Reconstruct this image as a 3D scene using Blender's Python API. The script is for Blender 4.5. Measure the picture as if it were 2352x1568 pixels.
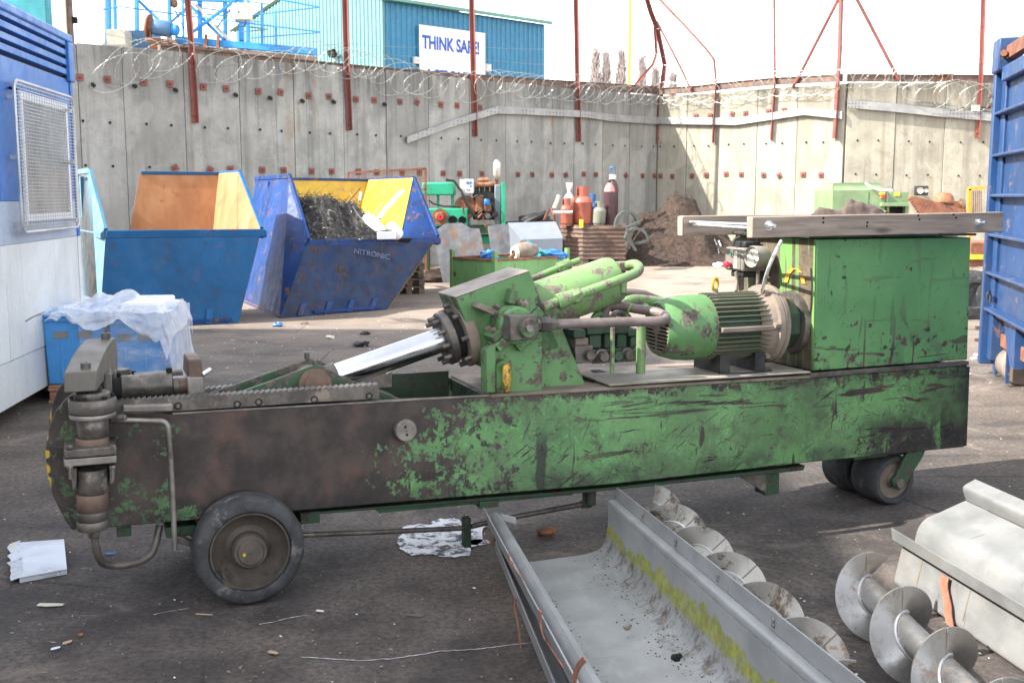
import bpy, bmesh, math, random
from mathutils import Vector, Matrix, noise as mnoise
for _o in list(bpy.data.objects): bpy.data.objects.remove(_o)
R = math.radians
SC = bpy.context.scene
COL = SC.collection
# ---------------------------------------------------------------- camera
F, CX, CY, CAMH = 2500.0, 1176.0, 784.0, 1.7
PITCH = math.atan(334 / 2500)
_cd = bpy.data.cameras.new('camera'); CAM = bpy.data.objects.new('camera', _cd); COL.objects.link(CAM)
CAM.location = (0, 0, CAMH); CAM.rotation_euler = (math.pi / 2 - PITCH, 0, 0)
_cd.sensor_width = 36; _cd.lens = 36 * F / 2352; _cd.clip_start = .05; _cd.clip_end = 800
_cd.dof.use_dof = True; _cd.dof.focus_distance = 5.6; _cd.dof.aperture_fstop = 7.1
SC.camera = CAM
# ---------------------------------------------------------------- sky, sun, exposure
SUN_DIR = Vector((-2.01, -.52, 1.72)).normalized()
_w = bpy.data.worlds.new('World'); SC.world = _w; _w.use_nodes = True
_nt = _w.node_tree; _bg = _nt.nodes['Background']
_sky = _nt.nodes.new('ShaderNodeTexSky'); _sky.sky_type = 'NISHITA'; _sky.sun_disc = False
_sky.sun_elevation = math.asin(SUN_DIR.z)
_sky.sun_rotation = math.atan2(SUN_DIR.x, SUN_DIR.y)
_sky.air_density = 1.0; _sky.dust_density = .7; _sky.ozone_density = 1.0; _sky.altitude = 0
_hs = _nt.nodes.new('ShaderNodeHueSaturation'); _hs.inputs['Saturation'].default_value = .22; _hs.inputs['Value'].default_value = 1.0
_nt.links.new(_sky.outputs[0], _hs.inputs['Color']); _nt.links.new(_hs.outputs[0], _bg.inputs[0]); _bg.inputs[1].default_value = .15
_sl = bpy.data.lights.new('sun', 'SUN'); SUN = bpy.data.objects.new('sun', _sl); COL.objects.link(SUN)
_sl.energy = 3.0; _sl.angle = R(.6); _sl.color = (1, .95, .86)
SUN.rotation_euler = (-SUN_DIR).to_track_quat('-Z', 'Y').to_euler(); SUN.location = (-20, -5, 20)
SC.view_settings.view_transform = 'Standard'; SC.view_settings.look = 'None'
SC.view_settings.gamma = 1; SC.view_settings.use_curve_mapping = False
SC.view_settings.exposure = 2.1
SC.render.engine = 'CYCLES'; SC.cycles.max_bounces = 7; SC.cycles.transparent_max_bounces = 16
SC.cycles.use_denoising = True
# ---------------------------------------------------------------- survey: sight lines of the photograph to real points
_fw = Vector((0, math.cos(PITCH), -math.sin(PITCH))); _up = Vector((0, math.sin(PITCH), math.cos(PITCH)))
EYE = Vector((0, 0, CAMH)); Z = Vector((0, 0, 1)); X = Vector((1, 0, 0)); Y = Vector((0, 1, 0))
def ray(px, py): return X * ((px - CX) / F) + _up * ((CY - py) / F) + _fw
def PD(px, py, d): return EYE + ray(px, py) * d                      # at depth d
def PL(px, py, p0, n):                                               # on the plane through p0
    r = ray(px, py); return EYE + r * ((p0 - EYE).dot(n) / r.dot(n))
def G(px, py, z=0.0): return PL(px, py, Vector((0, 0, z)), Z)        # on a level surface
def flat(p, z=0.0): return Vector((p.x, p.y, z))
rnd = random.Random(7)
# ---------------------------------------------------------------- mesh builder
class MB:
    def __init__(s): s.v = []; s.f = []
    def add(s, vs, fs):
        k = len(s.v); s.v += [Vector(p) for p in vs]; s.f += [tuple(i + k for i in f) for f in fs]; return s
    def poly(s, pts): return s.add(pts, [tuple(range(len(pts)))])
    def box(s, o, a, b, c):
        o = Vector(o); p = [o, o + a, o + a + b, o + b]; q = [i + c for i in p]
        return s.add(p + q, [(3, 2, 1, 0), (4, 5, 6, 7), (0, 1, 5, 4), (1, 2, 6, 5), (2, 3, 7, 6), (3, 0, 4, 7)])
    def boxc(s, c, a, b, d): return s.box(Vector(c) - (a + b + d) / 2, a, b, d)
    def hexa(s, p):
        return s.add(p, [(3, 2, 1, 0), (4, 5, 6, 7), (0, 1, 5, 4), (1, 2, 6, 5), (2, 3, 7, 6), (3, 0, 4, 7)])
    def prism(s, pts, ext):
        n = len(pts); q = [p + ext for p in pts]
        return s.add(list(pts) + q, [tuple(range(n - 1, -1, -1)), tuple(range(n, 2 * n))] +
                     [(i, (i + 1) % n, n + (i + 1) % n, n + i) for i in range(n)])
    def lathe(s, p0, ax, prof, n=20, ph=0.0):
        ax = ax.normalized(); t = ax.orthogonal().normalized(); b = ax.cross(t); vs = []; fs = []
        for h, r in prof:
            for i in range(n):
                a = 2 * math.pi * i / n + ph; vs.append(p0 + ax * h + (t * math.cos(a) + b * math.sin(a)) * max(r, 1e-4))
        m = len(prof)
        for j in range(m - 1):
            for i in range(n): fs.append((j * n + i, j * n + (i + 1) % n, (j + 1) * n + (i + 1) % n, (j + 1) * n + i))
        return s.add(vs, fs)
    def cyl(s, p0, p1, r, r1=None, n=14, ph=0.0):
        r1 = r if r1 is None else r1; d = p1 - p0; L = d.length
        return s.lathe(p0, d, [(0, 0), (0, r), (L, r1), (L, 0)], n, ph)
    def tube(s, pts, r, n=8, closed=False):
        pts = [Vector(p) for p in pts]; m = len(pts); vs = []; fs = []; prev = None
        for j in range(m):
            if closed: d = pts[(j + 1) % m] - pts[j - 1]
            else: d = pts[min(j + 1, m - 1)] - pts[max(j - 1, 0)]
            if d.length < 1e-9: d = Vector((0, 0, 1))
            d.normalize()
            t = d.orthogonal().normalized() if prev is None else (prev - d * prev.dot(d))
            if t.length < 1e-6: t = d.orthogonal()
            t.normalize(); prev = t; b = d.cross(t); rr = r(j / (m - 1)) if callable(r) else r
            for i in range(n):
                a = 2 * math.pi * i / n; vs.append(pts[j] + (t * math.cos(a) + b * math.sin(a)) * rr)
        for j in range(m if closed else m - 1):
            k = (j + 1) % m
            for i in range(n): fs.append((j * n + i, j * n + (i + 1) % n, k * n + (i + 1) % n, k * n + i))
        if not closed: fs += [tuple(range(n - 1, -1, -1)), tuple((m - 1) * n + i for i in range(n))]
        return s.add(vs, fs)
    def bar(s, p0, p1, w, h, up=None):                               # rectangular bar
        d = (p1 - p0); a = (up or (Z if abs(d.normalized().z) < .9 else X)); t = d.cross(a).normalized(); u = t.cross(d).normalized()
        return s.box(p0 - t * w / 2 - u * h / 2, d, t * w, u * h)
    def sheet(s, prof, ext, th, steps=1):                            # open profile swept along ext, with thickness
        n = len(prof); off = []
        e = ext.normalized()
        for i in range(n):
            d = prof[min(i + 1, n - 1)] - prof[max(i - 1, 0)]; off.append(prof[i] + d.cross(e).normalized() * th)
        vs = []; fs = []
        for k in range(steps + 1):
            o = ext * (k / steps); vs += [p + o for p in prof] + [p + o for p in off]
        W = 2 * n
        for k in range(steps):
            a = k * W; b = a + W
            for i in range(n - 1):
                fs += [(a + i, a + i + 1, b + i + 1, b + i), (a + n + i + 1, a + n + i, b + n + i, b + n + i + 1)]
            fs += [(a, b, b + n, a + n), (a + n - 1, a + 2 * n - 1, b + 2 * n - 1, b + n - 1)]
        for i in range(n - 1):
            fs += [(i, n + i, n + i + 1, i + 1), (steps * W + i, steps * W + i + 1, steps * W + n + i + 1, steps * W + n + i)]
        return s.add(vs, fs)
    def ribbon(s, pts, wv, th=.004):
        wv = Vector(wv); n = len(pts); vs = []; fs = []
        for i in range(n):
            d = pts[min(i + 1, n - 1)] - pts[max(i - 1, 0)]; u = d.cross(wv).normalized() * th
            vs += [pts[i] - wv / 2, pts[i] + wv / 2, pts[i] + wv / 2 + u, pts[i] - wv / 2 + u]
        for i in range(n - 1):
            a = 4 * i; b = a + 4
            fs += [(a + k, a + (k + 1) % 4, b + (k + 1) % 4, b + k) for k in range(4)]
        fs += [(3, 2, 1, 0), tuple(4 * n - 4 + k for k in range(4))]
        return s.add(vs, fs)
    def grid(s, fn, nu, nv):
        vs = [fn(i / nu, j / nv) for j in range(nv + 1) for i in range(nu + 1)]; w = nu + 1
        return s.add(vs, [(j * w + i, j * w + i + 1, (j + 1) * w + i + 1, (j + 1) * w + i) for j in range(nv) for i in range(nu)])
    def blob(s, c, rx, ry, rz, n=12, m=8, amp=.15, fr=2.0, seed=0):
        c = Vector(c); vs = []; fs = []
        for j in range(m + 1):
            th = math.pi * j / m
            for i in range(n):
                ph = 2 * math.pi * i / n
                d = Vector((math.sin(th) * math.cos(ph), math.sin(th) * math.sin(ph), math.cos(th)))
                k = 1 + amp * mnoise.noise(d * fr + Vector((seed * 3.1, seed, 0)))
                vs.append(c + Vector((d.x * rx, d.y * ry, d.z * rz)) * k)
        for j in range(m):
            for i in range(n): fs.append((j * n + i, j * n + (i + 1) % n, (j + 1) * n + (i + 1) % n, (j + 1) * n + i))
        return s.add(vs, fs)
WM = {}
def wm(o): return WM.get(o.name, Matrix.Identity(4)) if o else Matrix.Identity(4)
def tag(o, label=None, cat=None, group=None, kind=None):
    if label: o['label'] = label
    if cat: o['category'] = cat
    if group: o['group'] = group
    if kind: o['kind'] = kind
    return o
def thing(name, label, cat, loc=(0, 0, 0), rz=0.0, group=None, kind=None):
    o = bpy.data.objects.new(name, None); COL.objects.link(o); o.empty_display_size = .1
    o.location = loc; o.rotation_euler = (0, 0, rz)
    WM[o.name] = Matrix.Translation(Vector(loc)) @ Matrix.Rotation(rz, 4, 'Z')
    return tag(o, label, cat, group, kind)
def build(mb, name, m, parent=None, smooth=38, pivot=None, bevel=0.0, label=None, kind=None, weld=False):
    P = wm(parent)
    if parent is None:
        if pivot is None:
            xs = [v.x for v in mb.v]; ys = [v.y for v in mb.v]; zs = [v.z for v in mb.v]
            pivot = Vector(((min(xs) + max(xs)) / 2, (min(ys) + max(ys)) / 2, min(zs)))
        Lm = Matrix.Translation(pivot)
    else:
        Lm = Matrix.Identity(4) if pivot is None else Matrix.Translation(P.inverted() @ Vector(pivot))
    W = P @ Lm; inv = W.inverted()
    me = bpy.data.meshes.new(name); me.from_pydata([inv @ v for v in mb.v], [], mb.f)
    bm = bmesh.new(); bm.from_mesh(me)
    bmesh.ops.remove_doubles(bm, verts=bm.verts, dist=1e-5)
    bmesh.ops.recalc_face_normals(bm, faces=bm.faces); bm.to_mesh(me); bm.free()
    if m: me.materials.append(m)
    if smooth:
        me.polygons.foreach_set('use_smooth', [True] * len(me.polygons)); me.set_sharp_from_angle(angle=R(smooth))
    o = bpy.data.objects.new(name, me); COL.objects.link(o); o.matrix_local = Lm
    if parent: o.parent = parent
    WM[o.name] = W
    if bevel:
        b = o.modifiers.new('edge', 'BEVEL'); b.width = bevel; b.segments = 2; b.limit_method = 'ANGLE'; b.angle_limit = R(35)
    if label: o['label'] = label
    if kind: o['kind'] = kind
    return o
def solo(mb, name, m, label, cat, group=None, kind=None, **k):
    return tag(build(mb, name, m, None, **k), label, cat, group, kind)
def dup(o, parent=None, matrix=None):
    c = o.copy(); COL.objects.link(c)
    if parent: c.parent = parent; c.matrix_parent_inverse = Matrix.Identity(4)
    if matrix is not None: c.matrix_local = matrix; WM[c.name] = wm(parent) @ matrix
    for ch in list(o.children): dup(ch, c, ch.matrix_local.copy())
    return c
def basis(o, a, b, c):
    m = Matrix.Identity(4)
    for i in range(3): m[i][0] = a[i]; m[i][1] = b[i]; m[i][2] = c[i]; m[i][3] = o[i]
    return m
def text(body, size, o, a, up, m, name='lettering', parent=None, align='LEFT', bold=0.0, sx=1.0, depth=.002):
    cu = bpy.data.curves.new(name, 'FONT'); cu.body = body; cu.size = size; cu.align_x = align; cu.offset = bold; cu.extrude = depth
    tmp = bpy.data.objects.new('tmp', cu); COL.objects.link(tmp); bpy.context.view_layer.update()
    me = bpy.data.meshes.new_from_object(tmp.evaluated_get(bpy.context.evaluated_depsgraph_get())); bpy.data.objects.remove(tmp)
    me.materials.clear(); me.materials.append(m); ob = bpy.data.objects.new(name, me); COL.objects.link(ob)
    a = a.normalized(); up = up.normalized(); W = basis(o, a * sx, up, a.cross(up))
    ob.matrix_local = wm(parent).inverted() @ W
    if parent: ob.parent = parent
    WM[ob.name] = W
    return ob
# ---------------------------------------------------------------- procedural materials
class NB:
    def __init__(s, name):
        s.m = bpy.data.materials.new(name); s.m.use_nodes = True; s.t = s.m.node_tree; s.p = s.t.nodes['Principled BSDF']
        tc = s.t.nodes.new('ShaderNodeTexCoord'); oi = s.t.nodes.new('ShaderNodeObjectInfo')
        s.raw = tc.outputs['Object']
        v = s.t.nodes.new('ShaderNodeVectorMath'); v.operation = 'MULTIPLY_ADD'
        v.inputs[1].default_value = (1, 1, 1); s.t.links.new(s.raw, v.inputs[0])
        k = s.t.nodes.new('ShaderNodeMath'); k.operation = 'MULTIPLY'; k.inputs[1].default_value = 53; s.t.links.new(oi.outputs['Random'], k.inputs[0])
        s.t.links.new(k.outputs[0], v.inputs[2]); s.co = v.outputs[0]; s.rand = oi.outputs['Random']
    def ln(s, a, i):
        if hasattr(a, 'is_linked'): s.t.links.new(a, i)
        elif isinstance(a, (int, float)):
            try: i.default_value = a
            except (TypeError, ValueError): i.default_value = (a, a, a, 1)
        else: i.default_value = tuple(a) + ((1,) if len(a) == 3 and len(i.default_value) == 4 else ())
    def st(s, sc, co=None):
        v = s.t.nodes.new('ShaderNodeVectorMath'); v.operation = 'MULTIPLY'; s.ln(co or s.co, v.inputs[0]); v.inputs[1].default_value = sc; return v.outputs[0]
    def noise(s, scale, detail=6, rough=.6, st=None, co=None, dist=0.0):
        n = s.t.nodes.new('ShaderNodeTexNoise'); c = co or s.co
        if st: c = s.st(st, c)
        s.ln(c, n.inputs['Vector']); n.inputs['Scale'].default_value = scale; n.inputs['Detail'].default_value = detail
        n.inputs['Roughness'].default_value = rough; n.inputs['Distortion'].default_value = dist; return n.outputs[0]
    def vor(s, scale, st=None, feat='F1', out='Distance', rnd=1.0, co=None):
        n = s.t.nodes.new('ShaderNodeTexVoronoi'); n.feature = feat; c = co or s.co
        if st: c = s.st(st, c)
        s.ln(c, n.inputs['Vector']); n.inputs['Scale'].default_value = scale; n.inputs['Randomness'].default_value = rnd; return n.outputs[out]
    def mr(s, f, a, b, c=0.0, d=1.0):
        n = s.t.nodes.new('ShaderNodeMapRange'); n.interpolation_type = 'SMOOTHSTEP'; s.ln(f, n.inputs[0])
        for i, x in enumerate((a, b, c, d)): s.ln(x, n.inputs[i + 1])
        return n.outputs[0]
    def op(s, o, a, b=0.0):
        n = s.t.nodes.new('ShaderNodeMath'); n.operation = o; s.ln(a, n.inputs[0]); s.ln(b, n.inputs[1]); return n.outputs[0]
    def mix(s, f, a, b, mode='MIX'):
        n = s.t.nodes.new('ShaderNodeMix'); n.data_type = 'RGBA'; n.blend_type = mode; n.clamp_factor = True
        s.ln(f, n.inputs[0]); s.ln(a, n.inputs[6]); s.ln(b, n.inputs[7]); return n.outputs[2]
    def scratch(s, ang, scale, lo, hi, k=1.0, co=None, stretch=14, wob=.3):
        m = s.t.nodes.new('ShaderNodeMapping'); m.inputs['Rotation'].default_value = (0, R(ang), 0); s.ln(co or s.raw, m.inputs['Vector'])
        return s.mr(s.noise(scale, 2, .5, (1, 1, stretch), m.outputs[0], wob), lo, hi, 0, k)
    def edge(s, rad, lo=.02, hi=.22):
        bv = s.t.nodes.new('ShaderNodeBevel'); bv.samples = 4; bv.inputs[0].default_value = rad
        g = s.t.nodes.new('ShaderNodeNewGeometry'); d = s.t.nodes.new('ShaderNodeVectorMath'); d.operation = 'DOT_PRODUCT'
        s.t.links.new(bv.outputs[0], d.inputs[0]); s.t.links.new(g.outputs['Normal'], d.inputs[1])
        return s.mr(s.op('SUBTRACT', 1.0, d.outputs['Value']), lo, hi)
    def xyz(s, co=None):
        n = s.t.nodes.new('ShaderNodeSeparateXYZ'); s.ln(co or s.raw, n.inputs[0]); return n.outputs
    def bump(s, h, dist=.002, strength=.6):
        n = s.t.nodes.new('ShaderNodeBump'); n.inputs['Distance'].default_value = dist; n.inputs['Strength'].default_value = strength
        s.ln(h, n.inputs['Height']); s.t.links.new(n.outputs[0], s.p.inputs['Normal'])
    def done(s, col, rough=.6, metal=0.0, **k):
        s.ln(col, s.p.inputs['Base Color']); s.ln(rough, s.p.inputs['Roughness']); s.ln(metal, s.p.inputs['Metallic'])
        for a, b in k.items(): s.ln(b, s.p.inputs[a.replace('_', ' ')])
        return s.m
def c_(r, g, b): return (r, g, b)
def mul(c, k): return tuple(x * k for x in c)
def paint(name, col, t=.6, sc=5, under=(.05, .032, .026), under2=(.13, .065, .04), rough=.45, dirt=.35, dcol=(.10, .08, .065), streak=0.0, fade=.18, rust=.0, spec=.5, stain=.6, edge=0.0):
    b = NB(name)
    n1 = b.noise(sc, 10, .68); n2 = b.noise(sc * 6, 5, .6)
    s_ = b.op('ADD', b.op('MULTIPLY', n1, .72), b.op('MULTIPLY', n2, .28))
    chip = b.mr(s_, t - .006, t + .012)
    scr = b.mr(b.noise(sc * 2.2, 3, .5, st=(1, 1, 9), dist=.6), .70, .73)
    scr2 = b.mr(b.noise(sc * 2.6, 3, .5, st=(1.2, 1.2, .13), dist=.4), .71, .74)
    chip = b.op('MAXIMUM', chip, b.op('MULTIPLY', b.op('MAXIMUM', scr, scr2), .8 if t < .7 else .35))
    if edge: chip = b.op('MAXIMUM', chip, b.op('MULTIPLY', b.edge(edge), b.mr(b.noise(sc * 1.3, 6, .65), .40, .54)))
    base = b.mix(b.mr(b.noise(1.3, 4), .35, .7), mul(col, 1 - fade), mul(col, 1 + fade))
    base = b.mix(b.mr(b.noise(sc * 9, 4, .7), .4, .75, 0, .35), base, mul(col, .6))
    if dirt: base = b.mix(b.mr(b.noise(2.1, 6, .7, st=(1, 1, .45 if not streak else .18)), .46, .74, 0, dirt), base, dcol)
    if streak: base = b.mix(b.mr(b.noise(9, 4, .6, st=(1, 1, .07)), .5, .75, 0, streak), base, dcol)
    und = b.mix(b.mr(b.noise(sc * 4, 5), .4, .65), under, under2)
    if rust: base = b.mix(b.mr(b.noise(sc * .8, 8, .72), .56, .66, 0, rust), base, (.20, .085, .035))
    c = b.mix(chip, base, und)
    b.bump(b.op('SUBTRACT', b.op('MULTIPLY', b.noise(1.7, 3), 1.2), b.op('MULTIPLY', chip, .35)), .006, .35)
    return b.done(c, b.mix(chip, b.mr(b.noise(6, 5), .3, .75, rough - .1, rough + .18), .85), 0.0, Specular_IOR_Level=spec)
def metal(name, c1, c2, rough=.45, met=.7, sc=8, st=None, bumpd=.001, c3=None, t3=.58):
    b = NB(name); n = b.noise(sc, 8, .68, st=st)
    c = b.mix(b.mr(n, .36, .66), c1, c2)
    if c3: c = b.mix(b.mr(b.noise(sc * .7, 9, .72), t3, t3 + .07), c, c3)
    b.bump(b.noise(sc * 5, 5, .7), bumpd, .5)
    return b.done(c, b.mr(b.noise(sc * 1.6, 6), .3, .7, rough - .12, rough + .2), met)
def plain(name, c, rough=.6, met=0.0, var=.15, sc=6, **k):
    b = NB(name); return b.done(b.mix(b.mr(b.noise(sc, 5), .3, .7), mul(c, 1 - var), mul(c, 1 + var)), rough, met, **k)
def m_asphalt():
    b = NB('asphalt_yard'); co = b.raw
    n1 = b.noise(.35, 6, .6, co=co); n2 = b.noise(2.2, 8, .7, co=co); n3 = b.noise(38, 6, .75, co=co)
    base = b.mix(b.mr(n2, .34, .68), (.036, .033, .034), (.098, .088, .083))
    base = b.mix(b.mr(n1, .44, .68, 0, .75), base, (.15, .125, .105))
    base = b.mix(b.mr(n3, .40, .66, 0, .7), base, (.024, .022, .022))
    y = b.xyz(co)[1]
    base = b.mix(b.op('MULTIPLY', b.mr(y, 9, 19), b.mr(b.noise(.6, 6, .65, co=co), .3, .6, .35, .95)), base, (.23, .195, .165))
    oil = b.mr(b.noise(.9, 5, .6, co=co, dist=.8), .58, .70, 0, .75)
    base = b.mix(oil, base, (.019, .018, .019))
    tread = b.op('MULTIPLY', b.mr(b.noise(1.1, 4, .6, st=(.16, 2.6, 1), co=co, dist=.25), .56, .66), b.mr(b.noise(.5, 3, .5, co=co), .42, .6)); base = b.mix(b.op('MULTIPLY', tread, .55), base, (.025, .024, .025))
    dust = b.op('MULTIPLY', b.mr(b.noise(1.7, 8, .74, co=co, dist=.6), .52, .66), b.mr(b.noise(.28, 3, .5, co=co), .40, .58)); base = b.mix(b.op('MULTIPLY', dust, .6), base, (.19, .165, .145))
    crk = b.mr(b.vor(.55, feat='DISTANCE_TO_EDGE', st=(1, 1, 1), co=co), .0, .006, .8, 0); base = b.mix(b.op('MULTIPLY', crk, b.mr(b.noise(.7, 3, .5, co=co), .50, .58)), base, (.014, .013, .013))
    base = b.mix(1.0, base, (1.36, 1.28, 1.22), 'MULTIPLY')
    # pale embedded chips
    v = b.vor(30, co=co); sp = b.op('MULTIPLY', b.mr(v, .13, .2, 1, 0), b.mr(b.noise(3.5, 4, .6, co=co), .50, .62))
    vc = b.vor(30, co=co, out='Color')
    base = b.mix(sp, base, b.mix(b.mr(b.xyz(vc)[0], .3, .7), (.27, .245, .215), (.14, .09, .065)))
    v2 = b.vor(11, co=co); sp2 = b.op('MULTIPLY', b.mr(v2, .05, .075, 1, 0), b.mr(b.noise(1.3, 3, .5, co=co), .48, .6))
    base = b.mix(sp2, base, (.36, .34, .32))
    scr = b.mr(b.noise(7, 3, .5, st=(.35, 1.8, 1), co=co, dist=1.2), .715, .735, 0, .7)
    base = b.mix(b.op('MULTIPLY', scr, b.mr(b.noise(.8, 2, .5, co=co), .5, .6)), base, (.42, .41, .40))
    b.bump(b.op('ADD', b.op('MULTIPLY', n3, .6), b.op('ADD', b.op('MULTIPLY', n2, 1.5), b.op('MULTIPLY', sp, .8))), .012, .75)
    return b.done(base, b.mix(oil, b.mr(n3, .3, .7, .72, .95), .5), 0.0, Specular_IOR_Level=.35)
def m_concrete(name, tint=(1, 1, 1)):
    b = NB(name); z = b.xyz()[2]
    t = lambda k: (k * tint[0], k * tint[1], k * tint[2])
    base = b.mix(b.mr(b.noise(1.4, 7, .62), .33, .68), t(.29), t(.44))
    base = b.mix(b.mr(b.noise(4, 5, .6, st=(1, 1, .06)), .42, .72, 0, .75), base, t(.20))
    base = b.mix(b.mr(b.noise(3, 5, .6, st=(1, 1, .05)), .55, .75, 0, .6), base, t(.55))
    base = b.mix(b.op('MULTIPLY', b.mr(z, 3.3, 4.7), b.mr(b.noise(6, 5, .65, st=(1, 1, .08)), .36, .60, .1, .95)), base, t(.12))
    base = b.mix(b.mr(b.noise(1.9, 6, .7, st=(1, 1, .5)), .54, .70, 0, .55), base, t(.52)); base = b.mix(b.mr(b.noise(7, 4, .6, st=(1.4, 1.4, .035)), .60, .72, 0, .7), base, t(.11))
    pit = b.mr(b.vor(9), .07, .12, 1, 0); base = b.mix(b.op('MULTIPLY', pit, .6), base, t(.13))
    crk = b.mr(b.op('ABSOLUTE', b.op('SUBTRACT', b.noise(.7, 5, .6, st=(1, 1, 2.2)), .5)), .0, .006, .5, 0)
    base = b.mix(b.op('MULTIPLY', crk, b.mr(b.noise(.9, 2), .52, .6)), base, t(.6))
    base = b.mix(b.mr(b.noise(18, 6, .7), .42, .75, 0, .35), base, t(.18))
    base = b.mix(b.mr(b.rand, 0, 1, 0, .45), base, t(.23)); pt = b.op('MULTIPLY', b.mr(b.noise(.55, 2, .4, st=(1, 1, .6)), .545, .556), b.mr(b.noise(5, 6, .7), .3, .5)); base = b.mix(b.op('MULTIPLY', pt, .28), base, t(.5))
    rr = b.op('MULTIPLY', b.mr(b.noise(3.2, 3, .5, st=(1, 1, .03)), .60, .68), b.mr(b.noise(1.2, 4), .45, .6)); base = b.mix(b.op('MULTIPLY', rr, .45), base, (.26, .17, .10)); base = b.mix(b.mr(b.noise(2.6, 9, .75), .52, .66, 0, .25), base, t(.19))
    b.bump(b.op('ADD', b.noise(14, 8, .7), b.op('MULTIPLY', pit, -.6)), .006, .5)
    return b.done(base, .88, 0.0, Specular_IOR_Level=.25)
def m_wood(name, c1, c2, c3, st=(.9, 12, 12)):
    b = NB(name); g = b.noise(2.2, 6, .6, st=st, dist=.5); g2 = b.noise(9, 5, .65, st=(st[0] * .6, st[1], st[2]))
    c = b.mix(b.mr(g, .32, .68), c1, c2); c = b.mix(b.mr(g2, .5, .75, 0, .6), c, c3)
    kn = b.mr(b.vor(1.5, st=(1, 3.2, 3.2)), .06, .13, 1, 0); c = b.mix(b.op('MULTIPLY', kn, .7), c, mul(c3, .5))
    b.bump(b.op('ADD', g, b.op('MULTIPLY', g2, .7)), .004, .6)
    return b.done(c, .82)
def m_galv(name, c1, c2, dirt=.5, moss=False, rough=.38, met=.75, streak=(.3, .3, 1), cake=0.0):
    b = NB(name)
    c = b.mix(b.mr(b.noise(2.5, 7, .6), .3, .7), c1, c2)
    c = b.mix(b.mr(b.noise(26, 5, .7, st=streak), .45, .75, 0, .35), c, mul(c2, 1.25))
    d = b.mr(b.noise(3.2, 9, .72), .52, .72, 0, dirt); c = b.mix(d, c, (.20, .17, .13)); mm = b.op('SUBTRACT', 1.0, d); scr = b.mr(b.noise(5, 3, .5, st=(1, 7, 1), dist=.7), .70, .72, 0, .5)
    c = b.mix(scr, c, mul(c1, .6))
    if moss:
        x, y_, z_ = b.xyz(); zz = b.op('ADD', z_, b.op('MULTIPLY', y_, moss[2])); near = b.mr(y_, -.1, -1.5)
        # grime in the curve between floor and wall, moss growing up the wall from it (x across the trough, zz height above its floor)
        wob = b.op('MULTIPLY', b.op('SUBTRACT', b.noise(5, 7, .72), .5), .16); xx = b.op('ADD', x, wob)
        g = b.op('MULTIPLY', b.mr(xx, moss[0] - .09, moss[0] - .03), b.mr(b.op('ADD', zz, b.op('MULTIPLY', wob, .6)), moss[1] + .020, moss[1] - .025))
        g = b.op('MULTIPLY', g, b.mr(b.noise(10, 9, .78), .45, .60))
        c = b.mix(b.op('MULTIPLY', g, .9), c, b.mix(b.mr(b.noise(34, 5, .7), .42, .58), (.034, .026, .021), (.165, .135, .105)))
        h = b.op('ADD', b.op('MULTIPLY', b.op('SUBTRACT', b.noise(9, 5, .6, st=(1, 1, .3)), .44), .16), b.op('MULTIPLY', b.op('SUBTRACT', b.noise(2.2, 3), .5), .20))
        h = b.op('ADD', h, b.op('MULTIPLY', near, .035)); edge = b.op('SUBTRACT', b.op('ADD', moss[1] + .000, h), zz)
        k = b.op('MULTIPLY', b.mr(edge, -.004, .014), b.mr(b.op('ADD', zz, b.op('MULTIPLY', wob, .35)), moss[1] - .055, moss[1] - .025)); k = b.op('MULTIPLY', k, b.mr(x, moss[0] - .03, moss[0])); k = b.op('MULTIPLY', k, b.mr(b.noise(30, 5, .7), .28, .5))
        c = b.mix(b.op('MULTIPLY', k, .9), c, b.mix(b.mr(b.noise(24, 6, .7), .4, .62), (.20, .215, .02), (.33, .34, .04)))
        mm = b.op('MULTIPLY', mm, b.op('SUBTRACT', 1.0, b.op('MAXIMUM', k, g)))
    if cake:
        k2 = b.mr(b.noise(7, 9, .74, dist=.5), .53, .60, 0, cake); c = b.mix(k2, c, b.mix(b.mr(b.noise(30, 5, .7), .4, .6), (.055, .042, .03), (.20, .15, .10))); mm = b.op('MULTIPLY', mm, b.op('SUBTRACT', 1.0, k2))
        ru = b.mr(b.noise(11, 7, .7), .60, .66, 0, .7); c = b.mix(ru, c, (.22, .10, .05)); mm = b.op('MULTIPLY', mm, b.op('SUBTRACT', 1.0, ru))
    b.bump(b.op('ADD', b.noise(3.0, 3), b.op('MULTIPLY', b.noise(30, 4, .7), .12)), .01, .4)
    return b.done(c, b.mr(b.noise(5, 6, .6), .3, .7, rough - .1, rough + .17), b.op('MULTIPLY', mm, met))
def m_leafy(name, c, rough=.7): return plain(name, c, rough, 0, .35, 3)

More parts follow.
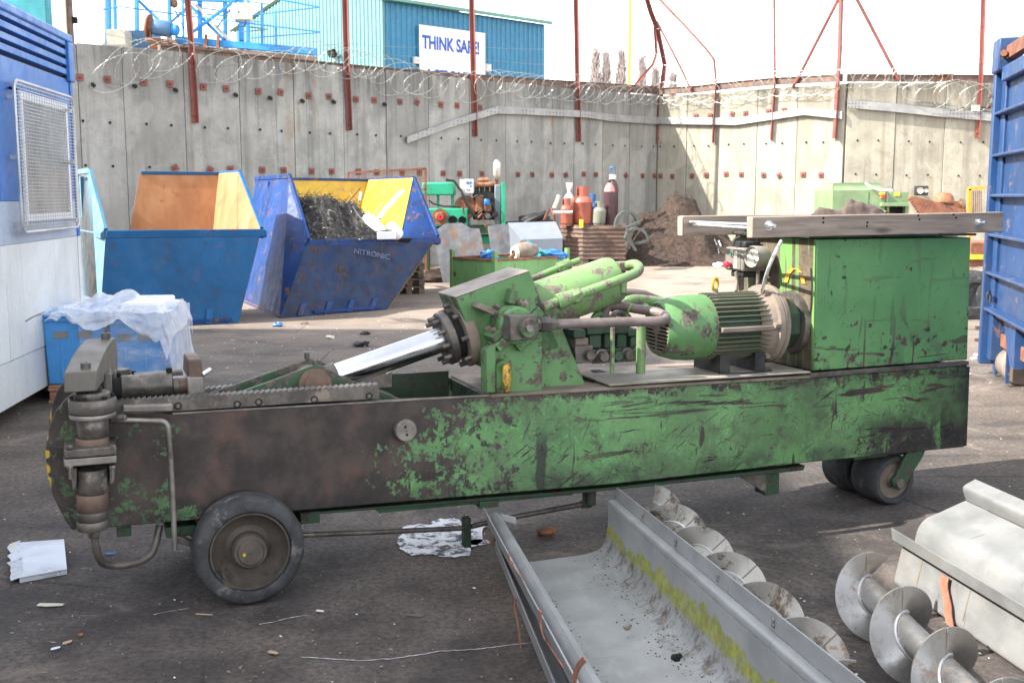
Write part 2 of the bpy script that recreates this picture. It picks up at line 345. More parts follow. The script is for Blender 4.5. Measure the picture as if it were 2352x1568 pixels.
MAT = {}
def mats():
    M_ = MAT
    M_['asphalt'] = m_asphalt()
    M_['concrete'] = m_concrete('weathered_concrete', (.96, .93, .86))
    M_['concrete_sunlit'] = m_concrete('sunlit_weathered_concrete', (1.0, .915, .735))  # same concrete; the sun's cream tone is put into this colour
    M_['redsteel'] = paint('red_oxide_steel', (.22, .062, .047), .60, 9, rough=.6, dirt=.35)
    M_['ruststeel'] = metal('rusted_steel', (.16, .065, .04), (.30, .12, .065), .75, .1, 6, c3=(.09, .05, .04))
    M_['brownsteel'] = metal('brown_weathered_steel', (.11, .075, .06), (.20, .13, .10), .6, .35, 5, c3=(.27, .11, .05), t3=.6)
    M_['platesteel'] = metal('scorched_steel_plate', (.10, .105, .12), (.18, .185, .195), .6, .3, 4, c3=(.22, .105, .055), t3=.55)
    M_['oily'] = metal('oily_bare_steel', (.070, .062, .056), (.165, .145, .128), .45, .4, 9, c3=(.25, .20, .16), t3=.57)
    M_['worn'] = metal('worn_bare_steel', (.16, .145, .13), (.30, .27, .245), .42, .6, 8, c3=(.09, .07, .06), t3=.6)
    M_['dusty'] = metal('dusty_steel', (.18, .143, .116), (.265, .215, .176), .75, .15, 5, c3=(.12, .10, .08), t3=.6)
    M_['black'] = plain('black_rubber_hose', (.02, .02, .021), .5)
    M_['dark'] = plain('dark_hollow', (.008, .008, .008), .9)  # near-black; also painted where holes, slots and recesses hold only shade
    M_['chrome'] = metal('polished_chrome', (.44, .45, .48), (.56, .57, .60), .16, 1.0, 3, bumpd=.0001)
    M_['zinc'] = metal('zinc_plated_steel', (.6, .6, .6), (.75, .75, .75), .3, .9, 20)
    M_['green'] = paint('chipped_green_paint', (.106, .248, .088), .535, 10, dcol=(.036, .034, .027), dirt=.85, rough=.45, edge=.012, under=(.06, .045, .04), under2=(.14, .11, .095))
    M_['greenpipe'] = paint('peeling_light_green_paint', (.160, .290, .105), .525, 12, under=(.12, .085, .08), under2=(.21, .155, .145), dirt=.42, rough=.45, edge=.008)
    M_['greendark'] = paint('oily_dark_green_paint', (.026, .066, .032), .545, 8, dcol=(.02, .017, .014), dirt=.8, rough=.5, under=(.03, .022, .018), under2=(.07, .055, .045))
    M_['bluecab'] = paint('cabin_blue_cladding', (.028, .150, .47), .82, 3, dirt=.16, dcol=(.1, .15, .35), rough=.38, fade=.07)
    M_['paleblue'] = paint('cabin_pale_cladding', (.37, .44, .56), .80, 3, dirt=.2, rough=.45, fade=.06)
    M_['whitecab'] = paint('cabin_white_cladding', (.66, .68, .69), .74, 5, dirt=.22, dcol=(.36, .34, .32), rough=.45, fade=.06, streak=.2)
    M_['skipblue'] = paint('skip_mid_blue', (.006, .105, .27), .60, 6, dirt=.4, dcol=(.015, .05, .10), rough=.5, rust=.25, spec=.3, edge=.02)
    M_['skipnavy'] = paint('skip_dark_blue', (.008, .045, .185), .575, 5, dirt=.85, dcol=(.012, .018, .035), rough=.5, spec=.3, rust=.12, under=(.03, .03, .035), under2=(.17, .08, .04))
    M_['skipfront'] = paint('darker_navy_paint', (.006, .026, .085), .56, 5, dirt=.8, dcol=(.016, .020, .030), rough=.5, rust=.15, under=(.03, .03, .035), under2=(.09, .05, .035), spec=.3, edge=.02)  # darker copy of the skip's navy, for the front plate
    M_['skiplight'] = paint('skip_light_blue', (.05, .19, .30), .68, 4, dirt=.25, rough=.45, rust=.15, streak=.2)
    M_['orange'] = metal('orange_rusted_lining', (.34, .155, .065), (.44, .22, .10), .8, 0, 3, c3=(.36, .13, .05), st=(1, 1, .35))
    M_['yellow'] = paint('worn_yellow_paint', (.54, .35, .025), .575, 5, dirt=.5, dcol=(.3, .17, .04), under=(.33, .22, .1), under2=(.42, .28, .12))
    M_['yellowpaint'] = plain('bright_yellow_paint', (.75, .5, .04), .5)
    M_['containerblue'] = paint('container_blue', (.012, .052, .155), .60, 6, dirt=.5, dcol=(.06, .08, .12), rough=.45, under=(.08, .09, .14), under2=(.18, .10, .06), rust=.15, edge=.02)
    M_['gantryblue'] = paint('gantry_blue', (.02, .25, .62), .62, 5, dirt=.25, rough=.5, under=(.2, .1, .06), under2=(.3, .16, .1), rust=.2)
    M_['cladteal'] = paint('warehouse_pale_teal_cladding', (.105, .24, .25), .85, 2, dirt=.1, fade=.05, rough=.5)
    M_['cladblue'] = paint('warehouse_blue_cladding', (.025, .19, .33), .85, 2, dirt=.1, fade=.05, rough=.5)
    M_['cladroof'] = paint('warehouse_green_roof', (.12, .30, .23), .85, 2, dirt=.1, fade=.05, rough=.5)
    M_['teal'] = paint('teal_cladding', (.03, .28, .33), .8, 2, dirt=.15, rough=.5)
    M_['white'] = plain('white_sheet', (.78, .79, .82), .5, 0, .04)
    M_['cream'] = plain('cream_paint', (.62, .58, .47), .5, 0, .1)
    M_['letter'] = plain('blue_lettering', (.02, .07, .38), .5)
    M_['whiteletter'] = plain('white_lettering', (.85, .85, .85), .5)
    M_['chalk'] = plain('chalk_writing', (.13, .16, .24), .8, 0, .7, 60)
    M_['galv'] = m_galv('galvanised_steel', (.42, .43, .44), (.56, .57, .58), .3, met=.45)
    b = NB('perforated_galvanised_tray'); d = b.mr(b.vor(11, rnd=.15), .20, .26, 1, 0)
    M_['tray'] = b.done(b.mix(d, b.mix(b.mr(b.noise(3, 6), .3, .7), (.27, .265, .26), (.38, .37, .355)), (.13, .125, .12)), .55, .3)
    M_['trough'] = m_galv('aluminium_trough', (.19, .192, .192), (.255, .257, .255), .5, rough=.5, met=.35)  # trough metal darkened for the sunlit right-hand pair
    M_['troughbright'] = m_galv('brightened_aluminium_trough', (.27, .275, .278), (.36, .364, .366), .4, rough=.55, met=.3)  # same trough metal brightened for the trough lying in shade
    M_['auger'] = m_galv('steel_auger', (.27, .265, .26), (.37, .365, .355), .45, rough=.30, met=.75, streak=(1, 1, 1), cake=.45)
    M_['augerdirty'] = m_galv('dirty_steel_auger', (.30, .285, .265), (.44, .42, .39), .85, rough=.5, met=.4, streak=(1, 1, 1), cake=1.0)
    M_['rubber'] = metal('worn_solid_tyre', (.028, .030, .033), (.062, .062, .064), .72, 0, 9, c3=(.15, .14, .135), t3=.57, bumpd=.006)
    M_['fender'] = metal('grey_green_rubber', (.05, .06, .055), (.09, .10, .09), .7, 0, 6)
    M_['redgas'] = paint('red_gas_bottle', (.42, .115, .075), .64, 6, dirt=.3, rough=.5)
    M_['brownbottle'] = paint('maroon_gas_bottle', (.075, .035, .042), .7, 6, dirt=.2, rough=.4)
    M_['pink'] = plain('pink_shoulder_paint', (.75, .25, .25), .45)
    M_['greygas'] = paint('grey_green_gas_bottle', (.21, .22, .17), .58, 6, dirt=.4, rough=.5)
    M_['emerald'] = paint('emerald_engine_green', (.02, .36, .2), .60, 5, dirt=.5, dcol=(.02, .03, .025), rough=.5)
    M_['palegreen'] = paint('pale_green_cabinet', (.19, .28, .14), .66, 3, dirt=.2, rough=.5, rust=.2)
    M_['crategreen'] = paint('green_crate_paint', (.16, .36, .13), .60, 5, dirt=.3, dcol=(.2, .12, .05), rust=.45, rough=.6, streak=.3)
    M_['hood'] = plain('pale_grey_hood', (.17, .188, .225), .5, 0, .06)
    M_['tote'] = paint('blue_plastic_tote', (.055, .27, .62), .83, 3, dirt=.15, dcol=(.2, .35, .6), rough=.4, fade=.1)
    M_['enginerust'] = metal('rusty_engine_casting', (.15, .08, .05), (.36, .14, .06), .7, .1, 10, c3=(.05, .04, .035))
    M_['engineblack'] = metal('black_engine_casting', (.018, .018, .019), (.05, .045, .04), .55, .2, 10)
    M_['silver'] = metal('silver_exhaust', (.52, .47, .41), (.68, .62, .55), .38, .75, 6, c3=(.3, .17, .1), t3=.66)
    M_['steelblue'] = paint('dull_blue_paint', (.06, .16, .30), .62, 8, dirt=.4)
    M_['bluecap'] = plain('blue_cap', (.03, .16, .45), .4)
    M_['pallet'] = m_wood('old_pallet_wood', (.12, .085, .06), (.22, .16, .115), (.06, .045, .035))
    M_['palletred'] = m_wood('reddish_pallet_wood', (.30, .13, .08), (.42, .22, .13), (.13, .07, .05))
    M_['plank'] = m_wood('weathered_grey_plank', (.23, .180, .145), (.36, .295, .24), (.11, .082, .065), (1.0, 9, 11))
    M_['freshwood'] = m_wood('yellowish_plank', (.42, .30, .20), (.52, .39, .27), (.28, .19, .12))
    M_['cloth'] = plain('brown_work_cloth', (.095, .066, .056), .95, 0, .3, 14)
    M_['leather'] = metal('rusty_strap_iron', (.26, .10, .065), (.36, .16, .10), .75, .1, 14)
    M_['swarf'] = metal('steel_swarf', (.10, .10, .10), (.30, .29, .28), .4, .75, 20)
    M_['swarfdark'] = metal('black_swarf', (.022, .021, .021), (.07, .062, .056), .6, .3, 16)
    M_['barbs'] = metal('razor_wire_steel', (.42, .41, .38), (.62, .60, .56), .4, .7, 30)
    M_['wire'] = plain('thin_wire', (.30, .29, .28), .5, .5)
    M_['glass'] = plain('grey_window_glass', (.26, .28, .30), .3, 0, .4, 2)
    M_['greyrub'] = plain('grey_switch_box', (.21, .19, .165), .6, 0, .15)
    M_['dial'] = plain('dial_face', (.72, .68, .55), .4)
    M_['red'] = plain('red_button', (.65, .03, .07), .35)
    M_['greenbtn'] = plain('green_button', (.02, .25, .11), .35)
    M_['orangepaint'] = plain('orange_paint', (.75, .30, .03), .6, 0, .2)
    M_['twig'] = plain('bare_twigs', (.30, .25, .235), .9)
    M_['paper'] = plain('white_rag', (.75, .75, .8), .8, 0, .06)
    M_['alu'] = m_galv('scuffed_aluminium_sheet', (.60, .64, .70), (.72, .76, .82), .4, rough=.35, met=.5)
    # heap of brown turnings
    b = NB('brown_turnings'); n = b.noise(9, 10, .75); n2 = b.noise(30, 6, .7)
    c = b.mix(b.mr(n, .35, .65), (.036, .024, .019), (.115, .070, .050)); c = b.mix(b.mr(n2, .5, .72, 0, .7), c, (.02, .016, .014))
    c = b.mix(b.mr(b.vor(14), .03, .07, .8, 0), c, (.36, .31, .27)); b.bump(b.op('ADD', n, n2), .08, 1.0); M_['heap'] = b.done(c, .9)
    # plastic film
    b = NB('clear_plastic_film'); tr = b.t.nodes.new('ShaderNodeBsdfTransparent'); mx = b.t.nodes.new('ShaderNodeMixShader')
    b.done((.82, .86, .93), .3); fz = b.mr(b.noise(4, 6, .7, st=(1, 1, 2.2)), .35, .75, .06, .42)
    b.bump(b.noise(8, 6, .7, st=(1, 1, 3)), .012, .6)
    b.t.links.new(fz, mx.inputs[0]); b.t.links.new(tr.outputs[0], mx.inputs[1]); b.t.links.new(b.p.outputs[0], mx.inputs[2])
    b.t.links.new(mx.outputs[0], b.t.nodes['Material Output'].inputs[0]); M_['film'] = b.m
    b = NB('milky_plastic_film'); tr = b.t.nodes.new('ShaderNodeBsdfTransparent'); mx = b.t.nodes.new('ShaderNodeMixShader')
    b.done((.84, .86, .92), .35); fz = b.mr(b.noise(5, 6, .7), .3, .75, .34, .74)
    b.t.links.new(fz, mx.inputs[0]); b.t.links.new(tr.outputs[0], mx.inputs[1]); b.t.links.new(b.p.outputs[0], mx.inputs[2])
    b.t.links.new(mx.outputs[0], b.t.nodes['Material Output'].inputs[0]); M_['filmtop'] = b.m
    b = NB('layered_plastic_film'); tr = b.t.nodes.new('ShaderNodeBsdfTransparent'); mx = b.t.nodes.new('ShaderNodeMixShader')
    b.done((.70, .74, .84), .3); fz = b.mr(b.noise(6, 6, .7, st=(1, 1, .5), dist=.8), .3, .75, .35, .85)
    b.bump(b.noise(9, 6, .7, st=(1, 1, .6)), .012, .6)
    b.t.links.new(fz, mx.inputs[0]); b.t.links.new(tr.outputs[0], mx.inputs[1]); b.t.links.new(b.p.outputs[0], mx.inputs[2])
    b.t.links.new(mx.outputs[0], b.t.nodes['Material Output'].inputs[0]); M_['filmside'] = b.m
    # damp white spill
    b = NB('white_spill'); n = b.noise(24, 9, .78, st=(.8, 1.0, 1)); k = b.mr(n, .47, .56)
    M_['chalkline'] = plain('chalky_line', (.42, .42, .42), .85, 0, .4, 40)
    M_['spill'] = b.done(b.mix(k, (.62, .64, .70), (.04, .04, .045)), b.mix(k, .25, .7))
mats()
# ---------------------------------------------------------------- ground
def ground():
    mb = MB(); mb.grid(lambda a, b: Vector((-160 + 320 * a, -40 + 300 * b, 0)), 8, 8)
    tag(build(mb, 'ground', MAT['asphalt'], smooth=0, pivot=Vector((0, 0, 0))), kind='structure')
    # damp pale spill below the machine
    c = G(1010, 1232, .004); n = 46; pts = []
    for i in range(n):
        a = 2 * math.pi * i / n; k = 1 + .34 * mnoise.noise(Vector((math.cos(a) * 1.7, math.sin(a) * 1.7, 3.3))) + .12 * mnoise.noise(Vector((math.cos(a) * 6, math.sin(a) * 6, 1)))
        pts.append(c + Vector((.235 * math.cos(a) * k, .30 * math.sin(a) * k, 0)))
    mb = MB(); mb.poly(pts); tag(build(mb, 'puddle', MAT['spill'], smooth=0), kind='structure')
    for q, (cx, cy, s) in enumerate(((1098, 1244, .06),)):
        c = G(cx, cy, .004); mb = MB()
        mb.poly([c + Vector((s * math.cos(a * .4) * (1 + .4 * mnoise.noise(Vector((a, q, 0)))), s * .8 * math.sin(a * .4), 0)) for a in range(15)])
        tag(build(mb, 'puddle', MAT['spill'], smooth=0), kind='structure')
    # chalky crack line across the foreground, with a few short scuffs
    for line in (((690, 1507), (760, 1512), (830, 1516), (905, 1511), (960, 1503), (1010, 1494), (1060, 1492), (1110, 1488), (1170, 1480), (1232, 1474)),
                 ((595, 1432), (625, 1428), (668, 1417), (712, 1411)), ((352, 1410), (395, 1402), (440, 1395))):
        P = []; 
        for a, b in zip(line, line[1:]):
            for k in range(8): P.append(G(a[0] + (b[0] - a[0]) * k / 8, a[1] + (b[1] - a[1]) * k / 8, .004))
        mb = MB(); vs = []; fs = []
        for i, p in enumerate(P):
            w = .002 + .006 * abs(mnoise.noise(Vector((i * .6, 2, line[0][0])))); j = Vector((0, .008 * mnoise.noise(Vector((i * .5, 9, 1))), 0))
            vs += [p + j - Y * w, p + j + Y * w]
        mb.add(vs, [(2 * i, 2 * i + 2, 2 * i + 3, 2 * i + 1) for i in range(len(P) - 1)])
        tag(build(mb, 'ground_marking', MAT['chalkline'], smooth=0), kind='structure')
ground()
# ---------------------------------------------------------------- concrete walls
CORNER = PD(1510, 220, 32); HW = CORNER.z; CORNER = flat(CORNER)
LW = flat(PD(185, 97, 20.9)); DL = (CORNER - LW).normalized(); NL = Vector((DL.y, -DL.x, 0))
RW = flat(PD(1940, 191, 32 / 1.126)); DR = (RW - CORNER).normalized(); NR = Vector((DR.y, -DR.x, 0))
DB = Vector((1, -.03, 0)).normalized(); NB_ = Vector((DB.y, -DB.x, 0))
if NR.y > 0: NR = -NR
if NB_.y > 0: NB_ = -NB_
def wl(px, py, off=0.0): return PL(px, py, CORNER + NL * off, NL)
def wr(px, py, off=0.0): return PL(px, py, CORNER + NR * off, NR)
def wb(px, py, off=0.0): return PL(px, py, RW + NB_ * off, NB_)
_plate = None; _hole = None
def wall(name, label, o, d, nrm, joints, at, m, plates_up, plates_lo, holes, plate_px):
    global _plate, _hole
    t = thing(name, label, 'wall', o, 0, 'concrete panel walls round the yard', 'thing')
    js = [(at(px, 300) - o).dot(d) for px in joints]
    for i in range(len(js) - 1):
        a, b = js[i] + .006, js[i + 1] - .006; k = rnd.uniform(-.012, .012)
        mb = MB(); p0 = o + d * a + nrm * (-.22 + k); mb.box(p0, d * (b - a), nrm * .22, Z * (HW + rnd.uniform(-.03, .02)))
        build(mb, 'panel', m, t, pivot=o + d * (a + b) / 2, bevel=.008)
    mb = MB(); mb.box(o + d * js[0] - nrm * .34, d * (js[-1] - js[0]), nrm * .08, Z * (HW - .1)); build(mb, 'backing', MAT['concrete'], t)
    if _plate is None:
        mb = MB(); mb.boxc(Z * 0, X * .135, Y * .135, Z * .02); mb.cyl(Z * .01, Z * .03, .03, n=6); mb.cyl(Z * .03, Z * .055, .014, n=8)
        _plate = build(mb, 'anchor_plate', MAT['redsteel'], t, bevel=.004, pivot=Z * 0)
        mb = MB(); mb.lathe(Z * .0, Z, [(0, .022), (.006, .028), (.006, .021), (.003, .020), (.003, 0)], 10); _hole = build(mb, 'tie_hole', MAT['dark'], t, pivot=Z * 0)  # near-black discs stand in for the shade inside the tie holes
        first = [True, True]
    else: first = [False, False]
    up = Z; inv = wm(t).inverted()
    def put(src, isfirst, p, rot):
        a = d * math.cos(rot) + up * math.sin(rot); b = nrm.cross(a)
        mtx = inv @ basis(p, a, b, nrm)
        if isfirst: src.matrix_local = mtx
        else: dup(src, t, mtx)
    for px, py, rot in plate_px:
        put(_plate, first[0], at(px, py) + nrm * .022, R(rot)); first[0] = False
    for px, py in holes:
        put(_hole, first[1], at(px, py) + nrm * .012, 0); first[1] = False
    return t
_lj = [30, 100, 185, 288, 427, 553, 677, 790, 888, 985, 1078, 1161, 1241, 1319, 1385, 1447, 1510]
_lp = []
for px, py, r in ((183, 178, 0), (246, 183, 3), (330, 189, 0), (390, 193, 0), (467, 200, -2), (519, 204, 4), (593, 210, 2), (644, 212, -14), (708, 220, 0), (755, 222, 3),
                  (817, 228, 0), (859, 230, 4), (918, 234, 0), (957, 235, -28), (1012, 241, 0), (1049, 243, 0), (1102, 247, 0),
                  (402, 386, 32), (482, 390, -30), (529, 388, 4), (602, 390, 0), (651, 391, 3), (715, 393, 0), (761, 394, 0), (823, 394, 0), (865, 396, 0), (923, 397, 0), (963, 397, 0),
                  (1017, 398, 0), (1055, 399, 0), (1106, 399, 0), (1189, 401, 0), (1222, 401, 4), (1267, 402, 0), (1299, 402, 18), (1340, 400, 0), (1368, 401, 0), (1437, 403, 40), (1475, 404, 0), (1502, 404, 2)):
    _lp.append((px, py, r))
_lh = [(190, 278), (252, 282), (336, 285), (393, 288), (470, 293), (523, 295), (597, 298), (646, 301), (711, 305), (757, 307), (820, 309), (863, 311), (920, 313), (1013, 317), (1052, 319), (1104, 322),
       (1139, 323), (1187, 325), (1220, 326), (1264, 329), (1296, 330), (1338, 330), (1367, 332), (1407, 334), (1435, 335), (1473, 337), (1500, 337), (196, 380), (259, 382), (343, 384), (1410, 402)]
wall('concrete_wall', 'long grey shaded concrete panel wall behind the skips', CORNER, DL, NL, _lj, wl, MAT['concrete'], 0, 0, _lh, _lp)
mb = MB(); mb.boxc(CORNER - NL * .19 - NR * .19 + Z * (HW / 2 - .02), X * .34, Y * .34, Z * (HW - .04)); build(mb, 'corner_infill', MAT['concrete'], bpy.data.objects['concrete_wall'])
_rp = [(1518, 404, 3), (1545, 405, 0), (1590, 404, 0), (1622, 402, 0), (1668, 400, 4), (1703, 401, 0), (1754, 402, 0), (1790, 403, 28), (1845, 401, 0), (1886, 402, 0),
       (1598, 267, 0), (1631, 266, 0), (1682, 262, -18), (1713, 261, 0), (1765, 257, 4), (1801, 254, 0)]
_rh = [(1517, 337), (1549, 337), (1594, 335), (1627, 335), (1674, 332), (1709, 331), (1760, 330), (1797, 329), (1852, 327), (1891, 327)]
wall('concrete_wall', 'sunlit cream concrete panel wall to the right of the corner, with red plates', CORNER, DR, NR, [1511, 1577, 1652, 1739, 1830, 1938], wr, MAT['concrete_sunlit'], 0, 0, _rh, _rp)
_bh = [(1969, 323), (2017, 323), (2087, 325), (2135, 326), (2206, 327), (2258, 327), (1965, 400), (2012, 401), (2082, 403), (2131, 402), (2201, 404), (2250, 404), (2141, 248), (2213, 249), (2090, 247)]
wall('concrete_wall', 'sunlit concrete panel wall section without plates, between the braced post and the tall blue container', RW, DB, NB_, [1943, 2056, 2170, 2284, 2400, 2520, 2640, 2760], wb, MAT['concrete_sunlit'], 0, 0, _bh, [])
_cw = bpy.data.objects['concrete_wall']; _src = None
for px, py in ((212, 194), (308, 196), (402, 206), (540, 217), (619, 224), (693, 231), (765, 233), (882, 239)):
    p = wl(px, py, .012)
    if _src is None: mb = MB(); mb.cyl(Z * 0, NL * .07 - Z * .03, .042, n=10); _src = build(mb, 'tie_plug', MAT['black'], _cw, pivot=Z * 0)
    mtx = Matrix.Translation(wm(_cw).inverted() @ p)
    if px == 212: _src.matrix_local = mtx
    else: dup(_src, _cw, mtx)
# rusty channel rails along the wall tops
def rail(label, pts, h=.17, w=.10):
    mb = MB()
    for a, b in zip(pts, pts[1:]): mb.bar(a, b, w, h); mb.bar(a + Z * (h / 2 + .01), b + Z * (h / 2 + .01), w + .07, .02)
    solo(mb, 'steel_rail', MAT['brownsteel'], label, 'rail', 'rusty rails along the wall tops')
rail('long rusty brown rail lying along the top of the shaded wall', [wl(365, 118, -.12), wl(600, 142, -.12), wl(880, 168, -.1), wl(1200, 190, -.12), wl(1345, 199, -.12), wl(1508, 209, -.12)], .2)
rail('rusty rail above the sunlit wall, sagging between corner and braced post', [wr(1512, 211, -.05), wr(1600, 206, -.05), wr(1690, 196, -.05), wr(1780, 188, -.05), wr(1860, 184, -.05), wr(1935, 180, -.05)])
rail('straight rusty rail above the plain wall section', [wb(1946, 180, -.05), wb(2062, 181, -.05), wb(2250, 182, -.05), wb(2420, 183, -.05)])
# red angle posts bolted to the wall
def angle_post(label, pts, w=.10, w2=.09, side=NL, bolts=True):
    mb = MB(); th = .012; w *= .8
    for a, b in zip(pts, pts[1:]):
        d = (b - a); u = d.normalized(); t = u.cross(side).normalized()
        mb.box(a - t * w / 2, d, t * w, side * th); mb.box(a - t * w / 2 + side * th, d, t * th, side * w2)
    t = tag(build(mb, 'fence_post', MAT['redsteel']), label, 'fence post', 'red steel posts along the walls')
    if bolts:
        a, b = pts[-1], pts[-2]; u = (b - a).normalized()
        for k in (.16, 1.25):
            m2 = MB(); p = a + u * k + side * .012; m2.cyl(p, p + side * .03, .03, n=6); build(m2, 'bolt', MAT['ruststeel'], t)
    return t
angle_post('red post standing before the blue steel platform', [wl(424, -60, .02), wl(437, 105, .02), wl(447, 283, .02)], .13)
angle_post('red post rising past the pale teal gable of the warehouse', [wl(788, -60, .02), wl(793, 130, .02), wl(800, 300, .02)], .13)
angle_post('red post crossing the white safety sign', [wl(1079, -60, .02), wl(1083, 110, .02), wl(1088, 314, .02)], .13)
angle_post('red post between the warehouse and the bare poplars', [wl(1319, -60, .02), wl(1322, 110, .02), wl(1326, 326, .02)], .12)
angle_post('dark bent post standing in the wall corner', [wl(1474, -30, .05), wl(1492, 30, .05), wl(1507, 68, .05), wl(1524, 150, .05), wl(1516, 210, .05), wl(1510, 331, .05)], .12)
angle_post('thin bent red bar leaning from the wall corner down onto the rail', [wl(1501, 50, -.1), wl(1506, 125, -.1), wl(1498, 148, -.1), wl(1441, 215, -.1)], .07, .06, bolts=False)
angle_post('straight bar sloping right from the top of the bent corner post', [wr(1509, 50, .08), wr(1540, 110, .08), wr(1568, 165, .08), wr(1590, 215, .08)], .08, .07, NR, bolts=False)
angle_post('kinked red post with its upper half bent over to the left', [wr(1508, -8, .05), wr(1569, 55, .05), wr(1622, 113, .05), wr(1640, 137, .05), wr(1645, 188, .05), wr(1638, 328, .05)], .09, .08, NR)
angle_post('slim straight red post on the sunlit wall', [wr(1778, -60, .03), wr(1780, 187, .03), wr(1771, 322, .03)], .09, .08, NR)
def braced():
    t = angle_post('thick red post with two sloping braces', [wr(1934, -70, .06), wr(1929, 120, .06), wr(1917, 318, .06)], .16, .12, NR)
    for pts in ([wr(1925, 0, .05), wr(1832, 182, .05), wr(1820, 202, .05)], [wb(1969, 0, .05), wb(2064, 183, .05)], ):
        mb = MB(); mb.tube(pts, .045, 6); build(mb, 'brace', MAT['redsteel'], t)
    mb = MB(); mb.bar(wr(1915, -1, .06), wb(1972, -1, .06), .06, .06); build(mb, 'crossbar', MAT['redsteel'], t)
braced()
angle_post('red post beside the tall blue container', [wb(2259, -60, .03), wb(2251, 187, .03), wb(2243, 318, .03)], .12, .09, NB_)
# razor wire coils
def coil(label, at, px0, py0, px1, py1, n, rad, seed, jit=.35, big=1.0):
    r = random.Random(seed); P = []; p0 = at(px0, py0 + 6, .26); p1 = at(px1, py1 + 6, .26); ax = (p1 - p0); side = ax.cross(Z).normalized()
    N = n * 22; ph = r.random() * 6; w = [r.uniform(-jit, jit) for _ in range(n + 2)]; h = [r.uniform(-.10, .10) for _ in range(n + 2)]; q = [r.uniform(.72, 1.2) for _ in range(n + 2)]
    for i in range(N + 1):
        f = i / 22; k = int(min(f, n)); g = f - k; wj = w[k] * (1 - g) + w[k + 1] * g; hj = h[k] * (1 - g) + h[k + 1] * g; qj = q[k] * (1 - g) + q[k + 1] * g
        a = ph + f * 2 * math.pi; sway = 2.1 * rad * math.sin(a * 1.0 + .4) * big
        P.append(p0 + ax * min(1, max(0, (f + wj) / n)) + ax.normalized() * sway * .75 + side * math.cos(a) * rad * .40 * qj + Z * (math.cos(a + .3) * rad * qj + hj))
    mb = MB(); mb.tube(P, .0052, 4)
    for i in range(0, N, 1):
        p = P[i]; d = (P[i + 1] - P[i]); 
        for fr in (.15, .65):
            c = p + d * fr; e = Vector((r.uniform(-1, 1), r.uniform(-1, 1), r.uniform(-1, 1))).normalized(); u = d.normalized()
            mb.add([c - e * .022 - u * .009, c + e * .022 - u * .005, c + e * .022 + u * .009, c - e * .022 + u * .005], [(0, 1, 2, 3)])
    solo(mb, 'razor_wire', MAT['barbs'], label, 'razor wire', 'coils of razor wire along the wall tops', smooth=0)
coil('loose razor wire coil hanging down the wall beside the cabin roof', wl, 240, 155, 420, 118, 5, .36, 1, .5)
coil('razor wire coil below the blue platform deck, between two red posts', wl, 480, 150, 740, 128, 6, .34, 2)
coil('razor wire coil along the foot of the pale teal gable', wl, 735, 132, 905, 158, 6, .30, 3, .4)
coil('razor wire coil drooping below the rail under the white sign', wl, 900, 172, 1095, 195, 6, .33, 4, .5)
coil('dense razor wire coil right of the sign, below the blue cladding', wl, 1095, 178, 1320, 196, 9, .33, 5, .35)
coil('razor wire tangle on the wall just left of the corner', wl, 1325, 204, 1500, 214, 9, .27, 6, .5)
coil('razor wire coil along the sagging rail of the sunlit wall', wr, 1515, 210, 1920, 178, 16, .30, 7, .4)
coil('razor wire coil above the plain wall section', wb, 1945, 165, 2150, 170, 9, .27, 8, .5)
coil('razor wire hanging down the wall beside the blue container', wb, 2120, 205, 2300, 225, 6, .34, 9, .6)
# barbed wire strands
def strand(label, pts, seed):
    r = random.Random(seed); P = []
    for a, b in zip(pts, pts[1:]):
        for k in range(24):
            f = k / 24; P.append(a + (b - a) * f - Z * (.22 * 4 * f * (1 - f) * (b - a).length / 14))
    mb = MB(); mb.tube(P, .004, 3)
    for i in range(0, len(P) - 1):
        for fr in (0, .25, .5, .75):
            c = P[i] + (P[i + 1] - P[i]) * fr; e = Vector((r.uniform(-1, 1), r.uniform(-1, 1), r.uniform(-1, 1))).normalized() * .022
            mb.add([c - e, c + e, c + Z * .006], [(0, 1, 2)])
    solo(mb, 'barbed_wire', MAT['wire'], label, 'barbed wire', 'strands of barbed wire above the walls', smooth=0)
strand('barbed wire strand sagging from the cabin roof to the blue platform', [wl(170, -6, .05), wl(335, 108, .05)], 1)
strand('barbed wire strand level with the lower edge of the platform deck', [wl(200, 70, .06), wl(437, 108, .06), wl(793, 100, .06), wl(1083, 106, .06), wl(1322, 110, .06), wl(1516, 112, .06)], 2)
strand('barbed wire strand low over the wall through the razor coils', [wl(437, 155, .06), wl(793, 116, .06), wl(1083, 132, .06), wl(1322, 150, .06), wl(1520, 154, .06)], 3)
strand('barbed wire strand across the sky from bent corner post to braced post', [wr(1520, 130, .06), wr(1640, 137, .06), wr(1780, 84, .06), wr(1930, 70, .06)], 4)
strand('barbed wire strand dipping across the kinked post to the braced post', [wr(1522, 165, .06), wr(1645, 182, .06), wr(1780, 160, .06), wr(1928, 108, .06)], 5)
strand('upper barbed wire strand from braced post across to the container', [wb(1945, 70, .06), wb(2252, 58, .06), wb(2420, 54, .06)], 6)
strand('lower barbed wire strand from braced post across to the container', [wb(1945, 144, .06), wb(2252, 146, .06), wb(2420, 146, .06)], 7)
# dry weed caught on the rail
mb = MB()
for i in range(60):
    p = wb(2165 + rnd.gauss(0, 14), 178 + rnd.uniform(-8, 8), .02); mb.tube([p, p + Vector((rnd.uniform(-.2, .2), rnd.uniform(-.1, .1), rnd.uniform(-.05, .22)))], .006, 3)
solo(mb, 'dry_weed', MAT['ruststeel'], 'dry brown weed tangle caught on the rail near the container', 'plant')
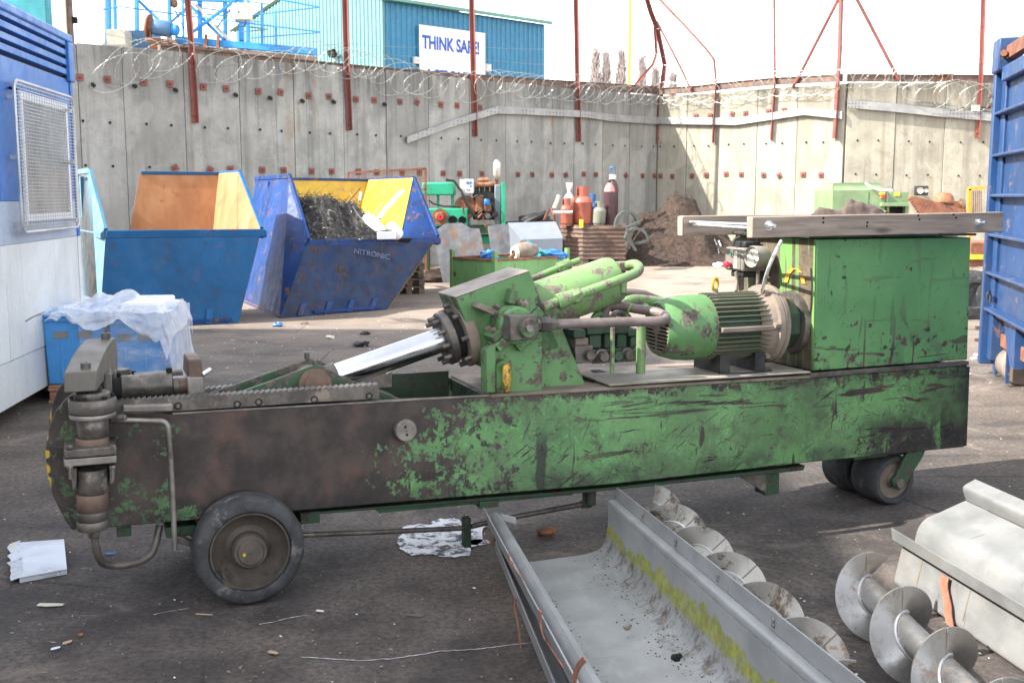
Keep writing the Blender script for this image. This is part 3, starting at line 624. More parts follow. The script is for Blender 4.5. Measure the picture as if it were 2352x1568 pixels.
# perforated cable trays
def tray(label, pts, nrm, h, dep=.07):
    mb = MB(); n = len(pts)
    for a, b, h0, h1 in zip(pts, pts[1:], h, h[1:]):
        d = b - a; e = nrm * dep
        mb.hexa([a, b, b + e, a + e, a + Z * .012, b + Z * .012, b + e + Z * .012, a + e + Z * .012])
        mb.hexa([a + e, b + e, b + e + nrm * .008, a + e + nrm * .008, a + e - Z * h0, b + e - Z * h1, b + e - Z * h1 + nrm * .008, a + e - Z * h0 + nrm * .008])
        mb.hexa([a - Z * h0, b - Z * h1, b - Z * h1 + e, a - Z * h0 + e, a - Z * (h0 - .01), b - Z * (h1 - .01), b - Z * (h1 - .01) + e, a - Z * (h0 - .01) + e])
    solo(mb, 'cable_tray', MAT['tray'], label, 'cable tray', 'perforated cable trays on the walls', smooth=0)
tray('bent perforated cable tray hanging crooked on the shaded wall', [wl(931, 316, .03), wl(1030, 279, .03), wl(1137, 246, .03), wl(1185, 248, .03), wl(1342, 256, .03), wl(1400, 264, .03), wl(1508, 271, .03)], NL, [.14, .15, .17, .17, .17, .18, .19])
tray('kinked perforated cable tray on the sunlit wall right of the corner', [wr(1513, 270, .03), wr(1693, 272, .03), wr(1850, 249, .03), wr(1937, 257, .03)], NR, [.19, .19, .18, .19])
tray('straight perforated cable tray sloping down towards the container', [wb(1945, 231, .03), wb(2056, 240, .03), wb(2160, 251, .03), wb(2300, 263, .03)], NB_, [.19, .2, .2, .2])
# small floodlight box at the post, dark tie sticks
mb = MB(); mb.boxc(wb(2241, 249, .1), X * .19, Y * .12, Z * .16); t = tag(build(mb, 'junction_box', MAT['cream'], bevel=.01), 'small pale box at the end of the cable tray', 'junction box')
mb = MB(); mb.tube([wb(2248, 249, .1), wb(2262, 249, .1), wb(2275, 246, .1)], .03, 6); build(mb, 'cable_gland', MAT['black'], t)
# ---------------------------------------------------------------- warehouse beyond the wall
def warehouse():
    A = flat(PD(878, 0, 35)); B = flat(PD(1250, 55, 39.9)); dw = (B - A).normalized(); Lw = (B - A).length; dg = Vector((-dw.y, dw.x, 0)); Wg = 9.6
    H = PD(878, -2, 35).z
    t = thing('warehouse', 'blue and pale teal corrugated warehouse beyond the shaded wall', 'warehouse', A, math.atan2(dw.y, dw.x))
    def corr(o, d, L, nrm, zt, pitch=.22, dep=.035):
        mb = MB(); n = int(L / pitch); vs = []; fs = []
        xs = []
        for i in range(n):
            for f, k in ((0, 0), (.35, 0), (.5, 1), (.85, 1)): xs.append(((i + f) * pitch, k))
        xs.append((n * pitch, 0))
        for x_, k in xs:
            p = o + d * x_ + nrm * dep * k; vs += [p, p + Z * zt(x_)]
        return mb.add(vs, [(2 * i, 2 * i + 2, 2 * i + 3, 2 * i + 1) for i in range(len(xs) - 1)])
    build(corr(A, dw, Lw, -dg, lambda x: H - .05), 'long_wall', MAT['cladblue'], t, smooth=0)
    rise = 1.05
    build(corr(A - dw * .02, dg, Wg, -dw, lambda x: H - .05 + rise * (1 - abs(x - Wg / 2) / (Wg / 2))), 'gable_wall', MAT['cladteal'], t, smooth=0)
    mb = MB()
    for a, b in ((0, 1), (1, 0)):
        def fn(u, v, a=a): 
            w = u * Wg / 2 if a == 0 else Wg - u * Wg / 2
            return A - dw * .15 + dw * (v * (Lw + .3)) + dg * (w - (.25 if a == 0 else -.25) * (1 - u)) + Z * (H + rise * u + .03 * (int(v * 160 + .5) % 4 < 2))
        mb.grid(fn, 2, 160)
    build(mb, 'roof', MAT['cladroof'], t, smooth=0)
    mb = MB(); mb.box(A - dg * .3 - dw * .15 + Z * (H - .06), dw * (Lw + .3), dg * .12, Z * .10); build(mb, 'gutter', MAT['cladroof'], t)
    mb = MB(); mb.box(A - dg * .07 - dw * .06, dw * .1, dg * .1, Z * (H - .06)); build(mb, 'corner_trim', MAT['cladteal'], t)
    mb = MB(); mb.box(A + dw * (Lw - .03), dw * .05, dg * Wg, Z * (H - .05)); build(mb, 'end_wall', MAT['cladblue'], t)
    n = -dg
    def at(px, py, off=.06): return PL(px, py, A + n * off, n)
    for (x0, y0, x1, y1) in ((948, 131, 962, 148), (1113, 147, 1126, 165)):
        a, b = at(x0, y0), at(x1, y1); mb = MB(); mb.box(Vector((a.x, a.y, b.z)), dw * ((b - a).dot(dw)), n * .06, Z * (a.z - b.z)); f = build(mb, 'vent', MAT['cream'], t)
        for k in range(5):
            mb = MB(); p = Vector((a.x, a.y, b.z + (a.z - b.z) * (.12 + .18 * k))) + n * .062; mb.box(p + dw * .03, dw * ((b - a).dot(dw) - .06), n * .02, Z * .03); build(mb, 'louvre', MAT['galv'], f)
    # sign
    a = at(962, 57, .12); c = at(1113, 72, .12); low = at(962, 235, .12)
    s = thing('safety_sign', 'white sign on the blue warehouse reading THINK SAFE! ACT SAFE!', 'sign', Vector((a.x, a.y, low.z)), math.atan2(dw.y, dw.x))
    wdt = (c - a).dot(dw); mb = MB(); mb.box(Vector((a.x, a.y, low.z)), dw * wdt, n * .03, Z * (a.z - low.z)); build(mb, 'panel', MAT['white'], s)
    p1 = at(970, 110, .155); text('THINK SAFE!', .585, p1, dw, Z, MAT['letter'], parent=s, bold=.022, sx=.76)
    p2 = at(977, 187, .155); text('ACT SAFE!', .585, p2, dw, Z, MAT['letter'], parent=s, bold=.022, sx=.82)
    # floodlight on gable
    p = PL(770, 124, A - dw * .1, dw); f = thing('floodlight', 'small floodlight on the pale teal gable, beside a red post', 'floodlight', p)
    mb = MB(); mb.boxc(p - dw * .12, dg * .40, dw * .12, (Z - dw * .5).normalized() * .28); build(mb, 'lamp_head', MAT['dark'], f, bevel=.01)
    mb = MB(); mb.bar(p, p - dw * .12 + dg * -.3 - Z * .1, .05, .05); build(mb, 'bracket', MAT['black'], f)
warehouse()
# ---------------------------------------------------------------- blue steel platform beyond the wall
def gantry():
    D = 27.5
    def q(px, py, d=0.0): return PD(px, py, D + d)
    t = thing('steel_platform', 'blue steel platform with railings and braces above the shaded wall', 'platform', flat(q(480, 100)))
    def part(name, mname, *bars):
        mb = MB()
        for (x0, y0, x1, y1, w, d) in bars: mb.bar(q(x0, y0, d), q(x1, y1, d), w * D / F, w * .7 * D / F)
        return build(mb, name, MAT[mname], t, bevel=.004)
    g = 'gantryblue'
    for x0, y0, w, m_ in ((237, 105, 10, 'cream'), (247, 98, 17, g), (263, 95, 9, g), (313, 103, 11, g), (388, 85, 9, g), (419, 85, 6, g), (458, 90, 13, g), (516, 92, 12, g), (553, 95, 15, g), (569, 96, 8, g)):
        part('column', m_, (x0, -60, x0 + 2, y0, w, 0 if w < 12 else .6))
        b = MB(); b.bar(Vector((q(x0 + 2, y0).x, q(x0, y0).y + (.6 if w >= 12 else 0), 0)), q(x0 + 2, y0, 0 if w < 12 else .6), .1, .1); build(b, 'column', MAT[g], t)
    part('railing_post', g, (601, 10, 602, 100, 7, .2)); part('railing_post', g, (633, 25, 634, 105, 5, -.5))
    part('brace', g, (316, 0, 368, 50, 8, .3)); part('brace', g, (440, 76, 548, -4, 9, .2)); part('brace', g, (420, -4, 512, 90, 9, .35)); part('brace', 'cream', (450, 12, 527, 94, 9, .5)); part('brace', g, (392, 52, 428, 20, 7, .6)); part('brace', 'cladteal', (500, 62, 530, 20, 5, .4))
    part('brace', g, (408, -6, 445, 22, 7, .5))
    part('crossbeam', g, (420, -2, 545, 2, 13, .4)); part('crossbeam', g, (400, 28, 560, 40, 4, .9)); part('crossbeam', 'steelblue', (455, 18, 545, 30, 4, .8))
    for bars in (((237, 22, 277, 16, 4, -.3), (277, 16, 440, 38, 4, -.4), (440, 38, 735, 74, 4, -.6)), ((600, -8, 735, 17, 4, -.6),), ((575, 36, 735, 17, 3, -.2),), ((575, 88, 735, 75, 3, -.2),), ((540, 0, 615, 10, 4, .2),), ((555, 60, 615, 68, 4, .1), (555, 74, 615, 68, 3, .1)), ((575, 48, 604, 52, 3, .3),)):
        part('handrail', 'gantryblue' if bars[0][0] != 555 else 'cladteal', *bars)
    part('deck_beam', g, (405, 92, 727, 120, 21, -.3)); part('deck_edge', 'brownsteel', (405, 106, 727, 136, 13, -.34)); part('deck_edge', 'ruststeel', (345, 104, 420, 112, 22, -.3))
    for px in (482, 510): part('stub_post', 'ruststeel', (px - 9, 80, px - 9, 112, 8, -.5))
    mb = MB(); a = q(534, 45, -.8); b = q(572, 8, -.8); mb.box(a, X * (b.x - a.x), Y * .4, Z * (b.z - a.z)); c = build(mb, 'control_box', MAT['cream'], t, bevel=.02)
    mb = MB(); mb.boxc(q(548, 28, -.83), X * .03, Y * .03, Z * .03); build(mb, 'lock', MAT['dark'], c)
    mb = MB(); mb.tube([q(542, 46, -.6), q(548, 62, -.6), q(562, 60, -.6), q(564, 48, -.6)], .015, 5); build(mb, 'cable', MAT['black'], t)
    mb = MB(); mb.tube([q(400, 20, -.2), q(412, 45, -.2), q(424, 70, -.2)], .015, 5); build(mb, 'cable', MAT['black'], t)
    # mesh infill behind the railing
    mb = MB()
    for i in range(22):
        x = 322 + i * 2.9; mb.bar(q(x, -20, .8), q(x, 60, .8), .006, .006)
    for j in range(24): mb.bar(q(322, -18 + j * 3.2, .8), q(383, -18 + j * 3.2, .8), .006, .006)
    build(mb, 'mesh_screen', MAT['wire'], t, smooth=0, kind='stuff')
    mb = MB(); a = q(245, 104, -.7); b = q(288, 68, -.7); mb.box(a, X * (b.x - a.x), Y * .5, Z * (b.z - a.z)); solo(mb, 'switch_cabinet', MAT['cream'], 'rust-stained cream cabinet at the left end of the blue platform', 'cabinet', bevel=.015)
    mb = MB(); a = q(287, 110, -.2); b = q(345, 66, -.2); mb.box(a, X * (b.x - a.x), Y * .9, Z * (b.z - a.z) * .9); solo(mb, 'steel_trough', MAT['steelblue'], 'dark blue rusted trough between cream cabinet and drum motor', 'trough', bevel=.01)
    # drum motor
    m = thing('drum_motor', 'blue-grey drum motor on rusty brackets on the platform', 'motor', q(370, 80, -.8))
    a, b = q(352, 62, -.9), q(392, 68, -.9); ax = (b - a).normalized(); mb = MB(); mb.lathe(a, ax, [(0, 0), (0, .17), (.06, .20), (.40, .20), (.46, .16), (.46, .0)], 18); build(mb, 'drum', MAT['steelblue'], m)
    mb = MB(); mb.lathe(b, ax, [(0, 0), (.0, .13), (.16, .14), (.2, .10), (.2, 0)], 16); build(mb, 'end_cap', MAT['gantryblue'], m)
    mb = MB(); mb.lathe(a - ax * .14, ax, [(0, 0), (0, .27), (.05, .29), (.05, .15), (.14, .14)], 18); build(mb, 'flange', MAT['ruststeel'], m)
    for x in (345, 385):
        mb = MB(); mb.bar(q(x, 70, -.95), q(x + 2, 92, -.95), .07, .05); build(mb, 'bracket', MAT['ruststeel'], m)
    mb = MB(); mb.bar(q(335, 90, -.9), q(404, 96, -.9), .2, .07); build(mb, 'base_plate', MAT['ruststeel'], m)
    # hanging lamp
    l = thing('hanging_lamp', 'dark red lamp hanging from the top of the blue platform', 'lamp', q(399, 12, .1)); mb = MB(); mb.lathe(q(396, -6, .1), q(402, 20, .1) - q(396, -6, .1), [(0, .03), (.05, .09), (.2, .1), (.26, .06), (.26, 0)], 12); build(mb, 'lamp_body', MAT['enginerust'], l)
gantry()
# ---------------------------------------------------------------- things at the upper left and on the horizon
def far_things():
    a = PD(108, 62, 26); t = thing('hopper_housing', 'teal steel hopper housing on legs above the cabin roof', 'hopper', flat(a))
    mb = MB(); mb.box(a - X * 5, X * 5, Y * .35, Z * 3.4); build(mb, 'housing', MAT['teal'], t, bevel=.02)
    for dx in (-.3, -4.8):
        for dy in (.17,):
            mb = MB(); p = flat(a) + X * dx + Y * dy; mb.bar(p, p + Z * a.z, .25, .25); build(mb, 'leg', MAT['teal'], t)
    b = PD(158, 90, 25); t = thing('mast', 'dark mast with a cream conduit, left of the blue platform', 'mast', flat(b))
    mb = MB(); p = PD(161, 88, 25); mb.bar(flat(p), p + Z * 4, .14, .14); build(mb, 'pole', MAT['brownsteel'], t)
    mb = MB(); p = PD(151, 88, 24.9); mb.bar(flat(p), p + Z * 4, .07, .07); build(mb, 'conduit', MAT['cream'], t)
    mb = MB(); mb.boxc(PD(172, 47, 25), X * .1, Y * .1, Z * .14); build(mb, 'clamp', MAT['dark'], t)
    p = PD(1445, 205, 44); t = thing('lamp_post', 'tall yellow post beyond the wall, among the poplars', 'post', flat(p))
    mb = MB(); mb.cyl(flat(p), p + Z * 6, .075, .06, n=10); build(mb, 'pole', MAT['yellowpaint'], t)
    for k in range(5):
        mb = MB(); q = PD(1445, 40 + 38 * k, 44); mb.cyl(q, q + Z * .04, .09, n=10); build(mb, 'band', MAT['yellowpaint'], t)
    # bare poplars
    for i, (px, top, w, lab) in enumerate(((1367, 128, 23, 'bare poplar farthest from the yellow post, full to its tip'), (1392, 138, 16, 'slim bare poplar close against a fuller one'), (1426, 130, 19, 'bare poplar directly left of the yellow post'),
                                           (1474, 148, 15, 'bare poplar directly right of the yellow post'), (1505, 170, 12, 'low bare poplar behind the bent corner post'), (1545, 182, 16, 'small faint bare poplar right of the bent corner post'))):
        r = random.Random(100 + i); D = 105; base = flat(PD(px, 230, D)); tp = PD(px + 1, top, D); H = tp.z; t = thing('poplar_tree', lab, 'tree', base, 0, 'bare poplars on the skyline')
        mb = MB(); mb.tube([base, base + Z * H * .5, base + Z * H * .97], lambda f: .26 * (1 - f) + .02, 5); build(mb, 'trunk', MAT['twig'], t)
        mb = MB(); wr_ = w * D / F * .95
        for k in range(800):
            h0 = r.uniform(.12, .93); a = r.random() * 6.28; reach = wr_ * (1 - h0 * .55) * r.uniform(.3, 1.5) * (min(1, (1.06 - h0) * 3)); L = r.uniform(.10, .22) * H * (1.1 - h0 * .6)
            s = base + Z * H * h0; e = s + Vector((math.cos(a) * reach, math.sin(a) * reach, L)); mid = s * .5 + e * .5 - Z * L * .12
            mb.tube([s, mid, e], lambda f: .045 * (1 - f) + .014, 3)
            for j in range(3):
                f = r.uniform(.4, 1); o = s + (e - s) * f; mb.tube([o, o + Vector((r.uniform(-.4, .4), r.uniform(-.3, .3), r.uniform(.4, 1.1)))], .020, 3)
        build(mb, 'crown', MAT['twig'], t, smooth=0)
far_things()
# ---------------------------------------------------------------- unseen building added at the left, sized to shade the foreground
def add_shade_building():
    t = thing('shade_building', 'unseen grey building added at the left to shade the foreground', 'shade building', Vector((-14, 2, 0)))
    mb = MB(); mb.box(Vector((-20, -26, 0)), X * 10.2, Y * 36.6, Z * 9.6); build(mb, 'wall', MAT['concrete'], t)
    mb = MB(); mb.prism([Vector((-20.3, -26.3, 9.603)), Vector((-9.6, -26.3, 9.603)), Vector((-14.9, -26.3, 10.1))], Y * 37.2); build(mb, 'roof', MAT['galv'], t)
add_shade_building()
# ---------------------------------------------------------------- site cabin
def cabin():
    K0 = flat(PD(0, 700, 7.95)); K1 = flat(PD(190, 700, 10.15)); d = (K1 - K0).normalized(); n = Vector((d.y, -d.x, 0)); L0 = 4.2; Lc = (K1 - K0).length + L0; o = K0 - d * L0; W = 2.5
    def k(px, py, off=0.0): return PL(px, py, K0 + n * off, n)
    zt = k(184, 95).z; zb = k(50, 921).z; z1 = k(100, 461).z; z2 = k(100, 552).z
    t = thing('site_cabin', 'blue and white site cabin with a wire-guarded window', 'cabin', flat(o), math.atan2(d.y, d.x))
    for nm, m_, a, b in (('upper_cladding', 'bluecab', z1, zt - .40), ('middle_band', 'paleblue', z2, z1), ('lower_cladding', 'whitecab', zb + .34, z2)):
        seams = [0, L0 * .33, L0 * .66, (k(5, 500) - o).dot(d), Lc]
        for s0, s1 in zip(seams, seams[1:]):
            mb = MB(); mb.box(o + d * (s0 + .002) + Z * a - n * W, d * (s1 - s0 - .004), n * W, Z * (b - a - .002)); build(mb, nm, MAT[m_], t, bevel=.004)
    mb = MB(); mb.box(o + Z * zb - n * W, d * Lc, n * (W - .004), Z * .335); build(mb, 'skirt', MAT['whitecab'], t, bevel=.006)
    mb = MB(); mb.box(o + Z * (zt - .40) - n * W, d * Lc, n * (W - .03), Z * .32); build(mb, 'roof_backing', MAT['dark'], t)
    for i in range(4):
        mb = MB(); h = zt - .40 + .022 + i * .085; mb.prism([o + Z * h - n * .05, o + Z * (h + .012) + n * .012, o + Z * (h + .062) + n * .012, o + Z * (h + .072) - n * .05], d * (Lc - .16)); build(mb, 'roof_slat', MAT['bluecab'], t, bevel=.003)
    mb = MB(); mb.box(o + Z * (zt - .075) - n * (W + .02), d * (Lc + .02), n * (W + .05), Z * .075); build(mb, 'roof_edge', MAT['bluecab'], t, bevel=.015)
    mb = MB(); mb.box(o + d * (Lc - .15) + Z * (zt - .42), d * .16, n * .035, Z * .345); build(mb, 'roof_corner', MAT['bluecab'], t, bevel=.008)
    mb = MB(); mb.box(o + d * (Lc - .075) + Z * z2, d * .078, n * .012, Z * (zt - .425 - z2)); build(mb, 'corner_trim', MAT['bluecab'], t, bevel=.004)
    mb = MB(); mb.box(o + d * (Lc - .075) + Z * zb, d * .078, n * .012, Z * (z2 - zb - .004)); build(mb, 'corner_trim', MAT['whitecab'], t, bevel=.004)
    for s in (.4, Lc * .5, Lc - .5):
        for w_ in (.25, W - .25):
            mb = MB(); mb.boxc(o + d * s - n * w_ + Z * zb / 2, d * .3, n * .3, Z * zb); build(mb, 'support_block', MAT['pallet'], t)
    # window
    a0, a1 = (k(44, 300) - o).dot(d), (k(151, 300) - o).dot(d); w0, w1 = k(150, 502).z, k(150, 240).z
    f = thing('window', None, None); f.parent = t; WM[f.name] = wm(t)
    mb = MB(); mb.box(o + d * (a0 + .06) + n * .002 + Z * (w0 + .06), d * (a1 - a0 - .12), n * .006, Z * (w1 - w0 - .12)); build(mb, 'pane', MAT['glass'], f)
    mb = MB()
    for (s0, s1, h0, h1) in ((a0, a1, w0, w0 + .06), (a0, a1, w1 - .06, w1), (a0, a0 + .06, w0 + .06, w1 - .06), (a1 - .06, a1, w0 + .06, w1 - .06)):
        mb.box(o + d * s0 + n * .002 + Z * h0, d * (s1 - s0), n * .02, Z * (h1 - h0))
    build(mb, 'frame', MAT['white'], f)
    # wire guard
    g = thing('window_guard', None, None); g.parent = t; WM[g.name] = wm(t)
    g0, g1 = (k(38, 300, .085) - o).dot(d), (k(170, 300, .085) - o).dot(d); h0, h1 = k(110, 528, .085).z, k(100, 204, .085).z; off = .085; rc = .08
    loop = []
    for cx, cz, a in ((g1 - rc, h1 - rc, 0), (g0 + rc, h1 - rc, 90), (g0 + rc, h0 + rc, 180), (g1 - rc, h0 + rc, 270)):
        for j in range(5): th = R(a + 22.5 * j); loop.append(o + d * (cx + rc * math.cos(th)) + Z * (cz + rc * math.sin(th)) + n * off)
    mb = MB(); mb.tube(loop, .013, 6, True); build(mb, 'guard_frame', MAT['galv'], g)
    nh = 42; src = None
    for i in range(1, nh):
        z_ = h0 + (h1 - h0) * i / nh; p = o + d * g0 + Z * z_ + n * off
        if src is None: mb = MB(); mb.tube([p + d * .01, p + d * (g1 - g0 - .01)], .0042, 4); src = build(mb, 'guard_wire', MAT['galv'], g, pivot=p)
        else: dup(src, g, Matrix.Translation(wm(g).inverted() @ p))
    src = None
    for i in range(1, 24):
        p = o + d * (g0 + (g1 - g0) * i / 24) + Z * (h0 + .01) + n * (off + .006)
        if src is None: mb = MB(); mb.tube([p, p + Z * (h1 - h0 - .02)], .0016, 4); src = build(mb, 'guard_wire', MAT['galv'], g, pivot=p)
        else: dup(src, g, Matrix.Translation(wm(g).inverted() @ p))
    for s in (g0 + .1, g1 - .1):
        for h in (h0 + .06, h1 - .12, (h0 + h1) / 2):
            mb = MB(); mb.bar(o + d * s + Z * h, o + d * s + Z * h + n * (off + .01), .03, .03); build(mb, 'bracket', MAT['galv'], g)
    mb = MB(); mb.bar(k(24, 202, .01), k(36, 206, .06), .03, .02); build(mb, 'hook', MAT['dark'], g)
    # scuffs and small fittings
    mb = MB(); mb.ribbon([k(58, 738, .001), k(75, 728, .001), k(103, 716, .001)], Z * .012, .002); build(mb, 'scratch', MAT['greyrub'], t)
cabin()
# ---------------------------------------------------------------- things standing in the yard behind the machine
def yp(px, py, y): return PL(px, py, Vector((0, y, 0)), Y)
def fbox(px0, py0, px1, py1, y, dep, mb=None):
    a = yp(px0, py1, y); b = yp(px1, py0, y); mb = mb or MB()
    return mb.box(a, X * (b.x - a.x), Y * dep, Z * (b.z - a.z))
def plate(pts, th, mb=None):
    n = (pts[1] - pts[0]).cross(pts[2] - pts[0]).normalized(); return (mb or MB()).prism(pts, n * th)
# ---------------- skips
def skip(label, b0, b1, t0, t1, e, slope, dep, rise, outer, endm, lining, lugs, cut=None, base_dep=None, slots=True):
    """b: near base corners, t: near rim corners, e: depth direction, slope/rise: run and height of the raised end plates, dep: full depth"""
    _n = (b1 - b0).cross(t0 - b0).normalized(); _q = t1; t1 = EYE + (t1 - EYE) * ((b0 - EYE).dot(_n) / (t1 - EYE).dot(_n))
    th = .012; d = (t1 - t0).normalized()
    t = thing('skip', label, 'skip', flat((b0 + b1) / 2), math.atan2(d.y, d.x), 'open waste skips')
    s0 = t0 + e * slope + Z * rise; s1 = t1 + e * slope + Z * rise; s3 = t0 + e * dep + Z * rise; s2 = t1 + e * dep + Z * rise
    bd = base_dep or dep * .8; b3 = b0 + e * bd; b2 = b1 + e * bd
    o = MAT[outer]; l = MAT[lining]
    build(plate([b0, b1, t1, t0], .014), 'front_plate', MAT['skipfront'] if outer == 'skipnavy' else o, t)
    build(plate([b0, b0 + d * .001 + Z * .001, b0 + Z * .002], .001), 'weld', o, t)
    for nm, (p, q, r, s_, u), m_ in (('end_plate', (b0, t0, s0, s3, b3), MAT[endm]), ('end_plate', (b1, t1, s1, s2, b2), o)):
        k = d if p is b0 else -d
        mb = MB()
        for tri in ((p, q, r), (p, r, s_), (p, s_, u)): mb.prism(list(tri), k * th)
        build(mb, nm, m_, t)
        mb = MB(); ctr = (t0 + t1) / 2 + e * dep / 2 + Z * .3
        for tri in ((p, q, r), (p, r, s_), (p, s_, u)):
            nn = (tri[1] - tri[0]).cross(tri[2] - tri[0]).normalized(); nn = nn if nn.dot(ctr - tri[0]) > 0 else -nn; mb.prism([w + nn * .022 for w in tri], nn * .004)
        build(mb, 'lining', l if p is b1 or lining == 'orange' else o, t)
        mb = MB(); mb.bar(q, r, .07, .05, k); mb.bar(r, s_, .07, .05, k); build(mb, 'end_trim', MAT[endm] if m_ is not o else o, t, bevel=.006)
    far = [b3, b2, s2, s3]
    if cut:
        c = s3 + (s2 - s3) * cut[0]; lo = s3 * .45 + b3 * .55; cl = lo + (s2 - s3) * (cut[0] - .10)
        far = [b3, b2, s2, c, cl, lo]
    mb = MB(); mb.prism(far, e * .012); build(mb, 'back_plate', o, t)
    mb = MB(); mb.prism([p - e * .012 - Z * .01 for p in far], e * .006); build(mb, 'lining', l, t)
    mb = MB(); mb.bar(far[2] - d * .02, far[3] + d * .02, .05, .05); build(mb, 'back_trim', o, t, bevel=.006)
    mb = MB(); mb.prism([b0 + Z * .03, b1 + Z * .03, b2 + Z * .03, b3 + Z * .03], Z * .012); build(mb, 'floor', MAT['ruststeel'], t)
    # rim
    mb = MB(); h = .105; mb.prism([t0 - e * .035 - Z * h, t0 - e * .035, t0 + e * .055, t0 + e * .055 - Z * .03, t0 - Z * .04, t0 - Z * h], (t1 - t0) + d * .02); build(mb, 'rim', o, t, bevel=.008)
    # end ledge and pockets
    for q, k in ((t0, -d), (t1, d)):
        mb = MB(); mb.prism([q + k * .004 - Z * .13, q + k * .07 - Z * .11, q + k * .07 - Z * .03, q + k * .004 + Z * .02], e * (dep - .1)); build(mb, 'end_ledge', MAT[endm] if k == -d else o, t, bevel=.008)
        if slots:
            for f0, f1 in ((.12, .46), (.56, .94)):
                mb = MB(); a = q + e * (slope + .12 + (dep - slope - .2) * f0) + Z * (rise - .13) + k * .004; mb.box(a, e * ((dep - slope - .2) * (f1 - f0)), k * .012, Z * .04); build(mb, 'pocket', MAT['dark'], t)  # black strip on the plate painted as the pocket's shade
            a = q + e * (slope + .12 + (dep - slope - .2) * .51) + k * .004; mb = MB(); mb.box(a + Z * .03, e * .07, k * .05, Z * (rise - .10)); build(mb, 'rib', MAT[endm] if k == -d else o, t, bevel=.006)
    # lifting lugs / skid
    n = (b1 - b0).cross(t0 - b0).normalized(); n = -n if n.dot(e) > 0 else n; up = (t0 - b0).normalized()
    for f in lugs:
        mb = MB(); p = b0 + (b1 - b0) * f + Z * .01; mb.box(p - d * .045, d * .09, n * .035, up * .20); build(mb, 'lug', o, t, bevel=.005)
    mb = MB(); mb.bar(b0 + (b1 - b0) * .3 + n * .02 + Z * .05, b0 + (b1 - b0) * .95 + n * .02 + Z * .05, .03, .04); build(mb, 'skid_bar', MAT['skipnavy'], t)
    return t, (s0, s1, s2, s3, b0, b1, b2, b3)
_e1 = Vector((-.5, .866, 0)); _zr = 1.26
S1 = skip('mid-blue skip with a rusted orange lining and pale numbered end', G(228, 757), G(547, 742), G(243, 529, _zr), G(601, 526, _zr), _e1, .95, 2.0, .78, 'skipblue', 'skiplight', 'orange', (.78,), (.42,))
_d2 = (G(1006, 544, 1.08) - G(709, 549, 1.08)).normalized(); _e2 = Vector((-_d2.y, _d2.x, 0))
S2 = skip('dark blue skip with a yellow lining, heaped with swarf', G(642, 731), G(888, 711), G(709, 551, 1.07), G(1005, 544, 1.07), _e2, 1.05, 3.5, .93, 'skipnavy', 'skipnavy', 'yellow', (.17, .41, .62, .84), None, 2.7)
_b0 = Vector((-6.0, 19.3, 0)); S3 = skip('blue skip showing only as a sliver above the orange lining', _b0, _b0 + X * .9 + Y * .2, _b0 + Vector((-.1, -.3, 1.3)), _b0 + Vector((1.02, .0, 1.3)), Vector((-.26, .96, 0)), .8, 1.8, .80, 'skipblue', 'skipblue', 'skipblue', (), slots=False)
p = S1[1][0]; a = PL(186, 533, G(243, 529, _zr) - X * .02, X * .866 + Y * .5); text('04576', .27, a, Vector((.5, -.866, 0)), Z, MAT['whiteletter'], parent=S1[0], bold=.01)
_n2 = (G(888, 711) - G(642, 731)).cross(G(709, 551, 1.07) - G(642, 731)).normalized(); _n2 = -_n2 if _n2.y > 0 else _n2
text('NITRONIC', .115, PL(812, 581, G(642, 731) + _n2 * .012, _n2), (G(888, 711) - G(642, 731)), (G(709, 551, 1.07) - G(642, 731)), MAT['chalk'], parent=S2[0], sx=1.05, depth=.001)
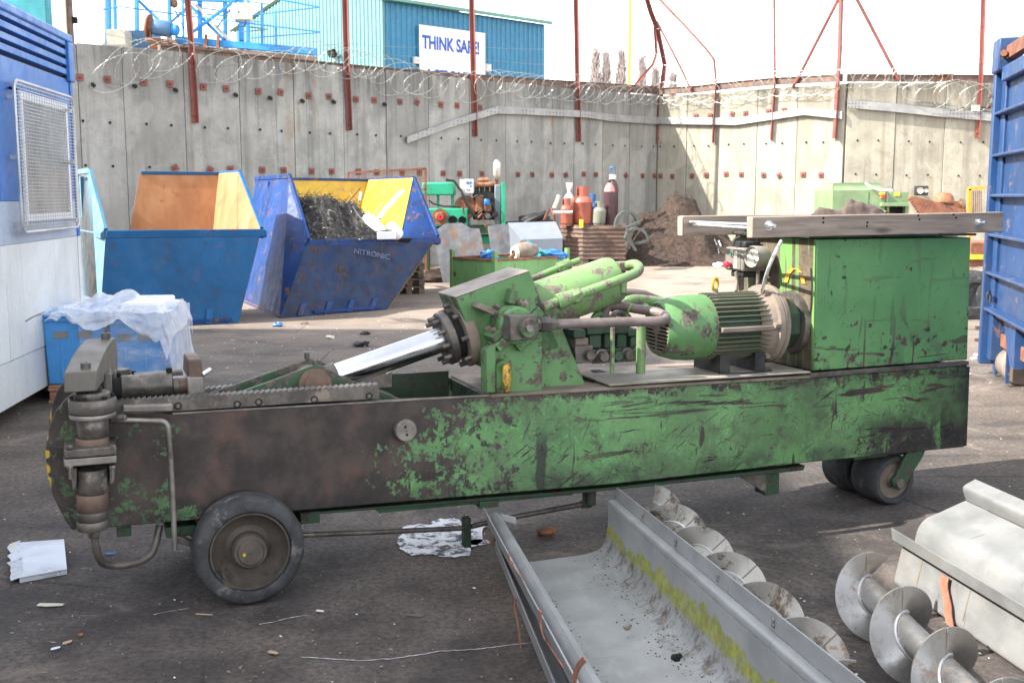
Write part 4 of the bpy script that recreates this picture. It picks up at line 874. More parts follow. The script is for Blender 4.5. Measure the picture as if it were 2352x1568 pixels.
# swarf in the yellow-lined skip
def swarf():
    s0, s1, s2, s3, b0, b1, b2, b3 = S2[1]; t0 = G(709, 551, 1.07); L = G(1005, 544, 1.07) - t0; e = _e2; dp = 2.5
    def H(u, v): 
        m = math.exp(-((u - .18) / .52) ** 2) ; k = math.exp(-((v - .45) / .42) ** 2); edge = max(0, 1 - max(0, u - .74) * 2.6)
        return -.10 - .30 * max(0, min(1, (u - .80) * 5)) + edge * (.02 + .66 * m * k + .24 * math.exp(-((u - .62) / .16) ** 2 - ((v - .5) / .25) ** 2)) + .20 * mnoise.noise(Vector((u * 6, v * 5, 1))) + .06 * mnoise.noise(Vector((u * 23, v * 19, 4)))
    def Hc(u, v): k = min(1, v / .12); return max(H(u, v) * k - .035 * (1 - k), -.55 * (.03 + dp * v))
    P = lambda u, v: t0 + L * (.04 + .76 * u) + e * (.05 + dp * v) + Z * Hc(u, v)
    mb = MB(); mb.grid(P, 60, 44); sw = tag(build(mb, 'metal_swarf', MAT['swarfdark'], smooth=0), 'black tangled metal swarf heaped in the yellow-lined skip', 'scrap heap')
    r = random.Random(5); mb = MB(); mb2 = MB()
    for i in range(2300):
        u, v = r.random() ** 1.2 * .8, r.random(); p = P(u, v) + Z * r.uniform(-.02, .05); q = []; a = r.random() * 6.28; da = r.uniform(-1.6, 1.6); el = r.uniform(-.3, .5); st = r.uniform(.012, .045)
        for k in range(7):
            q.append(p.copy()); p = p + Vector((math.cos(a) * st, math.sin(a) * st, st * el)); a += da; el += r.uniform(-.5, .35)
        (mb if i % 3 else mb2).tube(q, r.uniform(.0018, .0042), 3)
    build(mb, 'swarf_curls', MAT['swarfdark'], sw, smooth=0, kind='stuff'); build(mb2, 'swarf_curls', MAT['swarf'], sw, smooth=0, kind='stuff')
    def at(px, py, d): return PD(px, py, d)
    mb = MB(); mb.ribbon([at(868, 502, 16.2), at(880, 485, 16.3), at(900, 462, 16.5), at(922, 437, 16.7)], X * .09 + Z * .03, .03); solo(mb, 'plastic_strip', MAT['cream'], 'cream plastic strip leaning against the yellow lining', 'strip')
    mb = MB(); mb.tube([at(826, 462, 16.6), at(829, 442, 16.7)], .022, 6); solo(mb, 'plastic_tube', MAT['cream'], 'short pale tube standing up out of the swarf', 'tube')
    mb = MB(); mb.tube([at(800, 465, 16.2), at(828, 432, 16.4)], .008, 5); solo(mb, 'thin_rod', MAT['black'], 'thin black rod poking out of the swarf', 'rod')
    mb = MB(); mb.tube([at(810, 475, 15.5), at(835, 510, 15.3), at(862, 532, 15.2), at(900, 528, 15.3)], .010, 5); solo(mb, 'black_strap', MAT['black'], 'black strap lying over the swarf by the white scraps', 'strap')
    mb = MB(); w = [(838, 478), (858, 488), (872, 506), (876, 524), (858, 532), (846, 524), (842, 500)]
    c_ = at(858, 512, 15.5); dx_ = at(874, 520, 15.4) - at(840, 486, 15.7); dn_ = dx_.cross(ray(858, 512)).normalized()
    mb.grid(lambda u, v: c_ + dx_ * (u - .5) * 1.15 + dn_ * (v - .5) * .17 * (1 - .5 * abs(u - .5)) + Y * (.07 * mnoise.noise(Vector((u * 4, v * 3, 3))) + .05 * abs(mnoise.noise(Vector((u * 9, v * 6, 1)))) - .03) + Z * .03 * mnoise.noise(Vector((u * 5, v * 5, 8))), 24, 10); solo(mb, 'crumpled_sheet', MAT['paper'], 'crumpled white sheet at the right edge of the swarf', 'sheet', smooth=20)
    c = at(897, 524, 15.7); t = thing('paint_bucket', 'white bucket on its side among the scrap', 'bucket', c); ax = Vector((-.5, -.75, .5)).normalized()
    mb = MB(); mb.lathe(c, -ax, [(0, .085), (0, .105), (.02, .105), (.02, .10), (.2, .085), (.2, 0)], 18); build(mb, 'body', MAT['white'], t); mb = MB(); mb.lathe(c, ax, [(-.01, 0), (-.008, .088), (0, .088)], 18); build(mb, 'lid', MAT['cream'], t)
    mb = MB(); mb.boxc(at(888, 541, 15.2), (X * .9 + Y * .4) * .26, Y * .15, Z * .10); solo(mb, 'cardboard_box', MAT['white'], 'small flat white box beside the bucket in the skip', 'box', bevel=.006)
swarf()
# ---------------- wrapped totes on a pallet
def totes():
    a = G(112, 925); D = Vector((.985, .17, 0)); E = Vector((-.13, .99, 0)).normalized(); zb = .145
    # pallet
    p = thing('pallet', 'reddish pallet under the wrapped blue totes', 'pallet', a, math.atan2(D.y, D.x))
    for k in range(7):
        mb = MB(); mb.box(a + E * (.02 + .15 * k) + Z * .122, D * 1.0, E * .10, Z * .02); build(mb, 'board', MAT['palletred'], p, bevel=.003)
    for i in range(3):
        for j in range(3):
            mb = MB(); mb.box(a + D * (.43 * i) + E * (.03 + .44 * j) + Z * .022, D * .14, E * .10, Z * .078); build(mb, 'block', MAT['palletred'], p, bevel=.004)
        mb = MB(); mb.box(a + D * (.43 * i) + Z * .1015, D * .14, E * 1.04, Z * .019); build(mb, 'bearer', MAT['palletred'], p)
        mb = MB(); mb.box(a + D * (.43 * i) , D * .14, E * 1.04, Z * .02); build(mb, 'bearer', MAT['palletred'], p)
    def tote(o, w, dp, h, label):
        t = thing('tote_box', label, 'crate', o, math.atan2(D.y, D.x), 'blue plastic totes')
        q = .03
        mb = MB(); mb.hexa([o + D * q + E * q, o + D * (w - q) + E * q, o + D * (w - q) + E * (dp - q), o + D * q + E * (dp - q)] + [o + Z * (h - .05) + D * .012 + E * .012, o + Z * (h - .05) + D * (w - .012) + E * .012, o + Z * (h - .05) + D * (w - .012) + E * (dp - .012), o + Z * (h - .05) + D * .012 + E * (dp - .012)]); build(mb, 'body', MAT['tote'], t, bevel=.015)
        mb = MB(); mb.box(o + Z * (h - .075), D * w, E * dp, Z * .035); build(mb, 'rim', MAT['tote'], t, bevel=.006)
        mb = MB(); mb.box(o + Z * (h - .038) + D * .01 + E * .01, D * (w - .02), E * (dp - .02), Z * .03); build(mb, 'lid', MAT['tote'], t, bevel=.008)
        for f in (.30, .68):
            mb = MB(); mb.box(o + D * (w * f - .055) + E * (q - .022) + Z * (h - .21), D * .11, E * .012, Z * .055); build(mb, 'label_patch', MAT['greyrub'], t)
            mb = MB(); mb.box(o + D * (w * f - .012) + E * (q - .012) + Z * .05, D * .024, E * .02, Z * (h - .30)); build(mb, 'rib', MAT['tote'], t, bevel=.004)
        return t
    o = a + Z * zb - D * .03
    tote(o, .50, .98, .60, 'open-air blue plastic tote at the cabin end of the pallet')
    tote(o + D * .52, .43, .98, .57, 'blue plastic tote inside the clear wrapping')
    mb = MB(); mb.box(o + Z * .56 + D * .60 + E * .12, D * .32, E * .8, Z * .10); solo(mb, 'carton', MAT['white'], 'white carton on the wrapped tote under the plastic', 'box', bevel=.02)
    # stretch wrap round the totes and a loose sheet over the top
    def W(u, v):
        per = [(.30, -.012), (.95, -.015), (1.0, .03), (1.02, 1.02), (.97, 1.04), (.25, 1.03)]
        f = u * (len(per) - 1); k = min(int(f), len(per) - 2); g = f - k
        x_ = per[k][0] * (1 - g) + per[k + 1][0] * g; y_ = per[k][1] * (1 - g) + per[k + 1][1] * g
        fl = (1 - v) ** 2 * .07; return a + D * (x_ - .03 + fl * (x_ > .9)) + E * y_ + Z * (.02 + .70 * v) + (D * mnoise.noise(Vector((u * 14, v * 5, 2))) - E * mnoise.noise(Vector((u * 12, v * 7, 8)))) * .012
    w = thing('plastic_wrap', 'clear plastic film wrapped round the blue totes, loose sheet on top', 'plastic wrap', a)
    mb = MB(); mb.grid(lambda u, v: W(u * .36, v), 34, 18); build(mb, 'film', MAT['film'], w)
    mb = MB(); mb.grid(lambda u, v: W(.36 + u * .64, v), 40, 18); build(mb, 'film', MAT['filmside'], w)
    def T(u, v):
        x_ = .06 + .98 * u; y_ = -.04 + 1.1 * v; h = .725 + .06 * mnoise.noise(Vector((u * 2.6, v * 2.4, 1))) + .075 * abs(mnoise.noise(Vector((u * 4 + v * 2.5, v * 3.1, 5)))) + .05 * abs(mnoise.noise(Vector((u * 9 - v * 6, v * 8, 9)))) + .07 * math.exp(-((u - .36) / .3) ** 2 - ((v - .45) / .35) ** 2)
        over = max(0, x_ - .97) * 2.6 + max(0, y_ - 1.0) * 2
        return a + D * (x_ - over * .10 * (x_ > .9)) + E * y_ + Z * (h - over)
    mb = MB(); mb.grid(T, 56, 56); build(mb, 'loose_sheet', MAT['filmtop'], w, smooth=20)
    def L(u, v):                                                       # front flap: short at the cabin end, hanging to a point near the far corner
        x_ = .06 + .94 * u; dip = .05 + .20 * max(0, 1 - abs(u - .90) / .30) + .10 * max(0, 1 - abs(u - .40) / .22) + .05 * mnoise.noise(Vector((u * 4, 2, 2)))
        t0 = T(u, 0); return t0 - E * (.012 + .05 * v * (.5 + mnoise.noise(Vector((u * 3.3, v * 1.5, 4)))) + .01 * mnoise.noise(Vector((u * 9, v * 5, 3)))) - Z * v * dip - D * v * .05
    mb = MB(); mb.grid(L, 56, 10); build(mb, 'loose_flap', MAT['filmtop'], w, smooth=20)
    def K(u, v):                                                       # corner of the sheet blown out towards the cabin
        t0 = T(0, u * .5); return t0 - D * v * .42 * (1 - u) + Z * v * (.02 + .06 * (1 - u)) - E * v * .05 + Z * .03 * mnoise.noise(Vector((u * 5, v * 4, 1)))
    mb = MB(); mb.grid(K, 20, 12); build(mb, 'loose_corner', MAT['film'], w, smooth=20)
totes()
# ---------------- pallets and timber behind the dark skip
def pallet_stack():
    for k in range(5):
        o = G(905, 676) + Z * (.135 * k) + X * rnd.uniform(-.03, .03); ang = R(12 + rnd.uniform(-2, 2)); D = Vector((math.cos(ang), math.sin(ang), 0)); E = Vector((-D.y, D.x, 0))
        t = thing('pallet', ('lowest', 'second from bottom', 'middle', 'second from top', 'topmost')[k] + ' pallet of the dark stack behind the navy skip', 'pallet', o, ang, 'stacked dark pallets')
        m_ = MAT['pallet'] if k < 4 else MAT['palletred']
        for j in range(6):
            mb = MB(); mb.box(o + E * (.17 * j) + Z * .108, D * .54, E * .12, Z * .022); build(mb, 'board', m_, t, bevel=.003)
        for i in range(3):
            mb = MB(); mb.box(o + D * (.22 * i) + Z * .0875, D * .10, E * .97, Z * .02); build(mb, 'bearer', m_, t)
            for j in range(3):
                mb = MB(); mb.box(o + D * (.22 * i) + E * (.42 * j) + Z * .005, D * .10, E * .12, Z * .081); build(mb, 'block', m_, t, bevel=.003)
    mb = MB(); mb.bar(G(968, 640) + Z * .08, G(1040, 622) + Z * .08, .16, .16); solo(mb, 'timber_beam', MAT['pallet'], 'dark timber beam on the ground by the pallet stack', 'beam', bevel=.01)
    mb = MB(); mb.blob(G(985, 648) + Z * .05, .35, .2, .13, amp=.5, fr=3); solo(mb, 'dirt_pile', MAT['heap'], 'small grey dirt pile at the foot of the rusty plate', 'pile')
pallet_stack()
# ---------------- green engine set
def engine():
    y = 22.6; t = thing('engine_set', 'emerald green engine set with upright silver exhaust', 'engine', flat(yp(1075, 500, y)))
    gm, eb, er = MAT['emerald'], MAT['engineblack'], MAT['enginerust']
    build(fbox(969, 419, 1043, 449, y, .75), 'fuel_tank', gm, t, bevel=.03)
    for px in (1003, 1036): build(fbox(px, 449, px + 6, 480, y + .1, .08), 'tank_post', gm, t)
    build(fbox(985, 479, 1074, 520, y, .9), 'gear_case', gm, t, bevel=.02)
    build(fbox(960, 519, 1160, 536, y + .1, .9), 'skid_frame', MAT['greendark'], t, bevel=.01)
    for px in (975, 1150): build(fbox(px, 536, px + 9, 626, y + .2, .4), 'skid_leg', MAT['greendark'], t)
    build(fbox(960, 540, 1160, 560, y + .4, .5), 'lower_tank', MAT['emerald'], t, bevel=.03)
    c = yp(1011, 498, y); mb = MB(); mb.lathe(c, -Y, [(-.02, .17), (.02, .17), (.02, .10), (.09, .08), (.09, .05), (.26, .05), (.26, 0)], 18); build(mb, 'output_shaft', er, t)
    mb = MB(); mb.lathe(yp(1014, 498, y) - Y * .22, -Y, [(0, .05), (.1, .055), (.1, .02), (.05, 0)], 12); build(mb, 'shaft_end', MAT['red'], t)
    for px, r_ in ((1040, .09), (1062, .08)):
        mb = MB(); mb.lathe(yp(px, 505, y) - Y * .005, -Y, [(-.02, r_), (.02, r_), (.02, r_ * .75), (.0, r_ * .7), (0, 0)], 16); build(mb, 'port', MAT['dark'], t)
    mb = MB(); mb.lathe(yp(1070, 476, y + .2), -Y, [(0, 0), (0, .23), (.05, .24), (.10, .22), (.10, .08), (.16, .07), (.16, 0)], 24); build(mb, 'flywheel', er, t)
    build(fbox(1086, 440, 1140, 505, y + .2, .7), 'cylinder_block', eb, t, bevel=.03)
    for i, px in enumerate((1090, 1102, 1114, 1126)): build(fbox(px, 424, px + 9, 446, y + .25, .4), 'cylinder_head', eb if i % 2 else MAT['engineblack'], t, bevel=.02)
    build(fbox(1092, 448, 1110, 488, y + .02, .25), 'timing_case', er, t, bevel=.03)
    build(fbox(1112, 466, 1128, 487, y - .05, .25), 'fuel_pump', er, t, bevel=.03)
    c = yp(1118, 464, y - .02); mb = MB(); mb.lathe(c - Z * .07, Z, [(0, .06), (.09, .07), (.13, .05), (.13, 0)], 14); build(mb, 'filter_cap', MAT['bluecap'], t)
    for k, (px, py) in enumerate(((1120, 496), (1100, 500), (1138, 492))):
        mb = MB(); mb.lathe(yp(px, py, y), -Y, [(0, .06), (.06, .06), (.06, .03), (.1, .03), (.1, 0)], 12); build(mb, 'pulley', MAT['worn'] if k == 0 else eb, t)
    mb = MB(); mb.tube([yp(1090, 425, y + .2), yp(1126, 424, y + .2), yp(1138, 421, y + .2), yp(1141, 408, y + .2)], .055, 9); build(mb, 'exhaust_pipe', er, t)
    mb = MB(); mb.tube([yp(1098, 415, y + .25), yp(1122, 413, y + .25)], .05, 8); build(mb, 'manifold', er, t)
    c = yp(1141, 409, y + .2); top = yp(1142, 367, y + .2); mb = MB(); hh = (top - c).length; mb.lathe(c, Z, [(0, .035), (.03, .06), (.07, .075), (hh * .5, .08), (hh * .51, .084), (hh * .53, .084), (hh * .54, .08), (hh - .07, .078), (hh - .02, .04), (hh - .02, .035), (hh, .035)], 18); build(mb, 'silencer', MAT['silver'], t)
    mb = fbox(1056, 412, 1068, 444, y - .02, .3); build(mb, 'panel_side', MAT['cream'], t)
    cp = build(fbox(1067, 412, 1087, 444, y - .06, .3), 'control_panel', MAT['white'], t, bevel=.01)
    for px, py, r_ in ((1074, 420, .035), (1081, 419, .028)):
        mb = MB(); mb.lathe(yp(px, py, y - .06), -Y, [(0, r_), (.02, r_), (.02, 0)], 14); build(mb, 'gauge', MAT['steelblue'], cp)
    for px, py in ((1073, 436), (1078, 436), (1082, 428)):
        mb = MB(); mb.lathe(yp(px, py, y - .06), -Y, [(0, .014), (.03, .014), (.03, 0)], 8); build(mb, 'switch', MAT['dark'], cp)
    build(fbox(1152, 419, 1161, 520, y - .1, .9), 'radiator_frame', gm, t, bevel=.01)
    build(fbox(1136, 424, 1151, 515, y + .1, .6), 'radiator_cowl', MAT['hood'], t, bevel=.02)
    r = random.Random(2)
    for pts, r_ in ((((1024, 413), (1043, 416), (1060, 440), (1072, 470), (1090, 495), (1105, 500)), .028), (((985, 460), (995, 468), (1020, 474), (1058, 474)), .02), (((1085, 455), (1096, 448), (1110, 456), (1112, 480), (1098, 492)), .012),
                     (((1075, 480), (1085, 492), (1100, 497), (1118, 490)), .014), (((1128, 463), (1136, 475), (1138, 490), (1126, 502)), .010)):
        mb = MB(); mb.tube([yp(a_, b_, y - .12 + r.uniform(-.03, .03)) for a_, b_ in pts], r_, 6); build(mb, 'hose', MAT['black'], t)
    mb = MB(); mb.tube([yp(1098, 500, y - .2), yp(1106, 490, y - .1), yp(1116, 520, y - .1)], .02, 5); build(mb, 'lever', er, t)
    mb = MB(); mb.bar(yp(1066, 492, y - .05), yp(1062, 462, y - .1), .03, .03); build(mb, 'lever', er, t)
    # guard frame with rusty mesh
    g = thing('mesh_guard', 'rusty framed mesh guard behind the yellow-lined skip', 'guard'); q = lambda px, py: yp(px, py, 21.6)
    mb = MB()
    for a_, b_ in (((800, 397), (978, 387)), ((978, 387), (978, 620)), ((800, 397), (800, 620)), ((800, 440), (978, 435))): mb.bar(q(*a_), q(*b_), .04, .04)
    build(mb, 'frame', MAT['ruststeel'], g)
    mb = MB()
    for i in range(44): mb.bar(q(802 + 4 * i, 397 - .056 * 4 * i), q(802 + 4 * i, 440), .005, .005)
    for j in range(11): mb.bar(q(802, 399 + 4 * j), q(977, 390 + 4 * j), .005, .005)
    build(mb, 'mesh', MAT['ruststeel'], g, smooth=0, kind='stuff')
engine()
# ---------------- leaning plates, hood, crate
def plates():
    def lean(pts, y0, k):                                             # sheet leaning back by k metres per metre of height
        n = Vector((0, 1, -k)).normalized() ; o = Vector((0, y0, 0)); return [PL(a, b, o, n) for a, b in pts], n
    pts, n = lean([(1017, 648), (1056, 650), (1112, 640), (1118, 600), (1101, 525), (1081, 524), (1061, 512), (1023, 513), (1005, 526), (1000, 560)], 21.2, .25)
    mb = MB(); mb.prism(pts, n * .02); t = tag(build(mb, 'steel_plate', MAT['platesteel']), 'large scorched rusty steel plate leaning beside the navy skip', 'steel plate')
    pts, n = lean([(1131, 600), (1129, 576), (1121, 519), (1147, 515), (1164, 578), (1164, 604)], 20.8, .2); pts2, n2 = lean([(1164, 604), (1164, 578), (1147, 515), (1180, 515), (1197, 560), (1197, 604)], 20.8, .2)
    c = thing('steel_cover', 'folded scorched steel cover between the big plate and the grey hood', 'steel cover', flat(pts[0]))
    mb = MB(); mb.prism(pts, n * .02 - X * .01); build(mb, 'face', MAT['platesteel'], c); mb = MB(); mb.prism([p + Y * .003 for p in pts2], n2 * .02); build(mb, 'face', MAT['platesteel'], c)
    mb = MB(); a = yp(1180, 515, 20.95); b = yp(1197, 560, 20.9); mb.prism([a, b, flat(b, 0.02), flat(b, .02) + Y * .5 + X * .12, b + Y * .5 + X * .12, a + Y * .4 + X * .08], X * .02); build(mb, 'side', MAT['ruststeel'], c)
    # hood
    y = 20.3; h = thing('grey_hood', 'pale grey sheet-metal hood with a sloping top', 'hood', flat(yp(1240, 560, y)))
    P = [yp(1196, 551, y), yp(1294, 547, y), yp(1279, 511, y) + Y * .5, yp(1166, 514, y) + Y * .5]
    mb = MB(); mb.prism(P, Vector((0, .01, -.02))); build(mb, 'sloping_top', MAT['hood'], h)
    mb = MB(); mb.prism([P[0], P[1], flat(P[1], .02), flat(P[0], .02)], Y * .015); build(mb, 'front', MAT['hood'], h)
    mb = MB(); mb.prism([P[1], P[2], P[2] + Y * .3, flat(P[2], .02) + Y * .3, flat(P[1], .02)], -X * .015); build(mb, 'side', MAT['hood'], h)
    mb = MB(); mb.prism([P[0], P[3], P[3] + Y * .3, flat(P[3], .02) + Y * .3, flat(P[0], .02)], X * .015); build(mb, 'side', MAT['hood'], h)
    mb = MB(); mb.prism([P[3], P[2], P[2] + Y * .3, P[3] + Y * .3], -Z * .015); build(mb, 'top', MAT['hood'], h)
    # crate
    c0 = flat(PD(1137, 600, 18.6)); zt = PD(1137, 596, 18.6).z; cl = PL(1056, 583, Vector((0, 0, zt)), Z) ; cl = flat(cl); cr = flat(PL(1348, 585, Vector((0, 0, zt)), Z)); L1 = (cl - c0); L2 = (cr - c0)
    d2 = L2.normalized(); L2 = d2 * 1.75; d1 = Vector((-d2.y, d2.x, 0)); L1 = d1 * 1.15; cb = c0 + L1 + L2
    k = thing('steel_crate', 'green open-topped steel crate holding a scrap motor', 'crate', c0, math.atan2(d2.y, d2.x)); m_ = MAT['crategreen']
    for a, v in ((c0, L1), (c0, L2), (c0 + L1, L2), (c0 + L2, L1)):
        u = v.normalized(); n = u.cross(Z)
        mb = MB(); mb.box(a + u * .03 + Z * .06 - n * .008, v - u * .06, n * .016, Z * (zt - .08)); build(mb, 'side', m_, k)
        mb = MB(); mb.bar(a + u * .04 + Z * (zt - .015), a + v - u * .04 + Z * (zt - .015), .05, .035); build(mb, 'top_rail', MAT['ruststeel'], k)
    for a in (c0, c0 + L1, c0 + L2, cb):
        mb = MB(); mb.boxc(a + Z * (zt + .14) / 2, d2 * .07, d1 * .07, Z * (zt + .14)); build(mb, 'corner_post', m_, k, bevel=.005)
    mb = MB(); mb.box(c0 + Z * .04, L2, L1, Z * .02); build(mb, 'floor', MAT['ruststeel'], k)
    mb = MB(); mb.box(c0 + Z * .06 + d1 * .05 + d2 * .05, L2 * .94, L1 * .9, Z * (zt - .22)); build(mb, 'scrap_fill', MAT['heap'], k)
    q = lambda px, py, d=19.2: PD(px, py, d)
    s = thing('scrap_motor', 'pinkish scrap motor body lying in the green crate', 'motor', q(1195, 580)); ax = Vector((.75, .5, .1)).normalized()
    mb = MB(); mb.lathe(q(1186, 581), ax, [(0, .05), (.0, .13), (.05, .16), (.25, .17), (.3, .12), (.42, .1), (.42, 0)], 20); build(mb, 'body', MAT['dusty'], s)
    mb = MB(); mb.lathe(q(1186, 581) - ax * .06, ax, [(0, .06), (0, .11), (.05, .13), (.05, .06)], 18); build(mb, 'end_ring', MAT['cream'], s)
    mb = MB(); mb.bar(q(1170, 592), q(1190, 578), .07, .05); build(mb, 'foot', MAT['ruststeel'], s, bevel=.01)
    s = thing('scrap_cylinder', 'teal scrap cylinder sticking up out of the green crate', 'cylinder', q(1225, 575)); mb = MB(); mb.cyl(q(1250, 592, 19.6), q(1203, 556, 19.8), .075, n=14); build(mb, 'barrel', MAT['teal'], s)
    mb = MB(); mb.bar(q(1202, 551, 19.75), q(1255, 585, 19.5), .09, .05); build(mb, 'side_rail', MAT['teal'], s); mb = MB(); mb.boxc(q(1201, 556, 19.7), X * .11, Y * .12, Z * .1); build(mb, 'end_block', MAT['greyrub'], s, bevel=.01)
    for (px, py, rx, lab) in ((1124, 585, .17, 'blue plastic bag in the corner of the green crate'), (1268, 583, .25, 'crumpled blue bag at the far end of the green crate')):
        mb = MB(); mb.blob(q(px, py + 4, 19.7), rx, .15, .10, 18, 12, .6, 2.6, px); solo(mb, 'plastic_bag', MAT['bluecap'], lab, 'bag', smooth=0)
plates()
# ---------------- ridged bin and gas bottles
def bottles():
    Yb = 26.3; c = yp(1339, 530, Yb); zt = yp(1339, 517, Yb).z; W2 = yp(1437, 520, Yb).x - c.x
    d = Vector((1, .05, 0)).normalized(); dl = Vector((-.62, .9, 0)).normalized(); Ll = .95
    b = thing('ridged_bin', 'brown ridged steel bin with fork pockets, gas bottles on its lid', 'bin', flat(c)); P = [flat(c), flat(c) + d * W2, flat(c) + d * W2 + dl * Ll, flat(c) + dl * Ll]
    ridges = 8; z0 = .18
    for i in range(ridges):
        za = z0 + (zt - z0) * i / ridges; zb_ = z0 + (zt - z0) * (i + 1) / ridges; mb = MB(); q = lambda s, z_: [p + (p - (P[0] + P[2]) / 2).normalized() * s + Z * z_ for p in P]
        lo = q(.0, za); mi = q(.035, za + .012); up = q(.0, zb_ - .03); hi = q(0, zb_)
        for A, B in ((lo, mi), (mi, up), (up, hi)):
            for k in range(4): mb.add([A[k], A[(k + 1) % 4], B[(k + 1) % 4], B[k]], [(0, 1, 2, 3)])
        build(mb, 'ridged_band', MAT['brownsteel'], b, smooth=0)
    mb = MB(); mb.prism([p + Z * (zt - .05) for p in P], Z * .02); build(mb, 'lid', MAT['brownsteel'], b)
    for f in (0, .42, .86):
        mb = MB(); mb.box(P[0] + d * W2 * f, d * W2 * .14, dl * Ll, Z * (z0 + .01)); build(mb, 'foot', MAT['brownsteel'], b)
    mb = MB(); mb.box(yp(1330, 523, Yb - .03), X * .10, -Y * .02, Z * .20); build(mb, 'tag', MAT['yellowpaint'], b)
    mb = MB(); mb.box(yp(1430, 523, Yb - .0), X * .09, Y * .09, Z * .10); build(mb, 'corner_block', MAT['worn'], b)
    def prof(label, px, w, ytop, yb, mats_, kind, tilt=0.0, grp='gas bottles on the ridged bin'):
        o = yp(px, 517, yb); o.z = zt - .03; r_ = w / 2 / F * (yb / math.cos(0)) ; top = yp(px, ytop, yb).z; H = top - o.z; t = thing('gas_bottle', label, 'gas bottle', o, 0, grp)
        ax = Vector((tilt, 0, 1)).normalized()
        if kind == 'propane':
            mb = MB(); mb.lathe(o, ax, [(0, 0), (0, r_ * .8), (.05, r_ * .82), (.06, r_ * .96), (.10, r_), (H * .58, r_), (H * .585, r_ * 1.015), (H * .60, r_ * 1.015), (H * .605, r_), (H * .68, r_ * .92), (H * .74, r_ * .7), (H * .76, r_ * .3), (H * .76, 0)], 24); build(mb, 'body', mats_[0], t)
            mb = MB(); p = o + ax * H * .73; n = 20; k = r_ * .66
            for i in range(n):
                a0, a1 = 2 * math.pi * i / n, 2 * math.pi * (i + 1) / n; gap = i in (1, 2, 11, 12)
                for h0, h1 in (((0, .10), (.82, 1)) if gap else ((0, 1),)):
                    e0 = Vector((math.cos(a0), math.sin(a0), 0)); e1 = Vector((math.cos(a1), math.sin(a1), 0)); hh = H * .27
                    mb.hexa([p + e0 * k + Z * hh * h0, p + e1 * k + Z * hh * h0, p + e1 * k * .93 + Z * hh * h0, p + e0 * k * .93 + Z * hh * h0, p + e0 * k + Z * hh * h1, p + e1 * k + Z * hh * h1, p + e1 * k * .93 + Z * hh * h1, p + e0 * k * .93 + Z * hh * h1])
            build(mb, 'collar', mats_[0], t); mb = MB(); mb.cyl(p, p + Z * H * .18, .03, n=10); build(mb, 'valve', MAT['worn'], t)
        else:
            mb = MB(); mb.lathe(o, ax, [(0, 0), (0, r_ * .95), (.02, r_), (H * .74, r_), (H * .74, 0)], 22); build(mb, 'body', mats_[0], t)
            mb = MB(); mb.lathe(o + ax * H * .74, ax, [(0, r_), (H * .06, r_ * .93), (H * .13, r_ * .7), (H * .17, r_ * .4), (H * .19, .04), (H * .19, 0)], 22); build(mb, 'shoulder', mats_[1], t)
            mb = MB(); mb.lathe(o + ax * H * .92, ax, [(0, .035), (H * .04, .035), (H * .06, .05), (H * .08, .03), (H * .08, 0)], 10); build(mb, 'valve', mats_[2], t)
        return t, o, r_, H
    prof('white-shouldered bottle with a white neck cup, behind the small red one', 1307, 24, 437, 27.0, (MAT['cream'], MAT['cream'], MAT['white']), 'tall')
    q = yp(1308, 428, 27.0); m2 = MB(); m2.lathe(q - Z * .09, Z, [(0, .05), (.12, .08), (.18, .085), (.18, .07), (.1, .06), (.1, 0)], 16); solo(m2, 'plastic_cup', MAT['white'], 'white plastic cup upturned on the white-shouldered bottle', 'cup')
    prof('small red gas bottle left of the large one', 1301, 29, 455, 26.7, (MAT['redgas'],), 'propane')
    prof('large red gas bottle with a slotted collar', 1338, 45, 428, 26.9, (MAT['redgas'],), 'propane')
    prof('blue gas bottle half hidden behind the large red one', 1360, 24, 446, 27.6, (MAT['bluecap'],), 'propane')
    prof('grey-green gas bottle leaning right, beside the tall maroon one', 1374, 31, 462, 26.8, (MAT['greygas'],), 'propane', .06)
    prof('tall maroon gas bottle with a pink shoulder', 1399, 25, 413, 27.3, (MAT['brownbottle'], MAT['pink'], MAT['brownbottle']), 'tall')
    t, o, r_, H = prof('tallest maroon gas bottle with a wire valve guard', 1406, 26, 404, 27.9, (MAT['brownbottle'], MAT['brownbottle'], MAT['worn']), 'tall')
    p = o + Z * H * .93; mb = MB(); mb.lathe(p, Z, [(0, .09), (.12, .085), (.12, 0)], 14); build(mb, 'guard_base', MAT['cream'], t); mb = MB()
    for k in range(4):
        e = Vector((math.cos(k * math.pi / 2 + .5), math.sin(k * math.pi / 2 + .5), 0)) * .085; mb.bar(p + e + Z * .12, p + e * .8 + Z * .30, .025, .015)
    mb.lathe(p + Z * .28, Z, [(0, .085), (.04, .08), (.04, .05), (0, .055), (0, .085)], 14); build(mb, 'valve_guard', MAT['steelblue'], t)
    # scrap on the left of the bin
    mb = MB(); mb.tube([yp(1273, 478, 26), yp(1281, 458, 26), yp(1284, 448, 26)], .045, 8); solo(mb, 'white_pipe', MAT['cream'], 'short white pipe standing at an angle left of the bottles', 'pipe')
    mb = MB(); mb.tube([yp(1270, 488, 25.8), yp(1315, 487, 25.8)], .035, 8); solo(mb, 'white_pipe', MAT['cream'], 'white pipe lying level in front of the small red bottle', 'pipe')
    mb = MB(); mb.tube([yp(1250, 505, 25.9), yp(1257, 490, 25.8), yp(1265, 478, 25.9), yp(1272, 494, 25.7), yp(1274, 510, 25.8)], .03, 6); solo(mb, 'bent_pipe', MAT['ruststeel'], 'bent brownish pipe tangle left of the gas bottles', 'pipe')
